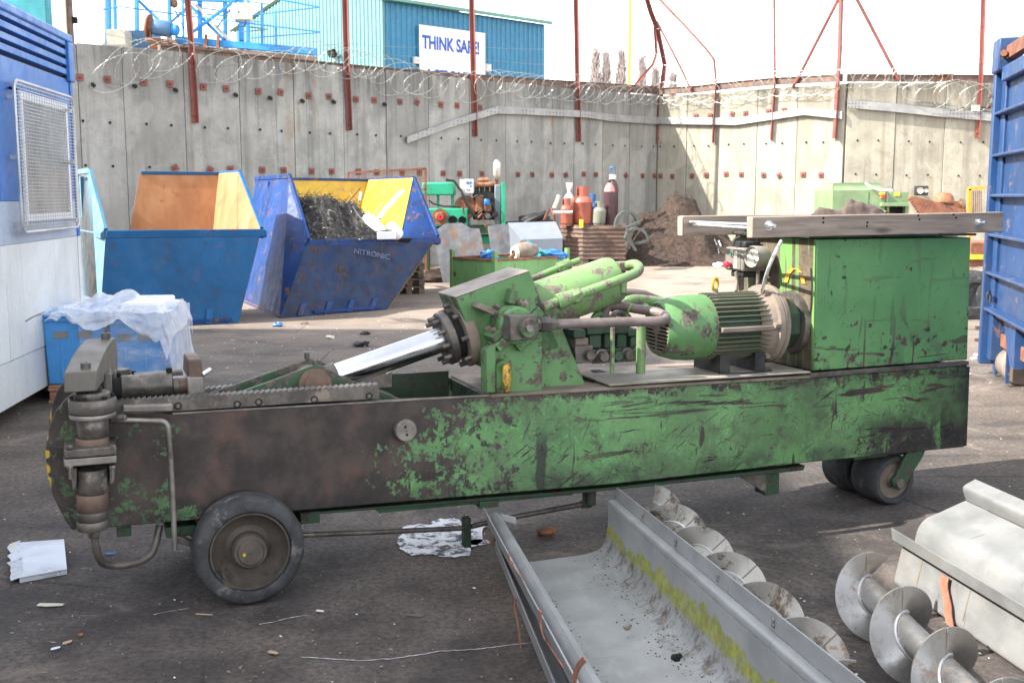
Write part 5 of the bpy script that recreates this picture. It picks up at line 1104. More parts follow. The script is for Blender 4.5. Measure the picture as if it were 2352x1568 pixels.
    mb = MB(); mb.blob(yp(1228, 506, 26.5), .42, .25, .16, 20, 12, .35, 1.8, 4); solo(mb, 'black_sheeting', MAT['black'], 'crumpled black sheeting behind the pale grey hood', 'sheeting')
    mb = MB(); mb.tube([yp(1205, 512, 26.3), yp(1230, 500, 26.2), yp(1255, 489, 26.3)], .07, 8); solo(mb, 'black_duct', MAT['black'], 'black flexible duct resting on the black sheeting', 'duct')
    mb = MB(); mb.bar(yp(1160, 513, 26.4), yp(1190, 511, 26.4), .2, .08); solo(mb, 'drain_grating', MAT['engineblack'], 'dark grating strip behind the hood, by the radiator', 'grating')
    # rubber fenders (bent strips)
    def fender(label, arc, y, w, th):
        mb = MB(); mb.ribbon([yp(a, b, y) for a, b in arc], Y * w, th); solo(mb, 'rubber_fender', MAT['fender'], label, 'rubber strip', 'curved rubber strips by the turnings heap')
    ar = lambda cx, cy, rx, ry, a0, a1, n=12: [(cx + rx * math.cos(R(a0 + (a1 - a0) * i / n)), cy - ry * math.sin(R(a0 + (a1 - a0) * i / n))) for i in range(n + 1)]
    fender('arched rubber strip standing highest beside the ridged bin', ar(1440, 516, 22, 26, 190, 0), 26.0, .35, .07)
    fender('straight rubber strip sloping between the two arches', [(1438, 527), (1455, 519), (1470, 513)], 25.6, .2, .06)
    fender('lower arched rubber strip with a flat foot', ar(1461, 553, 22, 25, 170, -10) + [(1483, 561)], 25.3, .35, .06)
    fender('rubber strip lying flat under the lower arch', [(1437, 563), (1460, 561), (1484, 557)], 25.2, .3, .06)
    fender('rubber strip leaning down against the bin corner', [(1438, 527), (1441, 545), (1448, 562), (1458, 577)], 25.1, .2, .06)
bottles()
# ---------------- heap of brown turnings in the corner
def heap():
    c = flat(PD(1560, 560, 28.6)) ; r = random.Random(3)
    def P(u, v):
        a = (u - .5) * 6.4; b = (v - .5) * 6.4; rr = math.hypot(a / 2.1 , b / 2.4)
        pk = 1.30 * math.exp(-((a + .55) / .95) ** 4) + .62 * math.exp(-((a - .12) / .42) ** 2) + .85 * math.exp(-((a - .75) / .75) ** 4)
        h = min(pk, 1.72) * max(0, 1 - (abs(b - .1) / 2.3) ** 1.5) * (1.0 + .22 * mnoise.noise(Vector((a * 1.3, b * 1.3, 2)))) - .03
        h += (.10 * mnoise.noise(Vector((a * 2.6, b * 2.6, 5))) + .05 * mnoise.noise(Vector((a * 8, b * 8, 1)))) * min(1, max(0, 1.25 - rr) * 2)
        return c + Vector((a, b, h))
    mb = MB(); mb.grid(P, 110, 110); t = tag(build(mb, 'turnings_heap', MAT['heap'], smooth=60), 'big brown heap of metal turnings in the wall corner', 'heap')
    mb = MB()
    for i in range(2600):
        p = P(r.random(), r.random())
        if p.z < .05: continue
        e = Vector((r.gauss(0, 1), r.gauss(0, 1), r.gauss(.3, .7))).normalized() * r.uniform(.04, .13); mb.tube([p - e * .3, p + e * .5 + Vector((0, 0, .03)), p + e + Vector((r.uniform(-.04, .04), 0, -.02))], .006, 3)
    build(mb, 'loose_turnings', MAT['heap'], t, smooth=0, kind='stuff')
    # fringe of turnings and litter in front of it
    mb = MB()
    for i in range(900):
        p = G(r.gauss(1560, 70), r.uniform(575, 612)); s = r.uniform(.02, .09); mb.blob(p + Z * s * .3, s, s, s * .6, 5, 3, .5, 2, i)
    tag(build(mb, 'turnings_fringe', MAT['heap'], smooth=0), kind='stuff', label='scattered brown turnings at the foot of the heap')
    def scrap(px, py, s, m_, lab, nm='litter_scrap', cat='litter'):
        mb = MB(); p = G(px, py); mb.blob(p + Z * s * .35, s, s * .7, s * .5, 14, 8, .7, 2.2, px); solo(mb, nm, MAT[m_], lab, cat, smooth=0)
    scrap(1700 - 8, 601, .18, 'paper', 'white paper scrap right of the spilled litter'); scrap(1519, 592, .3, 'paper', 'torn white plastic sheet at the foot of the turnings heap'); scrap(1590, 607, .16, 'cream', 'pale yellowish wrapper in front of the heap'); scrap(1627, 608, .14, 'cream', 'small cream wrapper on the open ground before the heap')
    scrap(1649, 612, .12, 'white', 'white scrap on the ground below the white rag'); scrap(1637, 593, .13, 'bluecap', 'bright blue scrap lying beside the white rag'); scrap(1485, 607, .2, 'worn', 'grey metal scrap below the rubber strips'); scrap(1500, 585, .2, 'swarfdark', 'dark scrap lump between rubber strips and heap')
    mb = MB()
    def Rg(u, v): 
        p = yp(1628 + 34 * u, 590 - 38 * (v ** .8) * (1 - .25 * (u - .5) ** 2 * 4) , 27.2); return p + Y * (.5 * v + .16 * math.sin(u * 17 + v * 2)) + Z * .05 * math.sin(u * 23)
    mb.grid(Rg, 26, 10); solo(mb, 'white_rag', MAT['paper'], 'white cloth rag heaped on the turnings behind the switch box', 'rag')
heap()
# ---------------- green cabinet and odds at the far right wall
def far_right():
    y = 25.4; t = thing('machine_cabinet', 'pale green machine cabinet with a sloping top by the right wall', 'cabinet', flat(yp(1960, 450, y))); g = MAT['palegreen']
    a = yp(1912, 437, y); b = yp(2035, 437, y); h = a.z; w = b.x - a.x; A = flat(a)
    mb = MB(); mb.box(A, X * w, Y * 1.5, Z * h); build(mb, 'body', g, t, bevel=.01)
    L = flat(yp(1893, 437, y + .9)); top = yp(1930, 422, y + .5).z
    mb = MB(); mb.prism([A + Z * (h + .003), A + X * w + Z * (h + .003), A + X * w + Y * .5 + Z * top, A + X * .17 + Y * .5 + Z * top], Y * .02); mb.prism([A + X * .17 + Y * .5 + Z * top, A + X * w + Y * .5 + Z * top, A + X * w + Y * 1.5 + Z * top, A + X * .17 + Y * 1.5 + Z * top], Z * .02); mb.prism([A + Z * (h + .003), A + X * .17 + Y * .5 + Z * top, A + X * .17 + Y * 1.5 + Z * top, A + Y * 1.5 + Z * (h + .003)], X * .02); mb.prism([A + X * w + Z * (h + .003), A + X * w + Y * .5 + Z * top, A + X * w + Y * 1.5 + Z * top, A + X * w + Y * 1.5 + Z * (h + .003)], -X * .02); build(mb, 'sloping_top', g, t)
    mb = MB(); mb.box(A + X * (w * .68) - Y * .006 + Z * .3, X * .012, Y * .006, Z * (h - .35)); build(mb, 'door_seam', MAT['greendark'], t)
    build(fbox(2038, 441, 2088, 468, y + .1, .7), 'side_box', g, t, bevel=.01); build(fbox(2025, 466, 2089, 474, y - .15, .8), 'shelf', g, t, bevel=.008); mb = fbox(2036, 474, 2084, 500, y + .2, .5); build(mb, 'recess', MAT['dark'], t)  # the recess is a solid black box standing in for its shade
    for x0, x1 in ((2035, 2043), (2078, 2088)):
        mb = fbox(x0, 474, x1, 520, y - .0, .2); q = yp(x0, 500, y); mb.box(flat(q), X * .09, Y * .2, Z * q.z); build(mb, 'leg', g, t)
    k = build(fbox(2022, 442, 2034, 456, y - .04, .05), 'stop_box', MAT['yellowpaint'], t, bevel=.01); mb = MB(); mb.lathe(yp(2028, 451, y - .04), -Y, [(0, .04), (.05, .045), (.06, .03), (.06, 0)], 12); build(mb, 'stop_button', MAT['red'], k)
    build(fbox(2054, 443, 2067, 450, y + .085, .02), 'sticker', MAT['yellowpaint'], t)
    mb = MB(); mb.tube([yp(1988, 421, y), yp(2000, 429, y - .1), yp(2020, 437, y - .1), yp(2050, 437, y - .1)], .022, 6); build(mb, 'cable', MAT['white'], t); mb = MB(); mb.tube([yp(2039, 437, y - .1), yp(2037, 470, y - .1)], .02, 6); build(mb, 'cable', MAT['worn'], t)
    # wall floodlight
    p = wb(2116, 438, .2); f = thing('floodlight', 'black twin floodlight mounted on the sunlit wall', 'floodlight', p); mb = MB(); mb.boxc(p, X * .32, Y * .18, Z * .25); build(mb, 'housing', MAT['engineblack'], f, bevel=.02)
    for dx, r_ in ((-.06, .085), (.09, .055)):
        mb = MB(); mb.lathe(p + X * dx - Y * .09, -Y, [(0, r_), (.02, r_), (.02, r_ * .85), (.005, r_ * .5), (.005, 0)], 16); build(mb, 'lens', MAT['silver'], f)
    mb = MB(); mb.bar(p + Y * .09, p + Y * .3 + Z * .05, .06, .06); build(mb, 'bracket', MAT['engineblack'], f)
    # toothed rusty beam
    y2 = 22; pts = [(2090, 455), (2094, 450), (2110, 452), (2200, 476), (2230, 484), (2230, 560), (2120, 520)]
    tooth = []
    for i in range(9): tooth += [(2121 - i * 3.4, 500 - i * 5), (2115 - i * 3.2, 500 - i * 5.2)]
    mb = MB(); mb.prism([yp(a_, b_, y2) for a_, b_ in [(2088, 457), (2092, 451), (2108, 453), (2235, 486), (2235, 520), (2140, 505), (2126, 492)] + tooth[2:]], Y * .12); solo(mb, 'toothed_beam', MAT['ruststeel'], 'rusty sloping steel beam with a toothed lower edge', 'beam')
    v = thing('rusty_valve', 'rusty domed valve body behind the toothed beam', 'valve', flat(yp(2165, 470, 23))); c = yp(2167, 462, 23)
    mb = MB(); mb.lathe(c - Z * .05, Z, [(0, .20), (.03, .22), (.14, .20), (.22, .13), (.24, 0)], 18); build(mb, 'dome', MAT['enginerust'], v)
    mb = MB(); mb.cyl(c - X * .35 - Z * .1, c + X * .42 - Z * .1, .10, n=14); build(mb, 'barrel', MAT['enginerust'], v); mb = MB(); mb.lathe(c + X * .36 - Z * .1, X, [(0, 0), (0, .15), (.06, .15), (.06, 0)], 14); build(mb, 'flange', MAT['brownsteel'], v); mb = MB(); mb.boxc(c - Z * (c.z / 2 + .1) , X * .5, Y * .4, Z * (c.z - .25)); build(mb, 'stand', MAT['brownsteel'], v)
    # orange frame and body behind the container
    o = thing('barrier_gate', 'orange steel barrier frame by the wall, partly hidden by the blue container', 'barrier', flat(yp(2240, 460, 20)));
    for a_, b_ in (((2226, 434), (2226, 520)), ((2224, 434), (2262, 431)), ((2226, 520), (2262, 520))):
        mb = MB(); mb.bar(yp(*a_, 20), yp(*b_, 20), .06, .06); build(mb, 'bar', MAT['orangepaint'], o)
    for i in range(6):
        mb = MB(); mb.bar(yp(2231 + 4.5 * i, 438, 20), yp(2231 + 4.5 * i, 520, 20), .012, .012); build(mb, 'rod', MAT['ruststeel'], o)
    mb = MB(); q = flat(yp(2226, 520, 20)); mb.box(q, X * .06, Y * .06, Z * yp(2226, 520, 20).z); build(mb, 'leg', MAT['orangepaint'], o)
    m = thing('orange_machine', 'orange machine body on dark wheels, glimpsed between green tank and blue container', 'machine', flat(yp(2245, 650, 15)))
    build(fbox(2226, 556, 2300, 612, 15, 1.0), 'body', MAT['ruststeel'], m, bevel=.02); build(fbox(2222, 585, 2290, 596, 14.96, .04), 'trim', MAT['yellowpaint'], m)
    for px in (2241, 2300):
        c = yp(px, 650, 15); mb = MB(); mb.lathe(Vector((c.x, 15.0, .34)), -Y, [(-.25, 0), (-.25, .3), (-.2, .34), (0, .34), (.02, .3), (.02, .18), (-.02, .16), (-.02, 0)], 22); build(mb, 'wheel', MAT['rubber'], m)
far_right()
# ---------------- tall blue roll-off container
def container():
    a = flat(G(2272, 861)); b = flat(PD(2352, 700, 9.05)); d = (b - a).normalized(); n = Vector((d.y, -d.x, 0)); n = n if n.x < 0 else -n; L = 6.2; W = 2.4
    at = lambda px, py, off=0.0: PL(px, py, a + n * off, n)
    t = thing('roll_off_container', 'tall ribbed blue container at the right, on a steel roller', 'container', a, math.atan2(d.y, d.x)); m_ = MAT['containerblue']
    zt = at(2325, 172).z; zb = at(2320, 742).z; o = a + d * .16
    mb = MB(); mb.box(o + Z * zb, d * L, -n * .02, Z * (zt - zb)); build(mb, 'side_panel', m_, t)
    mb = MB(); mb.box(o + Z * zb - n * W, d * .02, n * (W - .03), Z * (zt - zb)); build(mb, 'end_panel', m_, t); mb = MB(); mb.box(o + Z * zb - n * W, d * L, n * .02, Z * (zt - zb)); build(mb, 'side_panel', m_, t)
    mb = MB(); mb.box(o + Z * (zb - .02) - n * W, d * L, n * W, Z * .02); build(mb, 'floor', MAT['ruststeel'], t)
    mb = MB(); mb.box(o + Z * (zt - .05) + n * .003, d * L, n * .07, Z * .13); build(mb, 'top_rail', m_, t, bevel=.012)
    ztop = at(2292, 113).z
    for off in (0, -W + .02):
        mb = MB(); mb.box(a - d * .14 + n * (off - .06) + Z * .10, d * .10, n * .15, Z * (ztop - .12)); build(mb, 'corner_post', m_, t, bevel=.01); mb = MB(); mb.box(a - d * .03 + n * (off - .10) + Z * .16, d * .19, n * .13, Z * (ztop - .2)); build(mb, 'corner_post', m_, t, bevel=.01)
    mb = MB(); mb.box(a - d * .15 - n * .09 + Z * (ztop - .28), d * .32, n * .20, Z * .30); build(mb, 'post_cap', m_, t, bevel=.015)
    mb = MB(); mb.bar(at(2312, 128, .0), at(2312, 128, 0) + d * 4, .09, .12); build(mb, 'top_bar', MAT['ruststeel'], t, bevel=.006); mb = MB(); mb.cyl(at(2306, 122, .01), at(2306, 122, .09), .03, n=10); build(mb, 'bolt', MAT['ruststeel'], t)
    for py in (281, 369, 455, 541, 626, 708):
        z_ = at(2268, py).z; mb = MB(); mb.prism([a - d * .17 + n * .003 + Z * z_, a - d * .17 + n * .08 + Z * (z_ + .012), a - d * .17 + n * .08 + Z * (z_ + .036), a - d * .17 + n * .003 + Z * (z_ + .045)], d * (L + .3)); build(mb, 'rib', m_, t, bevel=.006)
    mb = MB(); mb.prism([o + d * .05 + Z * zb + n * -.05, o + d * .9 + Z * (zb), o + d * .9 + Z * (.22), o + d * .75 + Z * .22], -n * .08); build(mb, 'gusset', m_, t)
    mb = MB(); mb.box(a + d * .16 - n * .05 + Z * .30, d * 1.2, -n * .12, Z * .12); build(mb, 'roller_bracket', MAT['ruststeel'], t, bevel=.008); mb = MB(); mb.box(a + d * .02 - n * .05 + Z * .02, d * .09, n * .03, Z * .5); build(mb, 'roller_bracket', m_, t, bevel=.008); mb = MB(); mb.box(a + d * .62 - n * .05 + Z * .03, d * .05, n * .03, Z * .35); build(mb, 'roller_bracket', m_, t)
    c = a + d * .14 - n * .16 + Z * .145; mb = MB(); mb.lathe(c, d, [(0, 0), (0, .135), (.02, .145), (.42, .145), (.44, .135), (.44, 0)], 24); build(mb, 'roller', MAT['dusty'], t)
    for z_ in (.42, .30):
        mb = MB(); mb.box(a - d * .20 - n * .02 + Z * z_, d * .06, n * .14, Z * .03); build(mb, 'hinge', MAT['brownsteel'], t)
    for z_ in (2.62, 2.54):
        mb = MB(); mb.box(a - d * .22 - n * .02 + Z * z_, d * .10, n * .14, Z * .025); build(mb, 'hinge', MAT['brownsteel'], t)
    mb = MB(); mb.tube([at(2270, 690, .05), at(2268, 675, .08), at(2273, 668, .08), at(2276, 680, .06), at(2274, 695, .05)], .010, 6); build(mb, 'hook', MAT['worn'], t)
    # painted pink dashes
    for x_, y0, y1 in ((2247, 560, 600), (2288, 628, 640), (2254, 640, 690)):
        p, q = at(x_, y0, .092), at(x_ + 4, y1, .092)
    for f in range(3):
        c = a + d * (5.6) - n * (.2 + f) + Z * .145
container()
# ---------------------------------------------------------------- the green wheeled press
_A = PD(690, 1170, 4.75); _B = PD(2075, 1038, 5.95)
MU = flat(_B - _A).normalized(); MV = Vector((-MU.y, MU.x, 0)); MO = flat(_A)
def M(px, py, v=0.0): return PL(px, py, MO + MV * v, MV)
def mu(px, py=1000, v=0.0): return (M(px, py, v) - MO).dot(MU)
def mloc(u, v, w): return MO + MU * u + MV * v + Z * w
PRESS = thing('wheeled_press', 'long green wheeled hydraulic press with scuffed paint, filling the middle of the yard', 'machine', MO, math.atan2(MU.y, MU.x))
def mp(mb, name, m, bevel=0.0, parent=None, **k): return build(mb, name, MAT[m] if isinstance(m, str) else m, parent or PRESS, bevel=bevel, **k)
def mprism(pts, v0, v1, mb=None): return (mb or MB()).prism([M(x, y, v0) for x, y in pts], MV * (v1 - v0))
def mbox(x0, y0, x1, y1, v0, v1, mb=None):
    ym = (y0 + y1) / 2; xm = (x0 + x1) / 2; a = M(x0, ym, v0); b = M(x1, ym, v0); lo = M(xm, y1, v0).z; hi = M(xm, y0, v0).z
    return (mb or MB()).box(flat(a, lo), MU * (b - a).dot(MU), MV * (v1 - v0), Z * (hi - lo))
def mcyl_v(px, py, v0, v1, r, n=16, mb=None, r1=None): return (mb or MB()).cyl(M(px, py, v0), M(px, py, v0) + MV * (v1 - v0), r, r1, n)
def hexnut(p, ax, r, L, mb=None): return (mb or MB()).lathe(p, ax, [(0, 0), (0, r * .92), (L * .15, r), (L * .85, r), (L, r * .92), (L, 0)], 6)
# --- paint of the long beam: bare oily steel along the front half, scuffed green behind, grime low at the rear end
def beam_paint():
    b = NB('scuffed_beam_paint'); co = b.raw; x, y, z = b.xyz()
    U = lambda px: mu(px, 1000)
    nz = lambda s, d=6, r=.6, st=None, dist=0.0: b.noise(s, d, r, st, co, dist)
    warp = b.op('MULTIPLY', b.op('SUBTRACT', nz(2.2, 8, .68), .5), 1.5); xw = b.op('ADD', x, warp)
    bare = b.op('MULTIPLY', b.mr(xw, U(330), U(480)), b.mr(xw, U(760), U(1000), 1, 0))
    front = b.mr(x, U(330), U(420), 1, 0)
    t = b.op('ADD', b.op('MULTIPLY', bare, -.20), .577)                # chip threshold
    t = b.op('ADD', t, b.op('MULTIPLY', front, -.034))
    t = b.op('ADD', t, b.op('MULTIPLY', b.mr(x, U(850), U(1500), 1, 0), b.op('MULTIPLY', -.072, b.op('SUBTRACT', 1.0, bare))))
    t = b.op('ADD', t, b.op('MULTIPLY', b.op('MULTIPLY', b.mr(z, .36, .52, 1, 0), b.mr(x, U(1850), U(2050))), -.08))
    n1 = b.op('ADD', b.op('ADD', b.op('MULTIPLY', nz(5, 12, .74, (1, 1, .8), .3), .44), b.op('MULTIPLY', nz(22, 8, .7, (1, 1, 1), .4), .36)), b.op('MULTIPLY', nz(60, 4, .6), .20))
    edge = b.op('MULTIPLY', b.mr(b.op('ABSOLUTE', b.op('SUBTRACT', z, b.op('SUBTRACT', .80, b.op('MULTIPLY', x, .018)))), .0, .06, -.075, 0), 1.0); t = b.op('ADD', t, edge)
    chip = b.mr(b.op('SUBTRACT', n1, t), -.003, .007)
    # long level scrapes and a few steep ones
    reg = b.mr(x, U(1150), U(1500)); 
    s1 = b.mr(nz(3.2, 4, .6, (.55, 1, 6), .5), .618, .630); s2 = b.mr(nz(4.5, 3, .55, (3.2, 1, .5), .8), .652, .664)
    band = b.mr(b.op('ABSOLUTE', b.op('SUBTRACT', z, b.op('ADD', .64, b.op('MULTIPLY', nz(1.1, 3), .05)))), .0, .12, 1, 0)
    s1b = b.mr(nz(5.5, 5, .65, (.5, 1, 5), .6), .555, .572)
    gz = b.op('MAXIMUM', b.op('MULTIPLY', s1, reg), b.op('MAXIMUM', b.op('MULTIPLY', s2, .9), b.op('MULTIPLY', b.op('MULTIPLY', s1b, band), reg)))
    dg = b.op('MULTIPLY', b.mr(nz(1.6, 3), .46, .58), b.op('MAXIMUM', b.scratch(32, 5, .635, .648), b.scratch(-24, 6, .645, .658))); dg = b.op('MAXIMUM', dg, b.scratch(68, 7, .675, .687, .85))
    chip = b.op('MAXIMUM', chip, b.op('MAXIMUM', gz, dg))
    green = b.mix(b.mr(nz(2.2, 5), .35, .65), (.088, .216, .074), (.138, .300, .112))
    fine = b.mr(nz(30, 4, .6, (1, 1, .25), 1.0), .60, .66, 0, .6); green = b.mix(fine, green, (.045, .15, .06))
    hl = b.mr(nz(13, 3, .5, (1.5, 1, 1), 2.0), .62, .65, 0, .45); green = b.mix(hl, green, (.16, .46, .18))
    scl = b.mr(nz(6, 3, .5, (1, 1, 2.4), 1.5), .64, .66, 0, .6); green = b.mix(scl, green, (.05, .10, .055))
    green = b.mix(b.op('MAXIMUM', b.scratch(55, 9, .66, .675, .55, wob=.1), b.scratch(-40, 11, .66, .675, .55, wob=.1)), green, (.19, .42, .20))
    blot = b.mr(nz(3.1, 9, .75, (1, 1, .8)), .53, .62, 0, .65); green = b.mix(blot, green, (.06, .085, .05))
    dirt = b.mr(nz(1.8, 7, .7), .42, .64, 0, .72); green = b.mix(dirt, green, (.060, .092, .05))
    metal_ = b.mix(b.mr(nz(5, 6, .65), .36, .66), (.031, .024, .023), (.074, .055, .049)); metal_ = b.mix(b.mr(nz(2.6, 6, .7), .52, .64, 0, .55), metal_, (.13, .065, .045)); metal_ = b.mix(b.mr(nz(3.6, 8, .7, (1, 1, .6)), .58, .7, 0, .5), metal_, (.17, .155, .15))
    green = b.mix(b.op('MULTIPLY', front, .72), green, b.mix(b.mr(nz(9, 6, .7), .38, .62), (.022, .050, .028), (.060, .150, .065)))
    semi = b.op('MULTIPLY', b.mr(b.op('SUBTRACT', n1, t), -.055, -.002), b.mr(nz(2.6, 5, .65), .34, .60)); green = b.mix(b.op('MULTIPLY', semi, .85), green, b.mix(b.mr(nz(14, 5, .7), .4, .6), (.055, .085, .045), (.075, .062, .05)))
    chip = b.op('MAXIMUM', chip, b.op('MULTIPLY', b.edge(.012), b.mr(nz(7, 6), .40, .52)))
    c = b.mix(chip, green, metal_)
    # black oil streak and rear grime
    wz = b.op('MULTIPLY', b.op('SUBTRACT', nz(5, 5, .7), .5), .25)
    g1 = b.op('MULTIPLY', b.mr(b.op('ADD', x, wz), U(1880), U(2060)), b.mr(b.op('ADD', z, b.op('MULTIPLY', wz, 1.4)), .40, .62, 1, 0)); g1 = b.op('MULTIPLY', g1, b.mr(nz(4.5, 8, .75, (1, 1, 1), .8), .40, .50))
    g2 = b.mr(b.op('ABSOLUTE', b.op('SUBTRACT', b.op('ADD', x, b.op('MULTIPLY', wz, .25)), U(1243))), .02, .035, .85, 0); g2 = b.op('MULTIPLY', g2, b.mr(z, .50, .66, 1, 0))
    g3 = b.op('MULTIPLY', b.mr(b.op('ADD', z, b.op('MULTIPLY', wz, .5)), .34, .44, .7, 0), b.mr(nz(3, 6, .7), .42, .58)); g4 = b.op('MULTIPLY', b.mr(b.op('ADD', x, b.op('MULTIPLY', wz, .3)), U(2165), U(2215), 0, .85), b.mr(nz(6, 6, .7), .3, .5))
    c = b.mix(b.op('MAXIMUM', b.op('MAXIMUM', g1, g2), b.op('MAXIMUM', g3, g4)), c, (.018, .017, .018))
    ylw = b.op('MULTIPLY', b.mr(b.op('ADD', x, b.op('MULTIPLY', wz, .05)), U(109), U(113), 1, 0), b.mr(nz(9, 3), .45, .5)); c = b.mix(ylw, c, (.55, .36, .03))
    b.bump(b.op('ADD', b.op('MULTIPLY', nz(1.4, 3), 2), b.op('MULTIPLY', chip, -.35)), .005, .4)
    return b.done(c, b.mix(chip, b.mr(nz(6, 5), .3, .7, .34, .55), b.mr(nz(7, 5), .3, .7, .42, .62)), b.op('MULTIPLY', chip, .25), Specular_IOR_Level=.5)
MAT['beam'] = beam_paint()
def tank_paint():
    b = NB('scratched_tank_paint'); co = b.raw; x, y, z = b.xyz(); nz = lambda s, d=6, r=.6, st=None, dist=0.0: b.noise(s, d, r, st, co, dist)
    g = b.mix(b.mr(nz(1.6, 4), .35, .65), (.092, .228, .082), (.128, .290, .108)); g = b.mix(b.mr(nz(2.4, 7, .7), .46, .68, 0, .5), g, (.10, .24, .10))
    run = b.op('MULTIPLY', b.mr(nz(7, 3, .5, (1, 1, .04)), .54, .70, 0, .35), b.mr(z, .85, 1.25, 1, 0)); g = b.mix(run, g, (.035, .085, .045))
    lo = b.mr(z, .78, 1.15, 1, 0)
    t = b.op('SUBTRACT', .596, b.op('MULTIPLY', lo, .055)); n1 = b.op('ADD', b.op('MULTIPLY', nz(8, 10, .7), .6), b.op('MULTIPLY', nz(24, 5, .6), .4)); chip = b.mr(b.op('SUBTRACT', n1, t), -.004, .01)
    g = b.mix(b.op('MAXIMUM', b.scratch(58, 8, .66, .675, .5, wob=.1), b.scratch(-35, 10, .665, .68, .5, wob=.1)), g, (.05, .10, .05)); g = b.mix(b.op('MULTIPLY', b.mr(z, .80, 1.1, 1, 0), b.mr(nz(3.5, 8, .74), .48, .60, 0, .75)), g, (.075, .085, .055))
    v = b.mr(nz(6, 3, .5, (2.8, 1, .45), .7), .605, .62); h = b.mr(nz(4, 3, .55, (.55, 1, 5), .6), .61, .625); h2 = b.mr(nz(9, 3, .5, (.8, 1, 2.0), 1.8), .66, .675, 0, .7)
    chip = b.op('MAXIMUM', chip, b.op('MULTIPLY', b.op('MAXIMUM', b.op('MAXIMUM', v, h), h2), b.op('ADD', .25, b.op('MULTIPLY', lo, .75))))
    chip = b.op('MAXIMUM', chip, b.op('MULTIPLY', b.edge(.012), b.mr(nz(7, 6), .42, .54)))
    m_ = b.mix(b.mr(nz(9, 5), .4, .65), (.035, .026, .024), (.10, .06, .05)); c = b.mix(chip, g, m_)
    b.bump(b.op('ADD', b.op('MULTIPLY', nz(1.1, 3), 3), b.op('MULTIPLY', chip, -.3)), .005, .4); return b.done(c, b.mix(chip, b.mr(nz(5, 5), .3, .7, .32, .5), .7), 0)
MAT['tankgreen'] = tank_paint()
def tank_end_paint():
    b = NB('oil_streaked_end_paint'); co = b.raw; x, y, z = b.xyz(); nz = lambda s, d=6, r=.6, st=None, dist=0.0: b.noise(s, d, r, st, co, dist)
    dirtc = b.mix(b.mr(nz(9, 8, .75), .35, .65), (.060, .044, .030), (.15, .115, .075)); run = b.mr(nz(8.5, 3, .55, (1, 1, .035), .25), .60, .62); run2 = b.mr(nz(22, 3, .5, (1, 1, .03), .2), .60, .63, 0, .8)
    c = b.mix(b.op('MAXIMUM', run, run2), dirtc, (.13, .27, .075)); c = b.mix(b.mr(nz(3, 7, .7), .56, .68, 0, .55), c, (.13, .15, .06)); c = b.mix(b.op('MULTIPLY', b.mr(z, .95, .8), b.mr(nz(5, 5), .35, .6)), c, (.025, .021, .018))
    b.bump(nz(25, 6, .7), .004, .5); return b.done(c, .75)
MAT['tankend'] = tank_end_paint()
# --- frame: two side plates, floor, deck
SIDE = [(150, 918), (128, 945), (112, 985), (104, 1035), (108, 1085), (122, 1140), (150, 1195), (165, 1216), (262, 1210), (690, 1172), (1400, 1112), (1850, 1062), (2215, 1026), (2222, 838), (1868, 868), (1400, 895), (1128, 908), (870, 920), (400, 950), (300, 940), (256, 925), (200, 905), (170, 902)]
mp(mprism(SIDE, 0, .03), 'side_plate', 'beam', .004)
W_ = .56
mb = MB(); mb.prism([M(x, y, 0) + MV * (W_ - .03) for x, y in SIDE], MV * .03); mp(mb, 'side_plate', 'beam', .004)
_zb = M(1200, 1118).z
mb = MB(); mb.box(mloc(mu(300), .03, _zb + .01), MU * (mu(2210) - mu(300)), MV * (W_ - .06), Z * .03); mp(mb, 'floor_plate', 'oily')
mb = MB(); mb.box(mloc(mu(1118), .03, _zb + .045), MU * .03, MV * (W_ - .06), Z * .40); mp(mb, 'cross_plate', 'greendark')
mb = MB(); mb.box(mloc(mu(880), W_ - .055, _zb + .25), MU * (mu(1110) - mu(880)), MV * .02, Z * .24); mp(mb, 'channel_lining', 'greendark')
mb = MB(); e = M(2214, 1000); f = M(2222, 840); mb.prism([M(2214, 1024), M(2221, 842), M(2221, 842) + MV * W_, M(2214, 1024) + MV * W_], MU * .02); mp(mb, 'rear_plate', 'beam')
# deck
a, b_ = M(1128, 905, -.012), M(1872, 861, -.012); dv = MV * (W_ + .03)
mb = MB(); mb.hexa([a - Z * .016, b_ - Z * .016, b_ + dv - Z * .016, a + dv - Z * .016, a, b_, b_ + dv, a + dv]); mp(mb, 'deck_plate', 'dusty', .003)
mb = MB(); a2, b2 = M(1400, 886, -.03), M(1862, 856, -.03); mb.hexa([a2, b2, b2 + MV * .34, a2 + MV * .34, a2 + Z * .006, b2 + Z * .006, b2 + MV * .34 + Z * .006, a2 + MV * .34 + Z * .006]); mp(mb, 'deck_sheet', metal('scuffed_deck_sheet', (.26, .24, .20), (.40, .36, .31), .6, .25, 4, c3=(.10, .24, .12), t3=.64))
for px, w_ in ((1360, .03), (1425, .05)):
    mb = MB(); q = M(px, 850, .12); q.z = M(1300, 880, 0).z + .012; mb.box(Vector((q.x, q.y, M(px, 888, 0).z + .006)), MU * w_, MV * .34, Z * .004); mp(mb, 'deck_slot', 'dark')  # thin black sheet laid on the deck as the shade of a slot
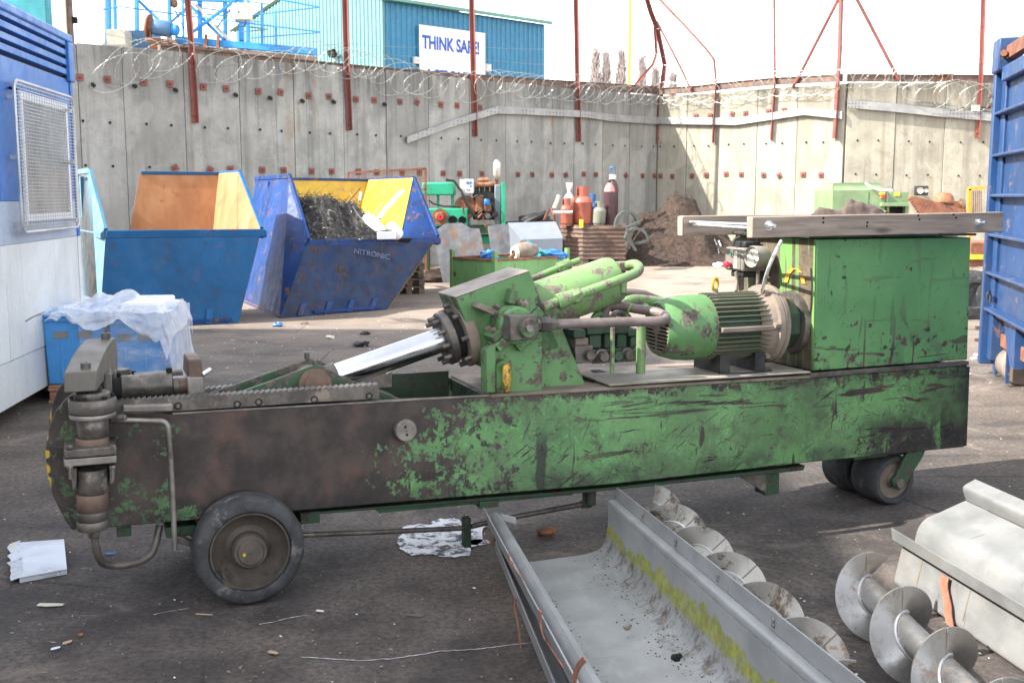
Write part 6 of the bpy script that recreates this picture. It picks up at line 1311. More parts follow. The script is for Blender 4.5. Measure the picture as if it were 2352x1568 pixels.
# top flange strip on the near edge
mb = MB(); mb.hexa([M(395, 953, -.004), M(1130, 910, -.004), M(1130, 910, .05), M(395, 953, .05), M(395, 947, -.004), M(1130, 905, -.004), M(1130, 905, .05), M(395, 947, .05)]); mp(mb, 'top_flange', 'worn', .003)
mb = MB(); mb.hexa([M(862, 921, W_ - .05), M(1128, 905, W_ - .05), M(1128, 905, W_), M(862, 921, W_), M(862, 917, W_ - .05) + Z * .02, M(1128, 901, W_ - .05) + Z * .02, M(1128, 901, W_) + Z * .02, M(862, 917, W_) + Z * .02]); mp(mb, 'top_flange', 'dusty')
# under-frame
mp(mprism([(700, 1178), (1400, 1119), (1850, 1069), (1845, 1080), (1358, 1130), (740, 1180)], .05, .50), 'bottom_rail', 'greendark', .003)
mp(mprism([(862, 1170), (1320, 1128), (1315, 1136), (935, 1172), (870, 1178)], .06, .12), 'lower_strip', 'greendark')
for x0, y0, x1, y1 in ((268, 1210, 302, 1232), (382, 1208, 450, 1232), (690, 1176, 735, 1202), (1102, 1150, 1146, 1166)): mp(mbox(x0, y0, x1, y1, .05, .45), 'bracket', 'greendark', .004)
mp(mprism([(1690, 1088), (1776, 1078), (1778, 1112), (1758, 1131)], .10, .12), 'rear_prop', 'oily'); mp(mbox(1758, 1078, 1790, 1136, .10, .20), 'rear_prop', 'greendark', .004)
# --- tank
zt0 = M(2050, 546).z
TP = [M(1877, 550), M(2232, 545), M(2224, 826), M(1872, 852)]
mb = MB(); tv = MV * .75; mb.prism([p + MV * .006 for p in TP], tv - MV * .012); mp(mb, 'oil_tank', 'tankgreen', .006)
n_ = (TP[3] - TP[0]); mb = MB(); a = TP[0] - MU * .006 + MV * .008; b_ = TP[3] - MU * .006 + MV * .008; mb.hexa([b_, b_ + MU * .004, b_ + MV * .734 + MU * .004, b_ + MV * .734, a, a + MU * .004, a + MV * .734 + MU * .004, a + MV * .734]); mp(mb, 'tank_end', 'tankend')
mb = MB(); l0, l1 = M(1862, 547, -.02), M(2243, 541, -.02); mb.hexa([l0, l1, l1 + MV * .79, l0 + MV * .79, l0 + Z * .012, l1 + Z * .012, l1 + MV * .79 + Z * .012, l0 + MV * .79 + Z * .012]); mp(mb, 'tank_lid', 'greendark', .002)
for px in (1894, 1990, 2078, 2165):
    for v in (.02, .70):
        mb = MB(); q = M(px, 543, -.01) + MV * v; mb.cyl(q, q + Z * .03, .014, n=8); mp(mb, 'lid_bolt', 'dark')
mp(mprism([(1862, 858), (2226, 829), (2226, 838), (1862, 868)], -.016, .02), 'seam_lip', 'oily', .003)
# orange arrow dabs on the tank end
def tend(f, z_): return TP[0] - MU * .012 + MV * f + Z * (z_ - TP[0].z)
_te = lambda px, py: PL(px, py, TP[0] - MU * .0065, MU)
for pts in ([(1806, 648), (1809, 632), (1817, 620), (1825, 616), (1834, 620), (1838, 626)], [(1841, 636), (1844, 643), (1846, 651)]):
    mb = MB(); P = [_te(*p) for p in pts]
    for p, q in zip(P, P[1:]):
        w = MV * .018; mb.prism([p - w * .7, q - w, q + w, p + w * .7], -MU * .0012)
    mp(mb, 'paint_mark', 'orangepaint', smooth=0)
# --- toothed racks
def rack(y0l, y0r, v0, v1, x0, x1, depth_px):
    n = int((x1 - x0) / 12.8); top = []
    for i in range(n):
        xa = x0 + (x1 - x0) * i / n; xb = x0 + (x1 - x0) * (i + 1) / n; ya = y0l + (y0r - y0l) * i / n; yb = y0l + (y0r - y0l) * (i + 1) / n
        top += [(xa, ya), (xb - .6, yb - 5.2)]
    mb = MB(); low = [(x1, y0r + depth_px), (x0, y0l + depth_px)]; mb.prism([M(x, y, v0) for x, y in top + [(x1, y0r)] + low], MV * (v1 - v0)); return mb
mp(rack(925, 886, -.012, .045, 258, 870, 28), 'rack', 'oily', .0, smooth=0)
mb = rack(908, 880, .40, .45, 400, 880, 34)
mb = MB(); 
for i in range(1):
    mb = rack(902, 858, W_ - .07, W_ - .02, 392, 900, 30)
mp(mb, 'rack', 'worn', smooth=0)
for px, py in ((409, 932), (545, 928), (594, 923), (722, 917), (848, 909)):
    mb = MB(); p = M(px, py, -.012); mb.lathe(p + MV * .004, -MV, [(0, .015), (.0065, .0155), (.0065, .011), (.003, .0105), (.003, 0)], 14); s = mp(mb, 'rack_screw', 'dark'); mb = MB(); hexnut(p + MV * .002, -MV, .006, .005, mb); mp(mb, 'socket', 'worn', parent=s)
mp(mprism([(283, 934), (397, 930), (397, 944), (283, 946)], -.075, -.013), 'wear_bar', 'worn', .003)
mb = MB(); mb.hexa([M(283, 936, -.075), M(397, 931, -.075), M(397, 931, -.0135), M(283, 936, -.0135), M(283, 929, -.075), M(397, 924, -.075), M(397, 924, -.0135), M(283, 929, -.0135)])
# round cross pin
mb = MB(); p = M(928, 985, 0); mb.lathe(p + MV * .03, -MV, [(0, .05), (.03, .05), (.065, .05), (.07, .046), (.07, 0)], 24); pin = mp(mb, 'cross_pin', 'worn')
for dx, dz, r_ in ((-.005, .018, .006), (.002, -.018, .006), (0, 0, .003)):
    mb = MB(); q = p - MV * .0405 + MU * dx + Z * dz; mb.cyl(q, q - MV * .0012, r_, n=10); mp(mb, 'pin_hole', 'dark', parent=pin)
# --- front clamp: vertical cylinders, bracket plates, arched arm
def clamp_cyl(px, v, full=True):
    c = lambda y: M(px, y, v); up = lambda a: Z
    def seg(name, ya, yb, r, m_, n=24, bev=.004):
        mb = MB(); p, q = c(yb), c(ya); p = Vector((q.x, q.y, p.z)); L = q.z - p.z; mb.lathe(p, Z, [(0, 0), (0, r - .003), (.004, r), (L - .004, r), (L, r - .003), (L, 0)], n); return mp(mb, name, m_)
    seg('collar', 899, 914, .066, 'oily'); fl = seg('flange', 914, 945, .090, 'oily'); seg('flange', 947, 958, .088, 'worn')
    for k in range(6):
        a = k * math.pi / 3 + .5; mb = MB(); q = c(914) + Vector((math.cos(a), math.sin(a), 0)) * .076; mb.cyl(q, q + Z * .014, .008, n=8); mp(mb, 'flange_bolt', 'dark', parent=fl)
    seg('barrel', 960, 1002, .061, 'oily'); seg('barrel', 1003, 1034, .061, 'brownsteel'); seg('rod', 888, 900, .035, 'dark')
    seg('barrel', 1075, 1130, .060, 'oily'); seg('barrel', 1131, 1170, .060, 'brownsteel'); seg('barrel', 1171, 1192, .060, 'oily'); seg('end_cap', 1193, 1214, .060, 'oily')
    return c
clamp_cyl(212, -.10)
for y0, y1 in ((1030, 1049), (1051, 1068)): mp(mbox(146, y0, 268, y1, -.20, .0), 'bracket_plate', 'worn' if y0 > 1040 else 'oily', .004)
for px, v in ((160, -.19), (258, -.19), (160, -.02), (258, -.02)):
    mb = MB(); hexnut(M(px, 1030, v), Z, .013, .014, mb); mp(mb, 'bracket_bolt', 'oily'); mb = MB(); q = M(px, 1068, v); hexnut(q - Z * .014, Z, .013, .013, mb); mb.cyl(q - Z * .055, q - Z * .014, .007, n=8); mp(mb, 'bracket_bolt', 'worn')
mp(mprism([(160, 1075), (176, 1075), (176, 1108), (168, 1128)], -.14, 0), 'bracket_rib', 'oily'); mp(mprism([(252, 1075), (266, 1072), (262, 1105), (254, 1112)], -.14, 0), 'bracket_rib', 'oily')
_fc = M(274, 842, W_ + .06)
mb = MB(); mb.lathe(_fc - Z * .09, Z, [(0, 0), (0, .06), (.02, .062), (.022, .078), (.05, .078), (.052, .05), (.08, .048), (.08, 0)], 22); mp(mb, 'far_flange', 'oily')
mb = MB(); mb.cyl(flat(_fc, .35), flat(_fc, _fc.z - .09), .058, n=20); mp(mb, 'far_barrel', 'oily')
for k in range(5):
    a = k * 1.25; mb = MB(); q = _fc - Z * .04 + Vector((math.cos(a), math.sin(a), 0)) * .064; mb.cyl(q, q + Z * .02, .010, n=8); mp(mb, 'flange_bolt', 'dark')
# arm
secs = [(-.17, 222, 851, 898, .118), (-.10, 227, 838, 890, .118), (.0, 235, 817, 880, .116), (.12, 246, 795, 870, .114), (.25, 258, 778, 862, .112), (.36, 265, 775, 857, .110), (.48, 268, 790, 858, .108), (.62, 270, 812, 858, .106)]
vs = []; fs = []
for v, px, yt, yb, w in secs:
    t_, b__ = M(px, yt, v), M(px, yb, v); vs += [b__, t_, t_ - MU * w, Vector(((b__ - MU * w).x, (b__ - MU * w).y, b__.z))]
for i in range(len(secs) - 1):
    for k in range(4): fs.append((4 * i + k, 4 * i + (k + 1) % 4, 4 * i + 4 + (k + 1) % 4, 4 * i + 4 + k))
fs += [(3, 2, 1, 0), tuple(4 * (len(secs) - 1) + k for k in range(4))]
mb = MB(); mb.add(vs, fs); arm = mp(mb, 'clamp_arm', paint('worn_arm_steel', (.125, .115, .10), .60, 6, under=(.10, .09, .08), under2=(.14, .24, .13), dirt=.4, rough=.5), .005)
for px, py, v in ((197, 846, -.13), (243, 777, .26)):
    mb = MB(); q = M(px, py, v); mb.lathe(q - Z * .004, Z, [(0, .019), (.026, .019), (.028, .015), (.028, .010), (.018, .009), (.018, 0)], 14); mp(mb, 'arm_bolt', 'oily', parent=arm)
mp(mbox(241, 858, 258, 920, .05, .40), 'front_plate', 'oily', .004); mp(mbox(255, 852, 268, 885, .30, .36), 'front_lug', 'oily', .004)
# ram with grease nipple
def ucyl(name, x0, x1, py, v, r, m_, n=20):
    p, q = M(x0, py, v), M(x1, py, v); q = Vector((q.x, q.y, p.z)) if abs(q.z - p.z) < .1 else q
    mb = MB(); L = (q - p).length; mb.lathe(p, q - p, [(0, 0), (0, r - .003), (.003, r), (L - .003, r), (L, r - .003), (L, 0)], n); return mp(mb, name, m_)
ucyl('ram_collar', 258, 280, 893, .22, .047, 'dark'); ucyl('ram_body', 278, 396, 889, .22, .051, 'oily'); ucyl('ram_rod', 396, 412, 886, .22, .036, 'oily'); ucyl('ram_rod', 410, 436, 886, .22, .034, 'brownsteel')
mb = MB(); q = M(389, 866, .22); mb.cyl(q - Z * .01, q + Z * .03, .009, n=8); hexnut(q + Z * .004, Z, .015, .010, mb); mb.lathe(q + Z * .022, Z, [(0, 0), (0, .013), (.018, .013), (.018, 0)], 12); mp(mb, 'grease_nipple', 'dark')
mp(mprism([(308, 860), (420, 852), (421, 862), (310, 872)], .44, .50), 'guide_bar', 'oily', .003)
mp(mprism([(430, 867), (466, 866), (469, 890), (474, 915), (468, 921), (434, 922)], .10, .15), 'jaw_plate', 'worn', .004); mp(mprism([(432, 827), (463, 825), (466, 866), (431, 868)], .13, .36), 'jaw_block', 'brownsteel', .006)
mb = MB(); mb.cyl(M(464, 862, .40), M(483, 849, .44), .012, n=10); mp(mb, 'bright_pin', 'zinc')
# wedge carriage
for v0, v1, pts in ((.32, .345, [(474, 907), (600, 862), (697, 829), (716, 823), (732, 826), (784, 856), (905, 908), (890, 915), (480, 912)]), (.17, .195, [(520, 912), (620, 876), (712, 841), (730, 838), (745, 842), (784, 864), (925, 918), (900, 924), (520, 920)])):
    mp(mprism(pts, v0, v1), 'wedge_plate', paint('worn_wedge_paint', (.04, .095, .045), .50, 9, dcol=(.03, .028, .02), dirt=.9, under=(.07, .06, .05), under2=(.13, .11, .09)), .003)
mb = MB(); mb.prism([M(784, 866, .195), M(925, 920, .195), M(908, 912, .32), M(784, 858, .32)], -Z * .02); mp(mb, 'carriage_ramp', 'dusty')
mb = MB(); p = M(722, 884, .17); mb.lathe(p + MV * .20, -MV, [(0, 0), (0, .075), (.225, .075), (.225, .052), (.24, .05), (.24, 0)], 26); boss = mp(mb, 'pin_boss', 'brownsteel')
for k in range(4):
    mb = MB(); q = p - MV * .0405 + MU * (.026 * (k - 1.5)) - Z * .008; mb.cyl(q, q - MV * .002, .006, n=8); mp(mb, 'boss_hole', 'dark', parent=boss)
for px, py, v in ((705, 822, .33), (724, 840, .18)):
    mb = MB(); q = M(px, py, v); mb.lathe(q - Z * .004, Z, [(0, .012), (.03, .012), (.03, 0)], 10); mp(mb, 'carriage_bolt', 'oily')
# --- main cylinder along its sloping axis
def AX(px): return M(px, 882 - (px - 722) * 242 / 693, .25)
ADIR = (AX(1415) - AX(722)).normalized()
def aseg(name, prof_, x0, m_, n=28): mb = MB(); mb.lathe(AX(x0), ADIR, prof_, n); return mp(mb, name, m_)
def alen(x0, x1): return (AX(x1) - AX(x0)).length
L = alen(755, 1045); aseg('piston_rod', [(0, 0), (0, .05), (.02, .0595), (L, .0595), (L, 0)], 755, 'chrome', 40)
aseg('rod_eye', [(0, 0), (0, .066), (.05, .068), (.06, .0), ], 750, 'oily', 20)
g = aseg('gland_flange', [(0, 0), (0, .066), (.006, .066), (.006, .122), (.012, .128), (.045, .128), (.05, .122), (.05, 0)], 1013, 'oily'); hf = aseg('head_flange', [(0, 0), (0, .160), (.008, .166), (.048, .166), (.054, .160), (.054, 0)], 1052, 'dusty'); aseg('gland_step', [(0, 0), (0, .112), (.07, .112), (.07, 0)], 1028, 'dark')
perp = ADIR.cross(MV).normalized(); perp = perp if perp.z > 0 else -perp
for k in range(10):
    a = 2 * math.pi * k / 10 + .2; d = perp * math.cos(a) + MV * math.sin(a); mb = MB(); mb.cyl(AX(1013) + d * .105 - ADIR * .03, AX(1013) + d * .105 + ADIR * .008, .011, n=10); mp(mb, 'socket_screw', 'oily', parent=g)
for k in range(8):
    a = 2 * math.pi * k / 8; d = perp * math.cos(a) + MV * math.sin(a); mb = MB(); mb.cyl(AX(1052) + d * .146 - ADIR * .032, AX(1052) + d * .146 + ADIR * .01, .012, n=10); mp(mb, 'socket_screw', 'oily', parent=hf)
BLK = [(1047, 684), (1217, 623), (1287, 800), (1116, 848)]
mp(mprism(BLK, .10, .37), 'trunnion_block', 'green', .005)
mb = MB(); P = [M(1047, 684, .10), M(1217, 623, .10)]; P += [P[1] + MV * .27, P[0] + MV * .27]; mb.prism([p + perp * .001 for p in P], perp * .0035); mp(mb, 'block_top', metal('bare_block_top', (.20, .17, .145), (.31, .265, .235), .6, .3, 4, c3=(.12, .10, .085)), .002)
L = alen(1225, 1412); aseg('cylinder_barrel', [(0, 0), (0, .120), (L - .03, .120), (L, .112), (L, 0)], 1225, 'greenpipe', 36)
# --- trunnion support, near side
mp(mprism([(1117, 806), (1139, 790), (1180, 775), (1246, 760), (1246, 902), (1118, 902)], .015, .095), 'support_plate', 'green', .004)
mp(mprism([(1117, 806), (1139, 790), (1139, 902), (1118, 902)], -.035, .014), 'support_flange', 'green', .004)
mp(mprism([(1140, 838), (1160, 826), (1160, 895), (1140, 900)], -.03, .012), 'support_rib', 'green', .003)
mp(mprism([(1240, 700), (1264, 690), (1345, 884), (1240, 892)], .10, .125), 'gusset', 'green', .003)
mp(mprism([(1240, 700), (1264, 690), (1345, 884), (1240, 892)], .40, .425), 'gusset', 'green', .003); mp(mprism([(1117, 806), (1180, 775), (1246, 760), (1246, 902), (1118, 902)], .41, .49), 'support_plate', 'green', .004)
HC = M(1188, 748, -.03)
e1 = (MU * .80 + Z * .60).normalized(); e2 = e1.cross(MV); e2 = e2 if e2.z > 0 else -e2          # along and across the bearing cap split
mb = MB(); mb.lathe(HC + MV * .13, -MV, [(0, 0), (0, .088), (.13, .088), (.138, .080), (.138, 0)], 28); cap = mp(mb, 'bearing_cap', 'green', .003)
for s in (-1, 1):
    mb = MB(); mb.boxc(HC + e1 * .088 * s + e2 * .022 + MV * .06, e1 * .085, MV * .115, e2 * .036); ear = mp(mb, 'cap_ear', 'green', .004)
    for q in (.02, .09):
        mb = MB(); hexnut(HC + e1 * .098 * s + e2 * .04 + MV * q, e2, .016, .02, mb); mp(mb, 'cap_bolt', 'dusty', parent=ear)
    mb = MB(); mb.boxc(HC + e1 * .088 * s - e2 * .022 + MV * .06, e1 * .10, MV * .12, e2 * .046); mp(mb, 'cap_ear', 'green', .004)
mb = MB(); mb.boxc(HC - e2 * .075 + MV * .065, e1 * .12, MV * .12, e2 * .07); mp(mb, 'bearing_base', 'green', .005)
mp(mprism([(1098, 708), (1106, 697), (1141, 713), (1134, 724)], .0, .10), 'cap_rib', 'dusty', .004); mp(mprism([(1168, 696), (1178, 664), (1191, 668), (1184, 700)], .03, .10), 'cap_rib', 'green', .004)
mb = MB(); hexnut(M(1146, 708, -.02), (e2 - MU * .6), .014, .03, mb); mp(mb, 'cap_bolt', 'oily')
fit = mp(mbox(1172, 724, 1234, 782, -.125, -.036), 'pipe_block', 'oily', .005)
mb = MB(); mb.lathe(M(1212, 753, -.125), -MV, [(0, 0), (0, .044), (.03, .044), (.034, .040), (.034, 0)], 24); mp(mb, 'block_plug', 'green', parent=fit); mb = MB(); hexnut(M(1215, 754, -.159), -MV, .019, .014, mb); mb.lathe(M(1215, 754, -.173), -MV, [(0, 0), (0, .013), (.006, .012), (.006, 0)], 12); mp(mb, 'plug_nut', 'worn', parent=fit)
# lifting eye
mb = MB(); c = M(1164, 868, -.075); k = 26; mb.tube([c + (MV * .9 + MU * .43).normalized() * (.040 * math.cos(2 * math.pi * i / k)) + Z * (.055 * math.sin(2 * math.pi * i / k)) for i in range(k)], .0175, 10, True); mp(mb, 'lifting_eye', paint('chipped_yellow_eye', (.60, .36, .03), .50, 22, under=(.06, .05, .045), under2=(.12, .10, .09), dirt=.3))
# --- pipes
def pipe(name, pts, r, m_, n=10, parent=None, sm=3):
    P = [M(*p) for p in pts]
    for _ in range(sm):                                               # corner rounding
        Q = [P[0]]
        for a, b in zip(P, P[1:]): Q += [a * .75 + b * .25, a * .25 + b * .75]
        P = Q + [P[-1]]
    mb = MB(); mb.tube(P, r, n); return mp(mb, name, m_, parent=parent)
mb = MB(); hexnut(M(1240, 745, -.08), MU, .038, .05, mb); mp(mb, 'pipe_nut', 'oily'); mb = MB(); hexnut(M(1232, 746, -.08), MU, .030, .10, mb); mp(mb, 'pipe_nut', 'oily')
pp = metal('scraped_brown_pipe', (.14, .105, .098), (.23, .185, .175), .5, .3, 6, c3=(.085, .30, .11), t3=.60)
pipe('return_pipe', [(1250, 745, -.08), (1480, 738, -.08), (1535, 737, -.08), (1522, 718, .08), (1455, 709, .20), (1410, 698, .26), (1388, 706, .27), (1386, 780, .27)], .0235, pp, 12)
for x0, x1 in ((1404, 1408), (1436, 1446)):
    p, q = M(x0 + 40, 708, .20), M(x1 + 40, 710, .195); mb = MB(); mb.cyl(p, q, .027, n=12); mp(mb, 'pipe_band', 'crategreen')
pipe('feed_pipe', [(1248, 706, .02), (1290, 690, .02), (1372, 661, .02), (1440, 637, .02), (1472, 622, .04), (1462, 604, .12), (1432, 612, .22)], .0235, 'greenpipe', 12)
for x0, y0, x1, y1, r_ in ((1280, 694, 1302, 686, .038), (1302, 686, 1316, 681, .034), (1313, 683, 1332, 675, .040)):
    mb = MB(); p, q = M(x0, y0, .02), M(x1, y1, .02); hexnut(p, q - p, r_, (q - p).length, mb) if r_ == .04 else mb.cyl(p, q, r_, n=18); mp(mb, 'pipe_coupling', 'greenpipe', .002)
mb = MB(); p = M(1432, 645, .02); mb.cyl(p, p - Z * .055, .017, n=10); mp(mb, 'drain_stub', 'greenpipe'); mb = MB(); hexnut(p - Z * .068, Z, .012, .016, mb); mp(mb, 'drain_stub', 'oily')
mb = MB(); hexnut(M(1410, 622, .24), ADIR, .036, .05, mb); mp(mb, 'end_nut', 'oily'); mp(mbox(1422, 602, 1450, 622, .18, .26), 'end_block', 'dusty', .004)
pipe('far_pipe', [(1218, 642, .42), (1288, 613, .42), (1330, 598, .42)], .016, 'greenpipe'); mb = MB(); p, q = M(1280, 616, .42), M(1294, 611, .42); hexnut(p, q - p, .030, .05, mb); mp(mb, 'pipe_coupling', 'greenpipe'); mb = MB(); p, q = M(1294, 611, .42), M(1308, 605, .42); mb.cyl(p, q, .028, n=14); mp(mb, 'pipe_coupling', 'greenpipe')
pipe('hose_pipe', [(1340, 692, .52), (1380, 683, .52), (1417, 672, .52), (1470, 671, .52), (1512, 688, .52), (1540, 700, .5)], .022, pp); pipe('hose_pipe', [(1432, 740, .36), (1430, 702, .36), (1448, 688, .38), (1480, 690, .40), (1545, 700, .42)], .030, 'greenpipe')
pipe('hose_pipe', [(1322, 740, .30), (1325, 712, .30), (1342, 696, .32), (1362, 698, .36), (1378, 722, .40)], .019, 'greenpipe'); pipe('hose_pipe', [(1358, 745, .25), (1364, 724, .25), (1378, 720, .26), (1400, 728, .27), (1412, 748, .28)], .014, 'green'); pipe('hose_pipe', [(1402, 752, .30), (1406, 726, .30), (1418, 716, .33), (1440, 722, .36), (1452, 745, .36)], .017, pp)
mb = MB(); mb.cyl(M(1360, 700, .68), M(1412, 692, .70), .045, n=16); mb.cyl(M(1404, 693, .70), M(1418, 691, .70), .058, n=16); mp(mb, 'filter_housing', 'ruststeel')
for px, r_, y0 in ((1406, .0115, 752), (1471, .0235, 745)):
    mb = MB(); p = M(px, 853, .06); q = M(px, y0, .06); q = Vector((p.x, p.y, q.z)); mb.cyl(p - Z * .01, q, r_, n=12); mp(mb, 'stand_pipe', 'greenpipe')
# valve bank
mp(mbox(1321, 794, 1362, 834, .16, .34), 'valve_block', 'oily', .004); mp(mbox(1362, 800, 1478, 832, .20, .34), 'valve_block', 'oily', .004)
mp(mbox(1318, 758, 1346, 776, .18, .32), 'solenoid', 'greendark', .004); mp(mbox(1322, 776, 1352, 794, .2, .34), 'solenoid', 'dusty', .004)
for x0, x1, y0 in ((1352, 1384, 752), (1387, 1412, 750), (1416, 1442, 750), (1446, 1468, 756)): mp(mbox(x0 - 3, y0, x1 + 1, y0 + 16, .19, .34), 'solenoid', 'greendark', .004); mp(mbox(x0 + 2, y0 + 16, x1 - 2, 800, .21, .33), 'valve_body', 'greendark', .006)
for px, py, m_ in ((1347, 812, 'oily'), (1378, 815, 'worn'), (1410, 813, 'greendark'), (1437, 812, 'oily'), (1462, 808, 'oily')):
    ax = (-MV - MU * .12).normalized(); mb = MB(); mb.lathe(M(px, py, .20), ax, [(0, 0), (0, .034), (.03, .034), (.034, .027), (.07, .026), (.075, .022), (.075, 0)], 16); mp(mb, 'valve_knob', m_)
# --- motor
MVV = .20
def mpt(px, py=748): return M(px, py, MVV)
def umot(px): p = mpt(px); return Vector((p.x, p.y, mpt(1650).z))
mc = lambda px: umot(px)
L = (mc(1612) - mc(1508)).length
mb = MB(); mb.lathe(mc(1508), MU, [(.012, .118), (0, .122), (0, .132), (.02, .142), (L * .35, .163), (L * .6, .168), (L, .168), (L, 0)], 40); cov = mp(mb, 'fan_cover', 'green')
g0 = mc(1508)
mb = MB(); mb.lathe(g0 + MU * .02, MU, [(0, 0), (0, .12), (.01, .12), (.01, 0)], 24); mp(mb, 'fan_recess', 'dark', parent=cov)
for i in range(-6, 7):
    h = i * .0185; w = math.sqrt(max(0, .122 ** 2 - h * h)); mb = MB(); mb.box(g0 + Z * (h - .004) - MV * w - MU * .001, MU * .006, MV * 2 * w, Z * .008); mp(mb, 'grille_bar', 'dusty', parent=cov)
mb = MB(); mb.box(g0 - Z * .12 - MV * .004 - MU * .003, MU * .006, MV * .008, Z * .24); mp(mb, 'grille_bar', 'dusty', parent=cov); mb = MB(); mb.lathe(g0 - MU * .004, MU, [(0, 0), (0, .028), (.008, .03), (.008, 0)], 18); mp(mb, 'grille_hub', 'dusty', parent=cov)
L = (mc(1735) - mc(1612)).length; mb = MB(); mb.lathe(mc(1612), MU, [(0, 0), (0, .143), (L, .143), (L, 0)], 32); mot = mp(mb, 'motor_body', 'greendark')
fin = None
for k in range(40):
    a = 2 * math.pi * (k + .5) / 40; d = Z * math.cos(a) + MV * math.sin(a); t_ = MU.cross(d); h = .034 if abs(math.cos(a)) > .2 else .028
    mb = MB(); mb.box(mc(1612) + d * .140 - t_ * .0028, MU * L, d * h, t_ * .0056); mp(mb, 'cooling_fin', paint('dusty_fin_paint', (.10, .115, .075), .60, 9, dcol=(.2, .165, .13), dirt=.6, under=(.16, .13, .11), under2=(.24, .2, .17)) if k == 0 else FINM, parent=mot)
    if k == 0: FINM = bpy.data.materials['dusty_fin_paint']
mb = MB(); mb.box(mc(1616) - MV * .185 - Z * .012, MU * (L * 1.02), MV * .05, Z * .024); mp(mb, 'side_lug', 'dusty', .004, mot)
mb = MB(); mb.lathe(mc(1712), MU, [(0, .150), (.03, .165), (.075, .185), (.08, .205), (.105, .208), (.107, .203), (.113, .203), (.115, .208), (.14, .205), (.14, 0)], 40); fl = mp(mb, 'motor_flange', 'dusty')
for k in range(6):
    a = 2 * math.pi * k / 6 + .6; d = Z * math.cos(a) + MV * math.sin(a); mb = MB(); hexnut(mc(1712) + MU * .05 + d * .188, MU, .018, .035, mb); mp(mb, 'flange_bolt', 'dusty', parent=fl)
p0 = mc(1712) + MU * .14; u_end = TP[0]; Ld = (mu(1877, 700) - (p0 - MO).dot(MU)) - .012
mb = MB(); mb.lathe(p0, MU, [(0, 0), (0, .138), (Ld - .03, .138), (Ld - .03, 0)], 8, .39); mp(mb, 'coupling_housing', 'greendark', .006); mb = MB(); mb.lathe(p0 + MU * (Ld - .03), MU, [(0, 0), (0, .165), (.03, .17), (.03, 0)], 32); mp(mb, 'coupling_ring', 'oily')
mb = MB(); c = mc(1640) + Z * .172; mb.cyl(c - Z * .01, c + Z * .02, .022, .016, n=10); eb = mp(mb, 'eye_bolt', 'dusty'); mb = MB(); dd = (MV * .5 + MU * .85).normalized(); mb.tube([c + Z * .045 + dd * .027 * math.cos(i * math.pi / 8) + Z * .03 * math.sin(i * math.pi / 8) for i in range(16)], .0085, 8, True); mp(mb, 'eye_ring', 'yellow', parent=eb)
zd = M(1600, 876, 0).z
for px in (1625, 1705):
    q = mc(px); mb = MB(); mb.box(flat(q, zd) - MV * .13, MU * .06, MV * .26, Z * (q.z - .13 - zd)); mp(mb, 'motor_gap_foot', 'engineblack', .004)  # added feet coloured black to stand for the dark gap under the motor
mb = MB(); q = mc(1612); mb.tube([flat(q, zd + .012) - MV * .14 + MU * (.02 + .012 * i) - MV * .03 * math.sin(i / 26 * math.pi) + Z * .0 for i in range(27)], .012, 8); mp(mb, 'gap_strip', 'black')  # black strip painted in as the shade of the gap below the motor
# --- switch box, gauge, hoses
bx = M(1707, 596, .44); p0 = flat(bx, M(1707, 624, .44).z); hgt = M(1707, 570, .44).z - p0.z
mb = MB(); mb.box(p0, MU * .15, MV * .185, Z * hgt); sb = mp(mb, 'switch_box', 'greyrub', .012)
fp = lambda f, h, d=0.0: p0 - MU * d + MV * (.185 * f) + Z * (hgt * h)
mb = MB(); mb.box(fp(.12, .08, .004), MU * .006, MV * .148, Z * hgt * .8); mp(mb, 'switch_cover', metal('grey_switch_cover', (.19, .175, .15), (.24, .22, .19), .55, .1, 4), .002, sb)
mb = MB(); mb.box(fp(.50, .62, .010), MU * .008, MV * .024, Z * .042); mp(mb, 'start_frame', 'cream', .002, sb); mb = MB(); q = fp(.565, .72, .010); mb.lathe(q, -MU, [(0, 0), (0, .011), (.008, .010), (.008, 0)], 12); mp(mb, 'start_button', 'greenbtn', parent=sb)
mb = MB(); q = fp(.60, .27, .010); mb.lathe(q, -MU, [(0, .012), (.014, .014), (.02, .018), (.034, .018), (.038, .012), (.038, 0)], 16); mp(mb, 'stop_button', 'red', parent=sb)
for h0, h1 in ((.58, .86), (.38, .50), (.13, .35)):
    mb = MB(); mb.box(fp(.28, h0, .0065), MU * .003, MV * .028, Z * hgt * (h1 - h0)); mp(mb, 'button_label', 'dial', parent=sb)
mb = MB(); mb.box(p0 + MU * .03 + MV * .03 + Z * (hgt + .003), MU * .10, MV * .13, Z * .03); mp(mb, 'box_lid', 'black', .006, sb); mb = MB(); mb.box(p0 + MU * .02 + MV * .03 - Z * .035, MU * .10, MV * .12, Z * .033); mp(mb, 'box_foot', 'black', .006, sb)
mb = MB(); mb.box(p0 + MU * .152 + MV * .02, MU * (mu(1877, 600) - (p0 - MO).dot(MU) - .165), MV * .12, Z * .03); mp(mb, 'box_bracket', 'tankend')
gc = M(1727, 590, .36); ga = (-MU * .98 - MV * .18).normalized()
mb = MB(); mb.lathe(gc, -ga, [(.012, .046), (0, .050), (-.004, .056), (.006, .060), (.09, .056), (.095, 0)], 28); gg = mp(mb, 'gauge_case', 'greyrub'); mb = MB(); mb.lathe(gc - ga * .011, ga, [(0, 0), (0, .048), (.002, .048), (.002, 0)], 28); mp(mb, 'gauge_dial', 'dial', parent=gg)
gs = ga.cross(Z).normalized(); gn = gs.cross(ga); gn = gn if gn.z > 0 else -gn
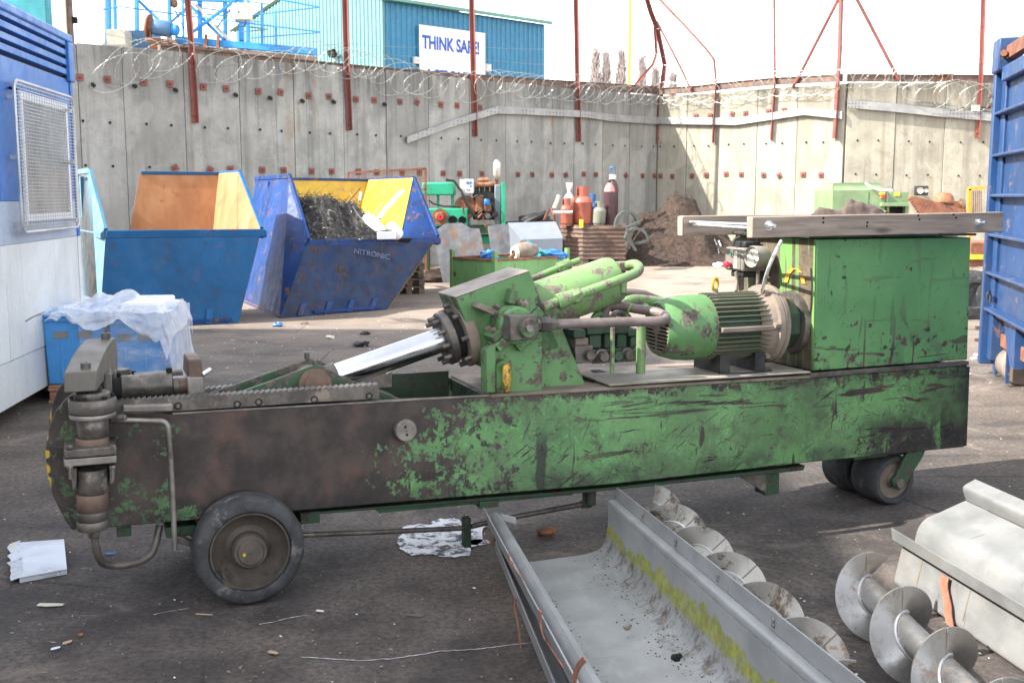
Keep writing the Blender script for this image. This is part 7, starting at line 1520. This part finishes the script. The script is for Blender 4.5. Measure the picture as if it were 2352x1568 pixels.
mb = MB(); mb.bar(gc - ga * .007 - gs * .022 - gn * .03, gc - ga * .007 + gs * .012 + gn * .018, .004, .002); mp(mb, 'gauge_needle', 'dark', parent=gg)
for k in range(9):
    a = R(-130 + 32.5 * k); d = gs * math.sin(a) + gn * math.cos(a); mb = MB(); mb.bar(gc - ga * .0085 + d * .036, gc - ga * .0085 + d * .044, .003, .001); mp(mb, 'gauge_tick', 'dark', parent=gg)
mb = MB(); q = gc - ga * .05; mb.cyl(q - Z * .055, q - Z * .17, .011, n=8); mb.cyl(q - Z * .17, q - Z * .17 + MU * .10, .011, n=8); mp(mb, 'gauge_pipe', 'oily')
pipe('grey_hose', [(1795, 553, .06), (1780, 580, .05), (1764, 618, .06), (1752, 660, .10), (1750, 676, .14)], .0095, 'zinc', 8); pipe('grey_hose', [(1690, 624, .50), (1693, 645, .50), (1690, 668, .48)], .009, 'dusty', 8); pipe('black_cable', [(1684, 562, .52), (1688, 548, .52), (1700, 544, .5)], .008, 'black', 8)
# --- front pipes and underside pipework
mb = MB(); hexnut(M(268, 962, -.075), MU, .019, .03, mb); mp(mb, 'pipe_nut', 'oily'); mb = MB(); hexnut(M(255, 962, -.075), MU, .014, .06, mb); mp(mb, 'pipe_nut', 'oily')
mb = MB(); hexnut(M(277, 962, -.075), MU, .018, .018, mb); mp(mb, 'pipe_nut', 'worn')
pipe('front_pipe', [(285, 964, -.075), (345, 966, -.075), (386, 966, -.075), (390, 1020, -.075), (396, 1120, -.075), (402, 1262, -.075)], .0115, 'worn', 10)
pipe('loop_pipe', [(216, 1226, -.10), (222, 1272, -.09), (240, 1300, -.06), (300, 1297, -.02), (345, 1278, .02), (358, 1250, .05), (367, 1205, .08)], .016, 'oily', 10); mb = MB(); hexnut(M(217, 1233, -.10), Z, .024, .03, mb); mp(mb, 'pipe_nut', 'oily')
pipe('steering_rod', [(690, 1228, .16), (900, 1220, .16), (1066, 1212, .16)], .0125, 'oily', 10, sm=1); mp(mbox(1067, 1190, 1083, 1258, .14, .19), 'rod_bracket', 'greendark', .005)
pipe('steering_rod', [(1083, 1208, .16), (1150, 1192, .18), (1345, 1156, .20)], .0135, 'oily', 10, sm=1); mb = MB(); hexnut(M(1336, 1158, .20), MU, .024, .05, mb); mp(mb, 'rod_nut', 'oily'); mp(mbox(1350, 1122, 1370, 1162, .17, .24), 'rod_end', 'greendark', .006)
mp(mprism([(395, 1232), (412, 1232), (455, 1250), (450, 1260), (400, 1245)], .0, .05), 'axle_arm', 'oily', .004)
# --- wheels
def wheel(c, r, w, label=None):
    t = MB(); t.lathe(c, MV, [(.012, r * .735), (0, r * .75), (-.004, r * .80), (.002, r * .93), (.016, r * .985), (.032, r), (w - .032, r), (w - .012, r * .975), (w, r * .9), (w, r * .7)], 64)
    for i, v in enumerate(t.v):
        n = mnoise.noise(v * 14); q = v - c; ax = MV * q.dot(MV); t.v[i] = c + ax + (q - ax) * (1 + .012 * n)
    ty = mp(t, 'tyre', 'rubber')
    mb = MB(); mb.lathe(c, MV, [(.020, r * .735), (.010, r * .72), (.010, r * .685), (.03, r * .665), (.055, r * .60), (.075, r * .42), (.060, r * .33), (.02, r * .32), (.004, r * .30), (.0, r * .285), (.0, r * .24), (-.006, r * .235), (-.010, r * .22), (-.010, 0)], 48); rim = mp(mb, 'rim', metal('dusty_wheel_rim', (.072, .060, .050), (.135, .112, .092), .6, .3, 5, c3=(.05, .042, .036)), parent=ty)
    for dx in (-.028, -.004):
        mb = MB(); q = c - MV * .0105 + MU * dx * r / .228 + Z * -.004; mb.lathe(q, -MV, [(0, .007), (.003, .007), (.003, .004), (.001, .004), (.001, 0)], 12); mp(mb, 'hub_plug', 'yellow' if dx < -.01 else 'oily', parent=rim)
wc = M(576, 1268, -.17); wr_ = wc.z; wheel(wc, .229 if abs(wr_ - .229) < .03 else wr_, .15)
wc2 = wc + MV * (W_ + .21); wheel(wc2, .229 if abs(wr_ - .229) < .03 else wr_, .13)
mb = MB(); mb.cyl(wc + MV * .09, wc + MV * (W_ + .2), .035, n=14); mp(mb, 'axle', 'oily'); mb = MB(); mb.box(flat(wc, wc.z + .03) + MV * .2 - MU * .06, MU * .12, MV * .5, Z * .08); mp(mb, 'axle_beam', 'greendark')
cc = M(2056, 1103, .05); cr = cc.z
for k in (0, 1):
    o = cc + MV * (.26 * k); mb = MB(); mb.lathe(o, MV, [(.01, cr * .70), (0, cr * .74), (0, cr * .9), (.02, cr), (.19, cr), (.21, cr * .93), (.22, cr * .7)], 48); tt = mp(mb, 'caster_tyre', 'rubber'); mb = MB(); mb.lathe(o + MV * .012, MV, [(0, cr * .72), (.012, cr * .62), (.012, cr * .3), (-.01, cr * .28), (-.01, 0)], 28); mp(mb, 'caster_hub', 'dusty' if k == 0 else 'oily', parent=tt)
mp(mprism([(2086, 1036), (2127, 1032), (2122, 1045), (2090, 1098), (2078, 1120), (2064, 1126), (2052, 1118), (2050, 1104), (2060, 1092)], .015, .04), 'caster_fork', 'greendark', .004)
mb = MB(); mb.lathe(M(2064, 1108, .015), -MV, [(0, 0), (0, .028), (.02, .026), (.02, 0)], 16); mp(mb, 'caster_pin', 'oily'); mb = MB(); mb.box(mloc(mu(1985, 1040), .08, M(2000, 1045).z - .04), MU * .45, MV * .4, Z * .05); mp(mb, 'caster_plate', 'greendark')
# ---------------------------------------------------------------- timber frame on the tank, cloth
def timbers():
    zb, zt = M(2000, 538, -.04).z, M(2000, 493, -.04).z
    t = thing('bolted_planks', 'two weathered grey planks bolted together with steel rods on top of the green tank', 'planks', flat(M(1728, 520, -.04)), math.atan2(MU.y, MU.x)); B = lambda mb, n, m_, bev=.003, par=None: build(mb, n, MAT[m_], par or t, bevel=bev)
    B(mprism([(1728, 498), (2306, 487), (2304, 533), (1728, 547)], -.055, -.005), 'plank', 'plank', .004)
    o = M(1570, 497, .70); B(mprism([(1569, 496), (1960, 492), (1960, 533), (1569, 542)], .70, .75), 'plank', 'plank', .004)
    e = M(1569, 498, .699); f = M(1569, 541, .699); mb = MB(); mb.hexa([f - MU * .001, f - MU * .006, f - MU * .006 + MV * .05, f - MU * .001 + MV * .05, e - MU * .001, e - MU * .006, e - MU * .006 + MV * .05, e - MU * .001 + MV * .05]); B(mb, 'end_grain', 'freshwood', .001)
    # cross batten and tie rods between the planks
    a0, a1 = M(1738, 512, -.004), M(1738, 540, -.004)
    for du in (1.25,):
        mb = MB(); q = flat(M(1728, 520, -.004), zb + .004) + MU * du; mb.box(q, MU * .05, MV * .70, Z * (zt - zb) * .72); B(mb, 'cross_batten', 'freshwood')
    for px in (1765, 2246):
        p = M(px, 518 if px < 2000 else 511, -.055); mb = MB(); mb.cyl(p - MV * .055, p + MV * .82, .009, n=10); rod = B(mb, 'tie_rod', 'zinc', 0)
        mb = MB(); hexnut(p - MV * .018, MV, .019, .015, mb); B(mb, 'nut', 'zinc', 0, rod); mb = MB(); mb.lathe(p - MV * .0005, -MV, [(0, 0), (0, .026), (.003, .026), (.003, 0)], 16); B(mb, 'washer', 'zinc', 0, rod)
    mb = MB(); p = M(1594, 520, .66); q = M(1722, 520, -.02); q.z = p.z = (p.z + q.z) / 2; mb.cyl(p, q, .009, n=10); B(mb, 'tie_rod', 'zinc', 0)
    for px, py in ((1891, 510), (1891, 519), (1908, 514), (2327 - 420, 505), (1930 + 35, 500), (2094, 495), (2097, 506), (2170, 497), (2174, 504)):
        pass
    for px, py in ((1891, 521), (1891, 509 + 2), (2332 - 5 - 0, 0)): pass
    for px, py in ((1992, 511), (1991, 519), (2327, 0), (2332, 0), (2480, 0)):
        if py: mb = MB(); q = M(px, py, -.0552); mb.cyl(q + MV * .004, q - MV * .0015, .006, n=8); B(mb, 'nail_head', 'dark', 0)
    for px, py in ((1891, 496 + 5), (1891, 511), (2326, 0), (2109, 495), (2112, 504), (2170 + 20, 503 - 10), (2196, 500)):
        if py: mb = MB(); q = M(px, py, -.0552); mb.cyl(q + MV * .004, q - MV * .0015, .006, n=8); B(mb, 'nail_head', 'dark', 0)
    # cloth
    zc = zt - .012
    def Cf(u, v):
        px = 1856 + 188 * u; base = M(px, 500, .12 + .34 * v); base.z = zc
        prof = .62 * (.035 * math.exp(-((u - .18) / .14) ** 2) + .085 * math.exp(-((u - .50) / .085) ** 2) + .075 * math.exp(-((u - .64) / .10) ** 2) + .035 * math.exp(-((u - .82) / .12) ** 2)) * math.sin(math.pi * min(1, max(0, v))) ** .7
        fold = .016 * abs(mnoise.noise(Vector((u * 7, v * 3, 2)))) + .006 * mnoise.noise(Vector((u * 21, v * 5, 7)))
        ed = min(u, 1 - u, v, 1 - v) * 8; return base + Z * ((prof + fold) * min(1, ed) + .02 * min(1, ed))
    mb = MB(); mb.grid(Cf, 60, 26); solo(mb, 'work_cloth', MAT['cloth'], 'crumpled brown cloth lying on the timber frame above the tank', 'cloth', smooth=60)
    mb = MB(); mb.prism([M(2030, 490, .2), M(2036, 484, .2), M(2043, 488, .2), (M(2060, 490, .2))], MV * .05); solo(mb, 'bark_scrap', MAT['pallet'], 'small bark scrap on the timbers right of the cloth', 'scrap')
timbers()
# ---------------------------------------------------------------- troughs and augers in the foreground
def px_prof(pts, Q, ax): return [PL(x, y, Q, ax) for x, y in pts]
def rounded(P, k=2):
    for _ in range(k):
        Q = [P[0]]
        for a, b in zip(P, P[1:]): Q += [a * .75 + b * .25, a * .25 + b * .75]
        P = Q + [P[-1]]
    return P
A1 = -ray(840, 665).normalized(); A1H = flat(A1).normalized()          # the near end is propped up
def sweep(prof, ax, L, th=.004): mb = MB(); mb.sheet(prof, ax * L, th, 8); return mb
def trough_one():
    Q = G(1340, 1273, .03); P = lambda pts: px_prof(pts, Q, A1); lat = Vector((-A1H.y, A1H.x, 0)); lat = lat if lat.x > 0 else -lat
    ang = math.atan2(lat.y, lat.x); t = thing('screw_trough', 'long pale metal trough with moss along its inner wall', 'trough', flat(Q), ang)
    k = P([(1388, 1215)])[0]; zl = k.z; xl = (k - flat(Q)).dot(lat)
    moss = m_galv('mossy_aluminium', (.285, .288, .288), (.37, .373, .372), .35, (xl, zl + .012, A1.z / flat(A1).length), .56, .3, (1, .3, 1)); MAT['mossy'] = moss  # base metal brightened too, as this trough lies in shade
    left = P([(1112, 1165), (1123, 1203)]) ; fl = P([(1124, 1204), (1127, 1186), (1136, 1174), (1150, 1182)])
    body = rounded(P([(1150, 1184), (1166, 1230), (1196, 1293)]), 1) 
    floor = P([(1196, 1293), (1225, 1289), (1290, 1280)]) + rounded(P([(1290, 1280), (1350, 1272), (1388, 1256), (1397, 1205), (1396, 1160)]), 3)
    rim = rounded(P([(1396, 1158), (1397, 1149), (1403, 1147)]), 2) + P([(1414, 1147)]); lip = P([(1415, 1147), (1416, 1119)])
    L = 4.1; m_ = MAT['troughbright']
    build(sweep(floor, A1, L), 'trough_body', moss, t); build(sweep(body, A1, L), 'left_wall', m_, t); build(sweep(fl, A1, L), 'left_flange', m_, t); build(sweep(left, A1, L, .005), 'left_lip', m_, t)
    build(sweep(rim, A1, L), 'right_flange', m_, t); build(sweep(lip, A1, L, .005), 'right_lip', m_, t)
    mb = MB(); a = P([(1150, 1180)])[0]; mb.prism([a, a + lat * .07 - Z * .02, a + lat * .07 - Z * .045 - A1 * -.03, a - Z * .02 - A1 * -.04], Z * .003); build(mb, 'end_tab', m_, t)
    for f, (dx, dz) in enumerate(((.5, .0), (1.0, 0), (1.5, 0), (2.0, 0))):
        for h in (.35, .62):
            q = lip[0] + A1 * dx + (lip[1] - lip[0]) * h; mb = MB(); mb.lathe(q - lat * .003, -lat, [(0, .008), (.003, .007), (.003, 0)], 8); build(mb, 'rivet', MAT['worn'], t)
    # pebbles and swept grit in the trough
    mb = MB(); mb.blob(G(1441, 1438, .16), .016, .014, .012, 10, 8, .3); solo(mb, 'pebble', MAT['greyrub'], 'small round grey pebble on the floor of the mossy trough', 'pebble')
    mb = MB(); mb.blob(G(1555, 1508, .22), .02, .012, .012, 9, 6, .6); solo(mb, 'grit_lump', MAT['dark'], 'dark lump of grit near the moss in the trough', 'lump', smooth=0)
    r = random.Random(9); mb = MB()
    for i in range(420):
        f = r.random() ** .8; s = r.uniform(.0015, .005); q = floor[0] + lat * abs(r.gauss(0, .03)) + A1 * (.5 + f * 1.6) + Z * .006 if i % 2 else floor[len(floor) // 2 - 2] + lat * r.gauss(-.05, .05) + A1 * (f * 2) + Z * .008
        mb.blob(q, s * .9, s * .7, s * .5, 5, 3, .5, 2, i)
    build(mb, 'grit', MAT['dark'], t, smooth=0, kind='stuff')
    # second trough nested under the left flange
    Q2 = G(1180, 1330, .0); lo = lambda pts: [PL(x, y, Q, A1) for x, y in pts]; A2 = -ray(850, 550).normalized()
    n = thing('screw_trough', 'second metal trough lying under the left flange of the mossy trough', 'trough', flat(P([(1131, 1222)])[0]), ang)
    lp = lo([(1131, 1221), (1139, 1262)]); fl2 = lo([(1139, 1262), (1150, 1256), (1168, 1262)]); w2 = rounded(lo([(1168, 1262), (1182, 1285), (1200, 1310), (1240, 1318), (1300, 1314)]), 2)
    dz = min(p.z for p in w2); up = Z * max(0, .006 - dz)
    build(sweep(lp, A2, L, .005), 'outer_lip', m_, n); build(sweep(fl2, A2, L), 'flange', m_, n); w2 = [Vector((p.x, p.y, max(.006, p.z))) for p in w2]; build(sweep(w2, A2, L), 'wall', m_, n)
    # rusty strap hooks
    def strap(label, pts, z0, w, par=None):
        ps = []
        for x, y, s in pts:
            ps.append(PL(x, y, lip_ref - lat * .015, Vector((ldir.y, -ldir.x, 0)).normalized()))
        mb = MB(); mb.ribbon(rounded(ps, 2), A1 * w, .004); solo(mb, 'strap_hook', MAT['leather'], label, 'strap', 'rusty straps hanging from the troughs')
    lip_ref = lp[0]; ldir = A2
    strap('curled rusty strap at the far end of the troughs', [(1126, 1216, .05), (1112, 1210, .05), (1110, 1235, .05), (1120, 1252, .05), (1130, 1248, .05), (1132, 1215, .05)], 0, .05)
    strap('rusty strap dangling outside the lower trough lip', [(1186, 1372, .62), (1182, 1395, .64), (1192, 1440, .66), (1196, 1484, .68)], 0, .035)
    lip_ref = left[0] - Z * .03; ldir = A1
    strap('rusty strap hanging between the two trough lips', [(1243, 1402, .70), (1240, 1430, .72), (1252, 1470, .74), (1290, 1528, .78)], 0, .035)
    strap('rusty strap between the lips near the far end', [(1170, 1272, .22), (1172, 1290, .24), (1186, 1312, .26), (1203, 1333, .28)], 0, .03)
    strap('rusty forked strap over the upper lip at the bottom of the photo', [(1345, 1512, 1.10), (1328, 1530, 1.10), (1320, 1560, 1.12), (1322, 1590, 1.14)], 0, .035)
trough_one()
mb = MB(); _p = G(1340, 1273, .03) + A1 * 3.7; mb.boxc(flat(_p, (_p.z - .02) / 2) - X * .12, X * .7, Y * .12, Z * (_p.z - .03)); solo(mb, 'timber_block', MAT['pallet'], 'timber block propping up the near end of the mossy trough', 'block')
def auger(label, p0, ax, n0, n1, pitch, R_, rs, m_, ph, hand=1, th=.006, grp='steel augers beside the troughs', shaft=(0, 1), rough_end=True):
    """helical flight of outer radius R_ round a shaft; p0 on the shaft axis, turns n0..n1"""
    ax = ax.normalized(); side = ax.cross(Z).normalized(); t = thing('auger_screw', label, 'auger', flat(p0), math.atan2(ax.y, ax.x), grp)
    mb = MB(); N = int((n1 - n0) * 44); vs = []; fs = []
    for i in range(N + 1):
        f = n0 + (n1 - n0) * i / N; a = 2 * math.pi * f * hand + ph; d = side * math.cos(a) + Z * math.sin(a); c = p0 + ax * (pitch * f); k = 1.0
        for s in (-.5, .5):
            for r_ in (rs * .96, (rs + R_) / 2, R_ * k): vs.append(c + d * r_ + ax * th * s)
    for i in range(N):
        b = 6 * i; e = b + 6
        fs += [(b, b + 1, e + 1, e), (b + 1, b + 2, e + 2, e + 1), (b + 4, b + 3, e + 3, e + 4), (b + 5, b + 4, e + 4, e + 5), (b + 2, b + 5, e + 5, e + 2)]
    fs += [(0, 3, 4, 1), (1, 4, 5, 2), (6 * N, 6 * N + 1, 6 * N + 4, 6 * N + 3), (6 * N + 1, 6 * N + 2, 6 * N + 5, 6 * N + 4)]
    mb.add(vs, fs); fl = build(mb, 'flight', m_, t, smooth=50)
    mb = MB(); a, b = p0 + ax * pitch * (n0 + shaft[0]), p0 + ax * pitch * (n1 + .2); mb.cyl(a, b, rs, n=24); build(mb, 'shaft', m_, t)
    mb = MB(); mb.tube([p0 + ax * (pitch * (n0 + (n1 - n0) * i / N) + .006) + (side * math.cos(2 * math.pi * (n0 + (n1 - n0) * i / N) * hand + ph) + Z * math.sin(2 * math.pi * (n0 + (n1 - n0) * i / N) * hand + ph)) * (rs + .003) for i in range(N + 1)], .006, 5); build(mb, 'weld_bead', MAT['galv'], t)
    for j in range(int(n1 - n0) * 2 + 1):
        f = n0 + .12 + j * .5
        if f < n1:
            aa = 2 * math.pi * f * hand + ph; d = side * math.cos(aa) + Z * math.sin(aa); c = p0 + ax * (pitch * f - hand * 0 + th * .6); mb = MB(); mb.tube([c + d * rs, c + d * R_], .0028, 4); build(mb, 'weld_seam', MAT['dusty'], t)
    return t
R1 = .135
q0, q1 = G(1550, 1157, 2 * R1), G(1855, 1425, 2 * R1); ax1 = (q1 - q0).normalized()
auger('dirty auger screw lying behind the mossy trough', flat(q0, R1) - ax1 * .355 * 1.0, ax1, 0, 6, .352, R1, .045, MAT['augerdirty'], R(95) , 1)
R2 = .150
q0, q1 = G(1990, 1268, 2 * R2), G(2175, 1440, 2 * R2); ax2 = (q1 - q0).normalized()
PITCH2 = (q1 - q0).length / 2
auger('bright auger screw with clean flights between the two troughs', flat(q0, R2), ax2, -.12, 4.2, PITCH2, R2, .052, MAT['auger'], R(90), -1)
# ---------------------------------------------------------------- right-hand pair of troughs
A3 = Vector((math.sin(R(9.5)), -math.cos(R(9.5)), 0))
def right_troughs():
    Q = G(2056, 1347, .0); lat = Vector((-A3.y, A3.x, 0)); lat = lat if lat.x > 0 else -lat; ang = math.atan2(lat.y, lat.x)
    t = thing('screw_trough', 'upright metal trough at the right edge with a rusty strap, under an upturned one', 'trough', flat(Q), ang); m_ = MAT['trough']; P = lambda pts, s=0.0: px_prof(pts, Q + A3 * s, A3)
    lip = P([(2049, 1212), (2052, 1238)]); fl = P([(2052, 1238), (2066, 1243), (2080, 1240)]); wallp = rounded(P([(2078, 1242), (2068, 1280), (2056, 1330)]) + [P([(2056, 1340)])[0], P([(2056, 1346)])[0] + lat * .05, P([(2056, 1346)])[0] + lat * .40 ], 2)
    wallp = [Vector((p.x, p.y, max(.006, p.z))) for p in wallp]
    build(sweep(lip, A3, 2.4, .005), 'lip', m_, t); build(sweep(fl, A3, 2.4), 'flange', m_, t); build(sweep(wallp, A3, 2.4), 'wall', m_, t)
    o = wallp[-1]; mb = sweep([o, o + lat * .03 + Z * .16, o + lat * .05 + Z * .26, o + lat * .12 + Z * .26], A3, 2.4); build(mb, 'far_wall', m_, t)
    for s in (.17, .52):
        mb = MB(); w = [p + A3 * s for p in wallp[:10]]; mb.ribbon([p - lat * .004 for p in w], A3 * .006, .002); build(mb, 'weld_seam', MAT['dusty'], t)
    u = thing('screw_trough', 'upturned metal trough lying over another at the right edge of the photo', 'trough', flat(Q) + lat * .1, ang)
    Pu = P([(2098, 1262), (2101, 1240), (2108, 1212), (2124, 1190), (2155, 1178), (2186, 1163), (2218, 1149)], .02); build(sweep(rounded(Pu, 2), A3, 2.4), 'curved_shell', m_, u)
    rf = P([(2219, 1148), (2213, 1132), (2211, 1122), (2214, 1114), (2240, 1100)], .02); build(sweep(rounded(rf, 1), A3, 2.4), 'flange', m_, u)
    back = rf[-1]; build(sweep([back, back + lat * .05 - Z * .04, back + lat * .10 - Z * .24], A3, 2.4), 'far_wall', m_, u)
    ps = [PL(x, y, Q + A3 * .30, A3) - lat * .012 for x, y in ((2160, 1318), (2164, 1340), (2172, 1370), (2176, 1400), (2188, 1438))]
    wn = (wallp[8] - wallp[0]).cross(A3).normalized(); ps = [PL(x, y, wallp[3] - lat * .02, wn) for x, y in ((2172, 1322), (2168, 1340), (2172, 1362), (2178, 1388), (2178, 1410), (2184, 1438))]
    mb = MB(); mb.ribbon(rounded(ps, 2), A3 * .055, .004); solo(mb, 'strap_hook', MAT['leather'], 'broad rusty strap hanging on the upright right-hand trough', 'strap', 'rusty straps hanging from the troughs')
right_troughs()
# ---------------------------------------------------------------- litter
def litter():
    t = thing('aluminium_plate', 'scuffed pale aluminium plate lying on the ground by the front wheel', 'plate', G(95, 1285))
    c = [G(45, 1329, .02), G(154, 1309, .02), G(147, 1240, .02), G(38, 1248, .02)]; mb = MB(); mb.prism(c, Z * .006); build(mb, 'sheet', MAT['alu'], t)
    mb = MB(); d = c[1] - c[0]; mb.box(c[0] - Z * .018, d, Vector((-d.y, d.x, 0)).normalized() * .004, Z * .023); build(mb, 'front_edge', MAT['alu'], t); d2 = c[3] - c[0]
    mb = MB(); P = [c[0] + d2 * (i / 12) + Vector((mnoise.noise(Vector((i * .7, 1, 2))) * .02 - .012, 0, .004 + .02 * abs(mnoise.noise(Vector((i * .9, 4, 2)))))) for i in range(13)]; mb.ribbon(P, d.normalized() * .05 + Z * .01, .003); build(mb, 'torn_edge', MAT['alu'], t, smooth=0)
    mb = MB(); p = G(33, 1254, .02); mb.cyl(p - X * .015, p + X * .02, .012, n=10); build(mb, 'knob', MAT['cream'], t)
    def sliver(px0, py0, px1, py1, w, m_, lab, cat='litter', nm='litter_sliver'):
        a, b = G(px0, py0, .004), G(px1, py1, .012); d = (b - a); s = Vector((-d.y, d.x, 0)).normalized() * w; mb = MB(); mb.prism([a - s * .3, a + d * .4 - s * .6, b - s * .2, b + s * .3, a + d * .6 + s * .5, a + s * .5], Z * .004); solo(mb, nm, MAT[m_], lab, cat)
    sliver(87, 1389, 145, 1389, .028, 'cream', 'cream sliver of wood on the ground below the aluminium plate'); sliver(144, 1478, 165, 1472, .02, 'freshwood', 'tan flake of wood at the lower left'); sliver(617, 1496, 637, 1501, .018, 'freshwood', 'tan flake of wood below the front wheel')
    sliver(242, 1272, 266, 1271, .016, 'bluecap', 'pale blue flake under the looped front pipe'); sliver(117, 1491, 138, 1486, .014, 'paper', 'whitish flake at the lower left corner'); sliver(930, 1412, 968, 1414, .006, 'pallet', 'thin dark twig on the open asphalt left of the troughs', 'twig', 'litter_twig')
    sliver(450, 1410, 488, 1412, .005, 'freshwood', 'thin straw lying in front of the wheel', 'twig', 'litter_twig'); sliver(727, 1402, 743, 1404, .012, 'paper', 'white paper fleck right of the front wheel')
    mb = MB(); mb.blob(G(1256, 1220, .02), .05, .03, .022, 12, 8, .5); solo(mb, 'rust_lump', MAT['enginerust'], 'reddish lump on the ground under the beam, past the lower strap', 'lump')
    mb = MB(); mb.blob(G(185, 1457, .008), .012, .01, .008, 8, 6, .4); solo(mb, 'small_stone', MAT['ruststeel'], 'small brown stone at the lower left', 'stone')
    for px, py, s, m_, lab in ((637, 746, .07, 'bluecap', 'small blue scrap on the ground before the navy skip'), (700, 742, .05, 'pallet', 'brown scrap at the foot of the navy skip'), (830, 790, .09, 'black', 'flat black rag on the asphalt beyond the chrome rod'), (838, 765, .06, 'black', 'dark scrap of rubber on the sunlit strip'), (757, 774, .05, 'cream', 'cream scrap lying in the sunlit strip'), (2235, 823, .035, 'white', 'small white scrap near the container roller'), (2242, 815, .03, 'paper', 'tiny pale scrap beside the container post'), (1790, 690 + 30, .04, 'paper', 'pale scrap behind the motor')):
        mb = MB(); mb.blob(G(px, py, s * .3), s, s * .7, s * .45, 10, 6, .7, 2.5, px); solo(mb, 'litter_scrap', MAT[m_], lab, 'litter', smooth=0)
    r = random.Random(11); sets = {'cream': MB(), 'greyrub': MB(), 'ruststeel': MB(), 'paper': MB()}
    for i in range(3600):
        k = r.random(); yy = 2.9 + 14.0 * r.random() ** 1.35; xx = r.uniform(-.52, .52) * yy
        if r.random() < .30: yy = r.uniform(11, 19); xx = r.gauss(-.9, 2.2)
        s = r.choice((.0016, .002, .0025, .003, .004, .006, .0035, .002)) * (1 + yy * .09); nm = r.choice(('cream', 'greyrub', 'greyrub', 'greyrub', 'ruststeel', 'ruststeel', 'greyrub', 'cream', 'paper')); a = r.random() * 6.28
        d = Vector((math.cos(a), math.sin(a), r.uniform(-.15, .15))) * s; e = Vector((-math.sin(a), math.cos(a), 0)) * s * r.uniform(.25, .9); c = Vector((xx, yy, .004 + s * .25))
        sets[nm].add([c - d - e * .5, c + d * .8 - e, c + d + e * .6, c - d * .4 + e, c + Z * s * .5], [(0, 1, 4), (1, 2, 4), (2, 3, 4), (3, 0, 4), (3, 2, 1, 0)])
    for k, mb in sets.items(): tag(build(mb, 'ground_litter', MAT[k], smooth=0), 'fine litter chips strewn over the asphalt', kind='stuff')
litter()
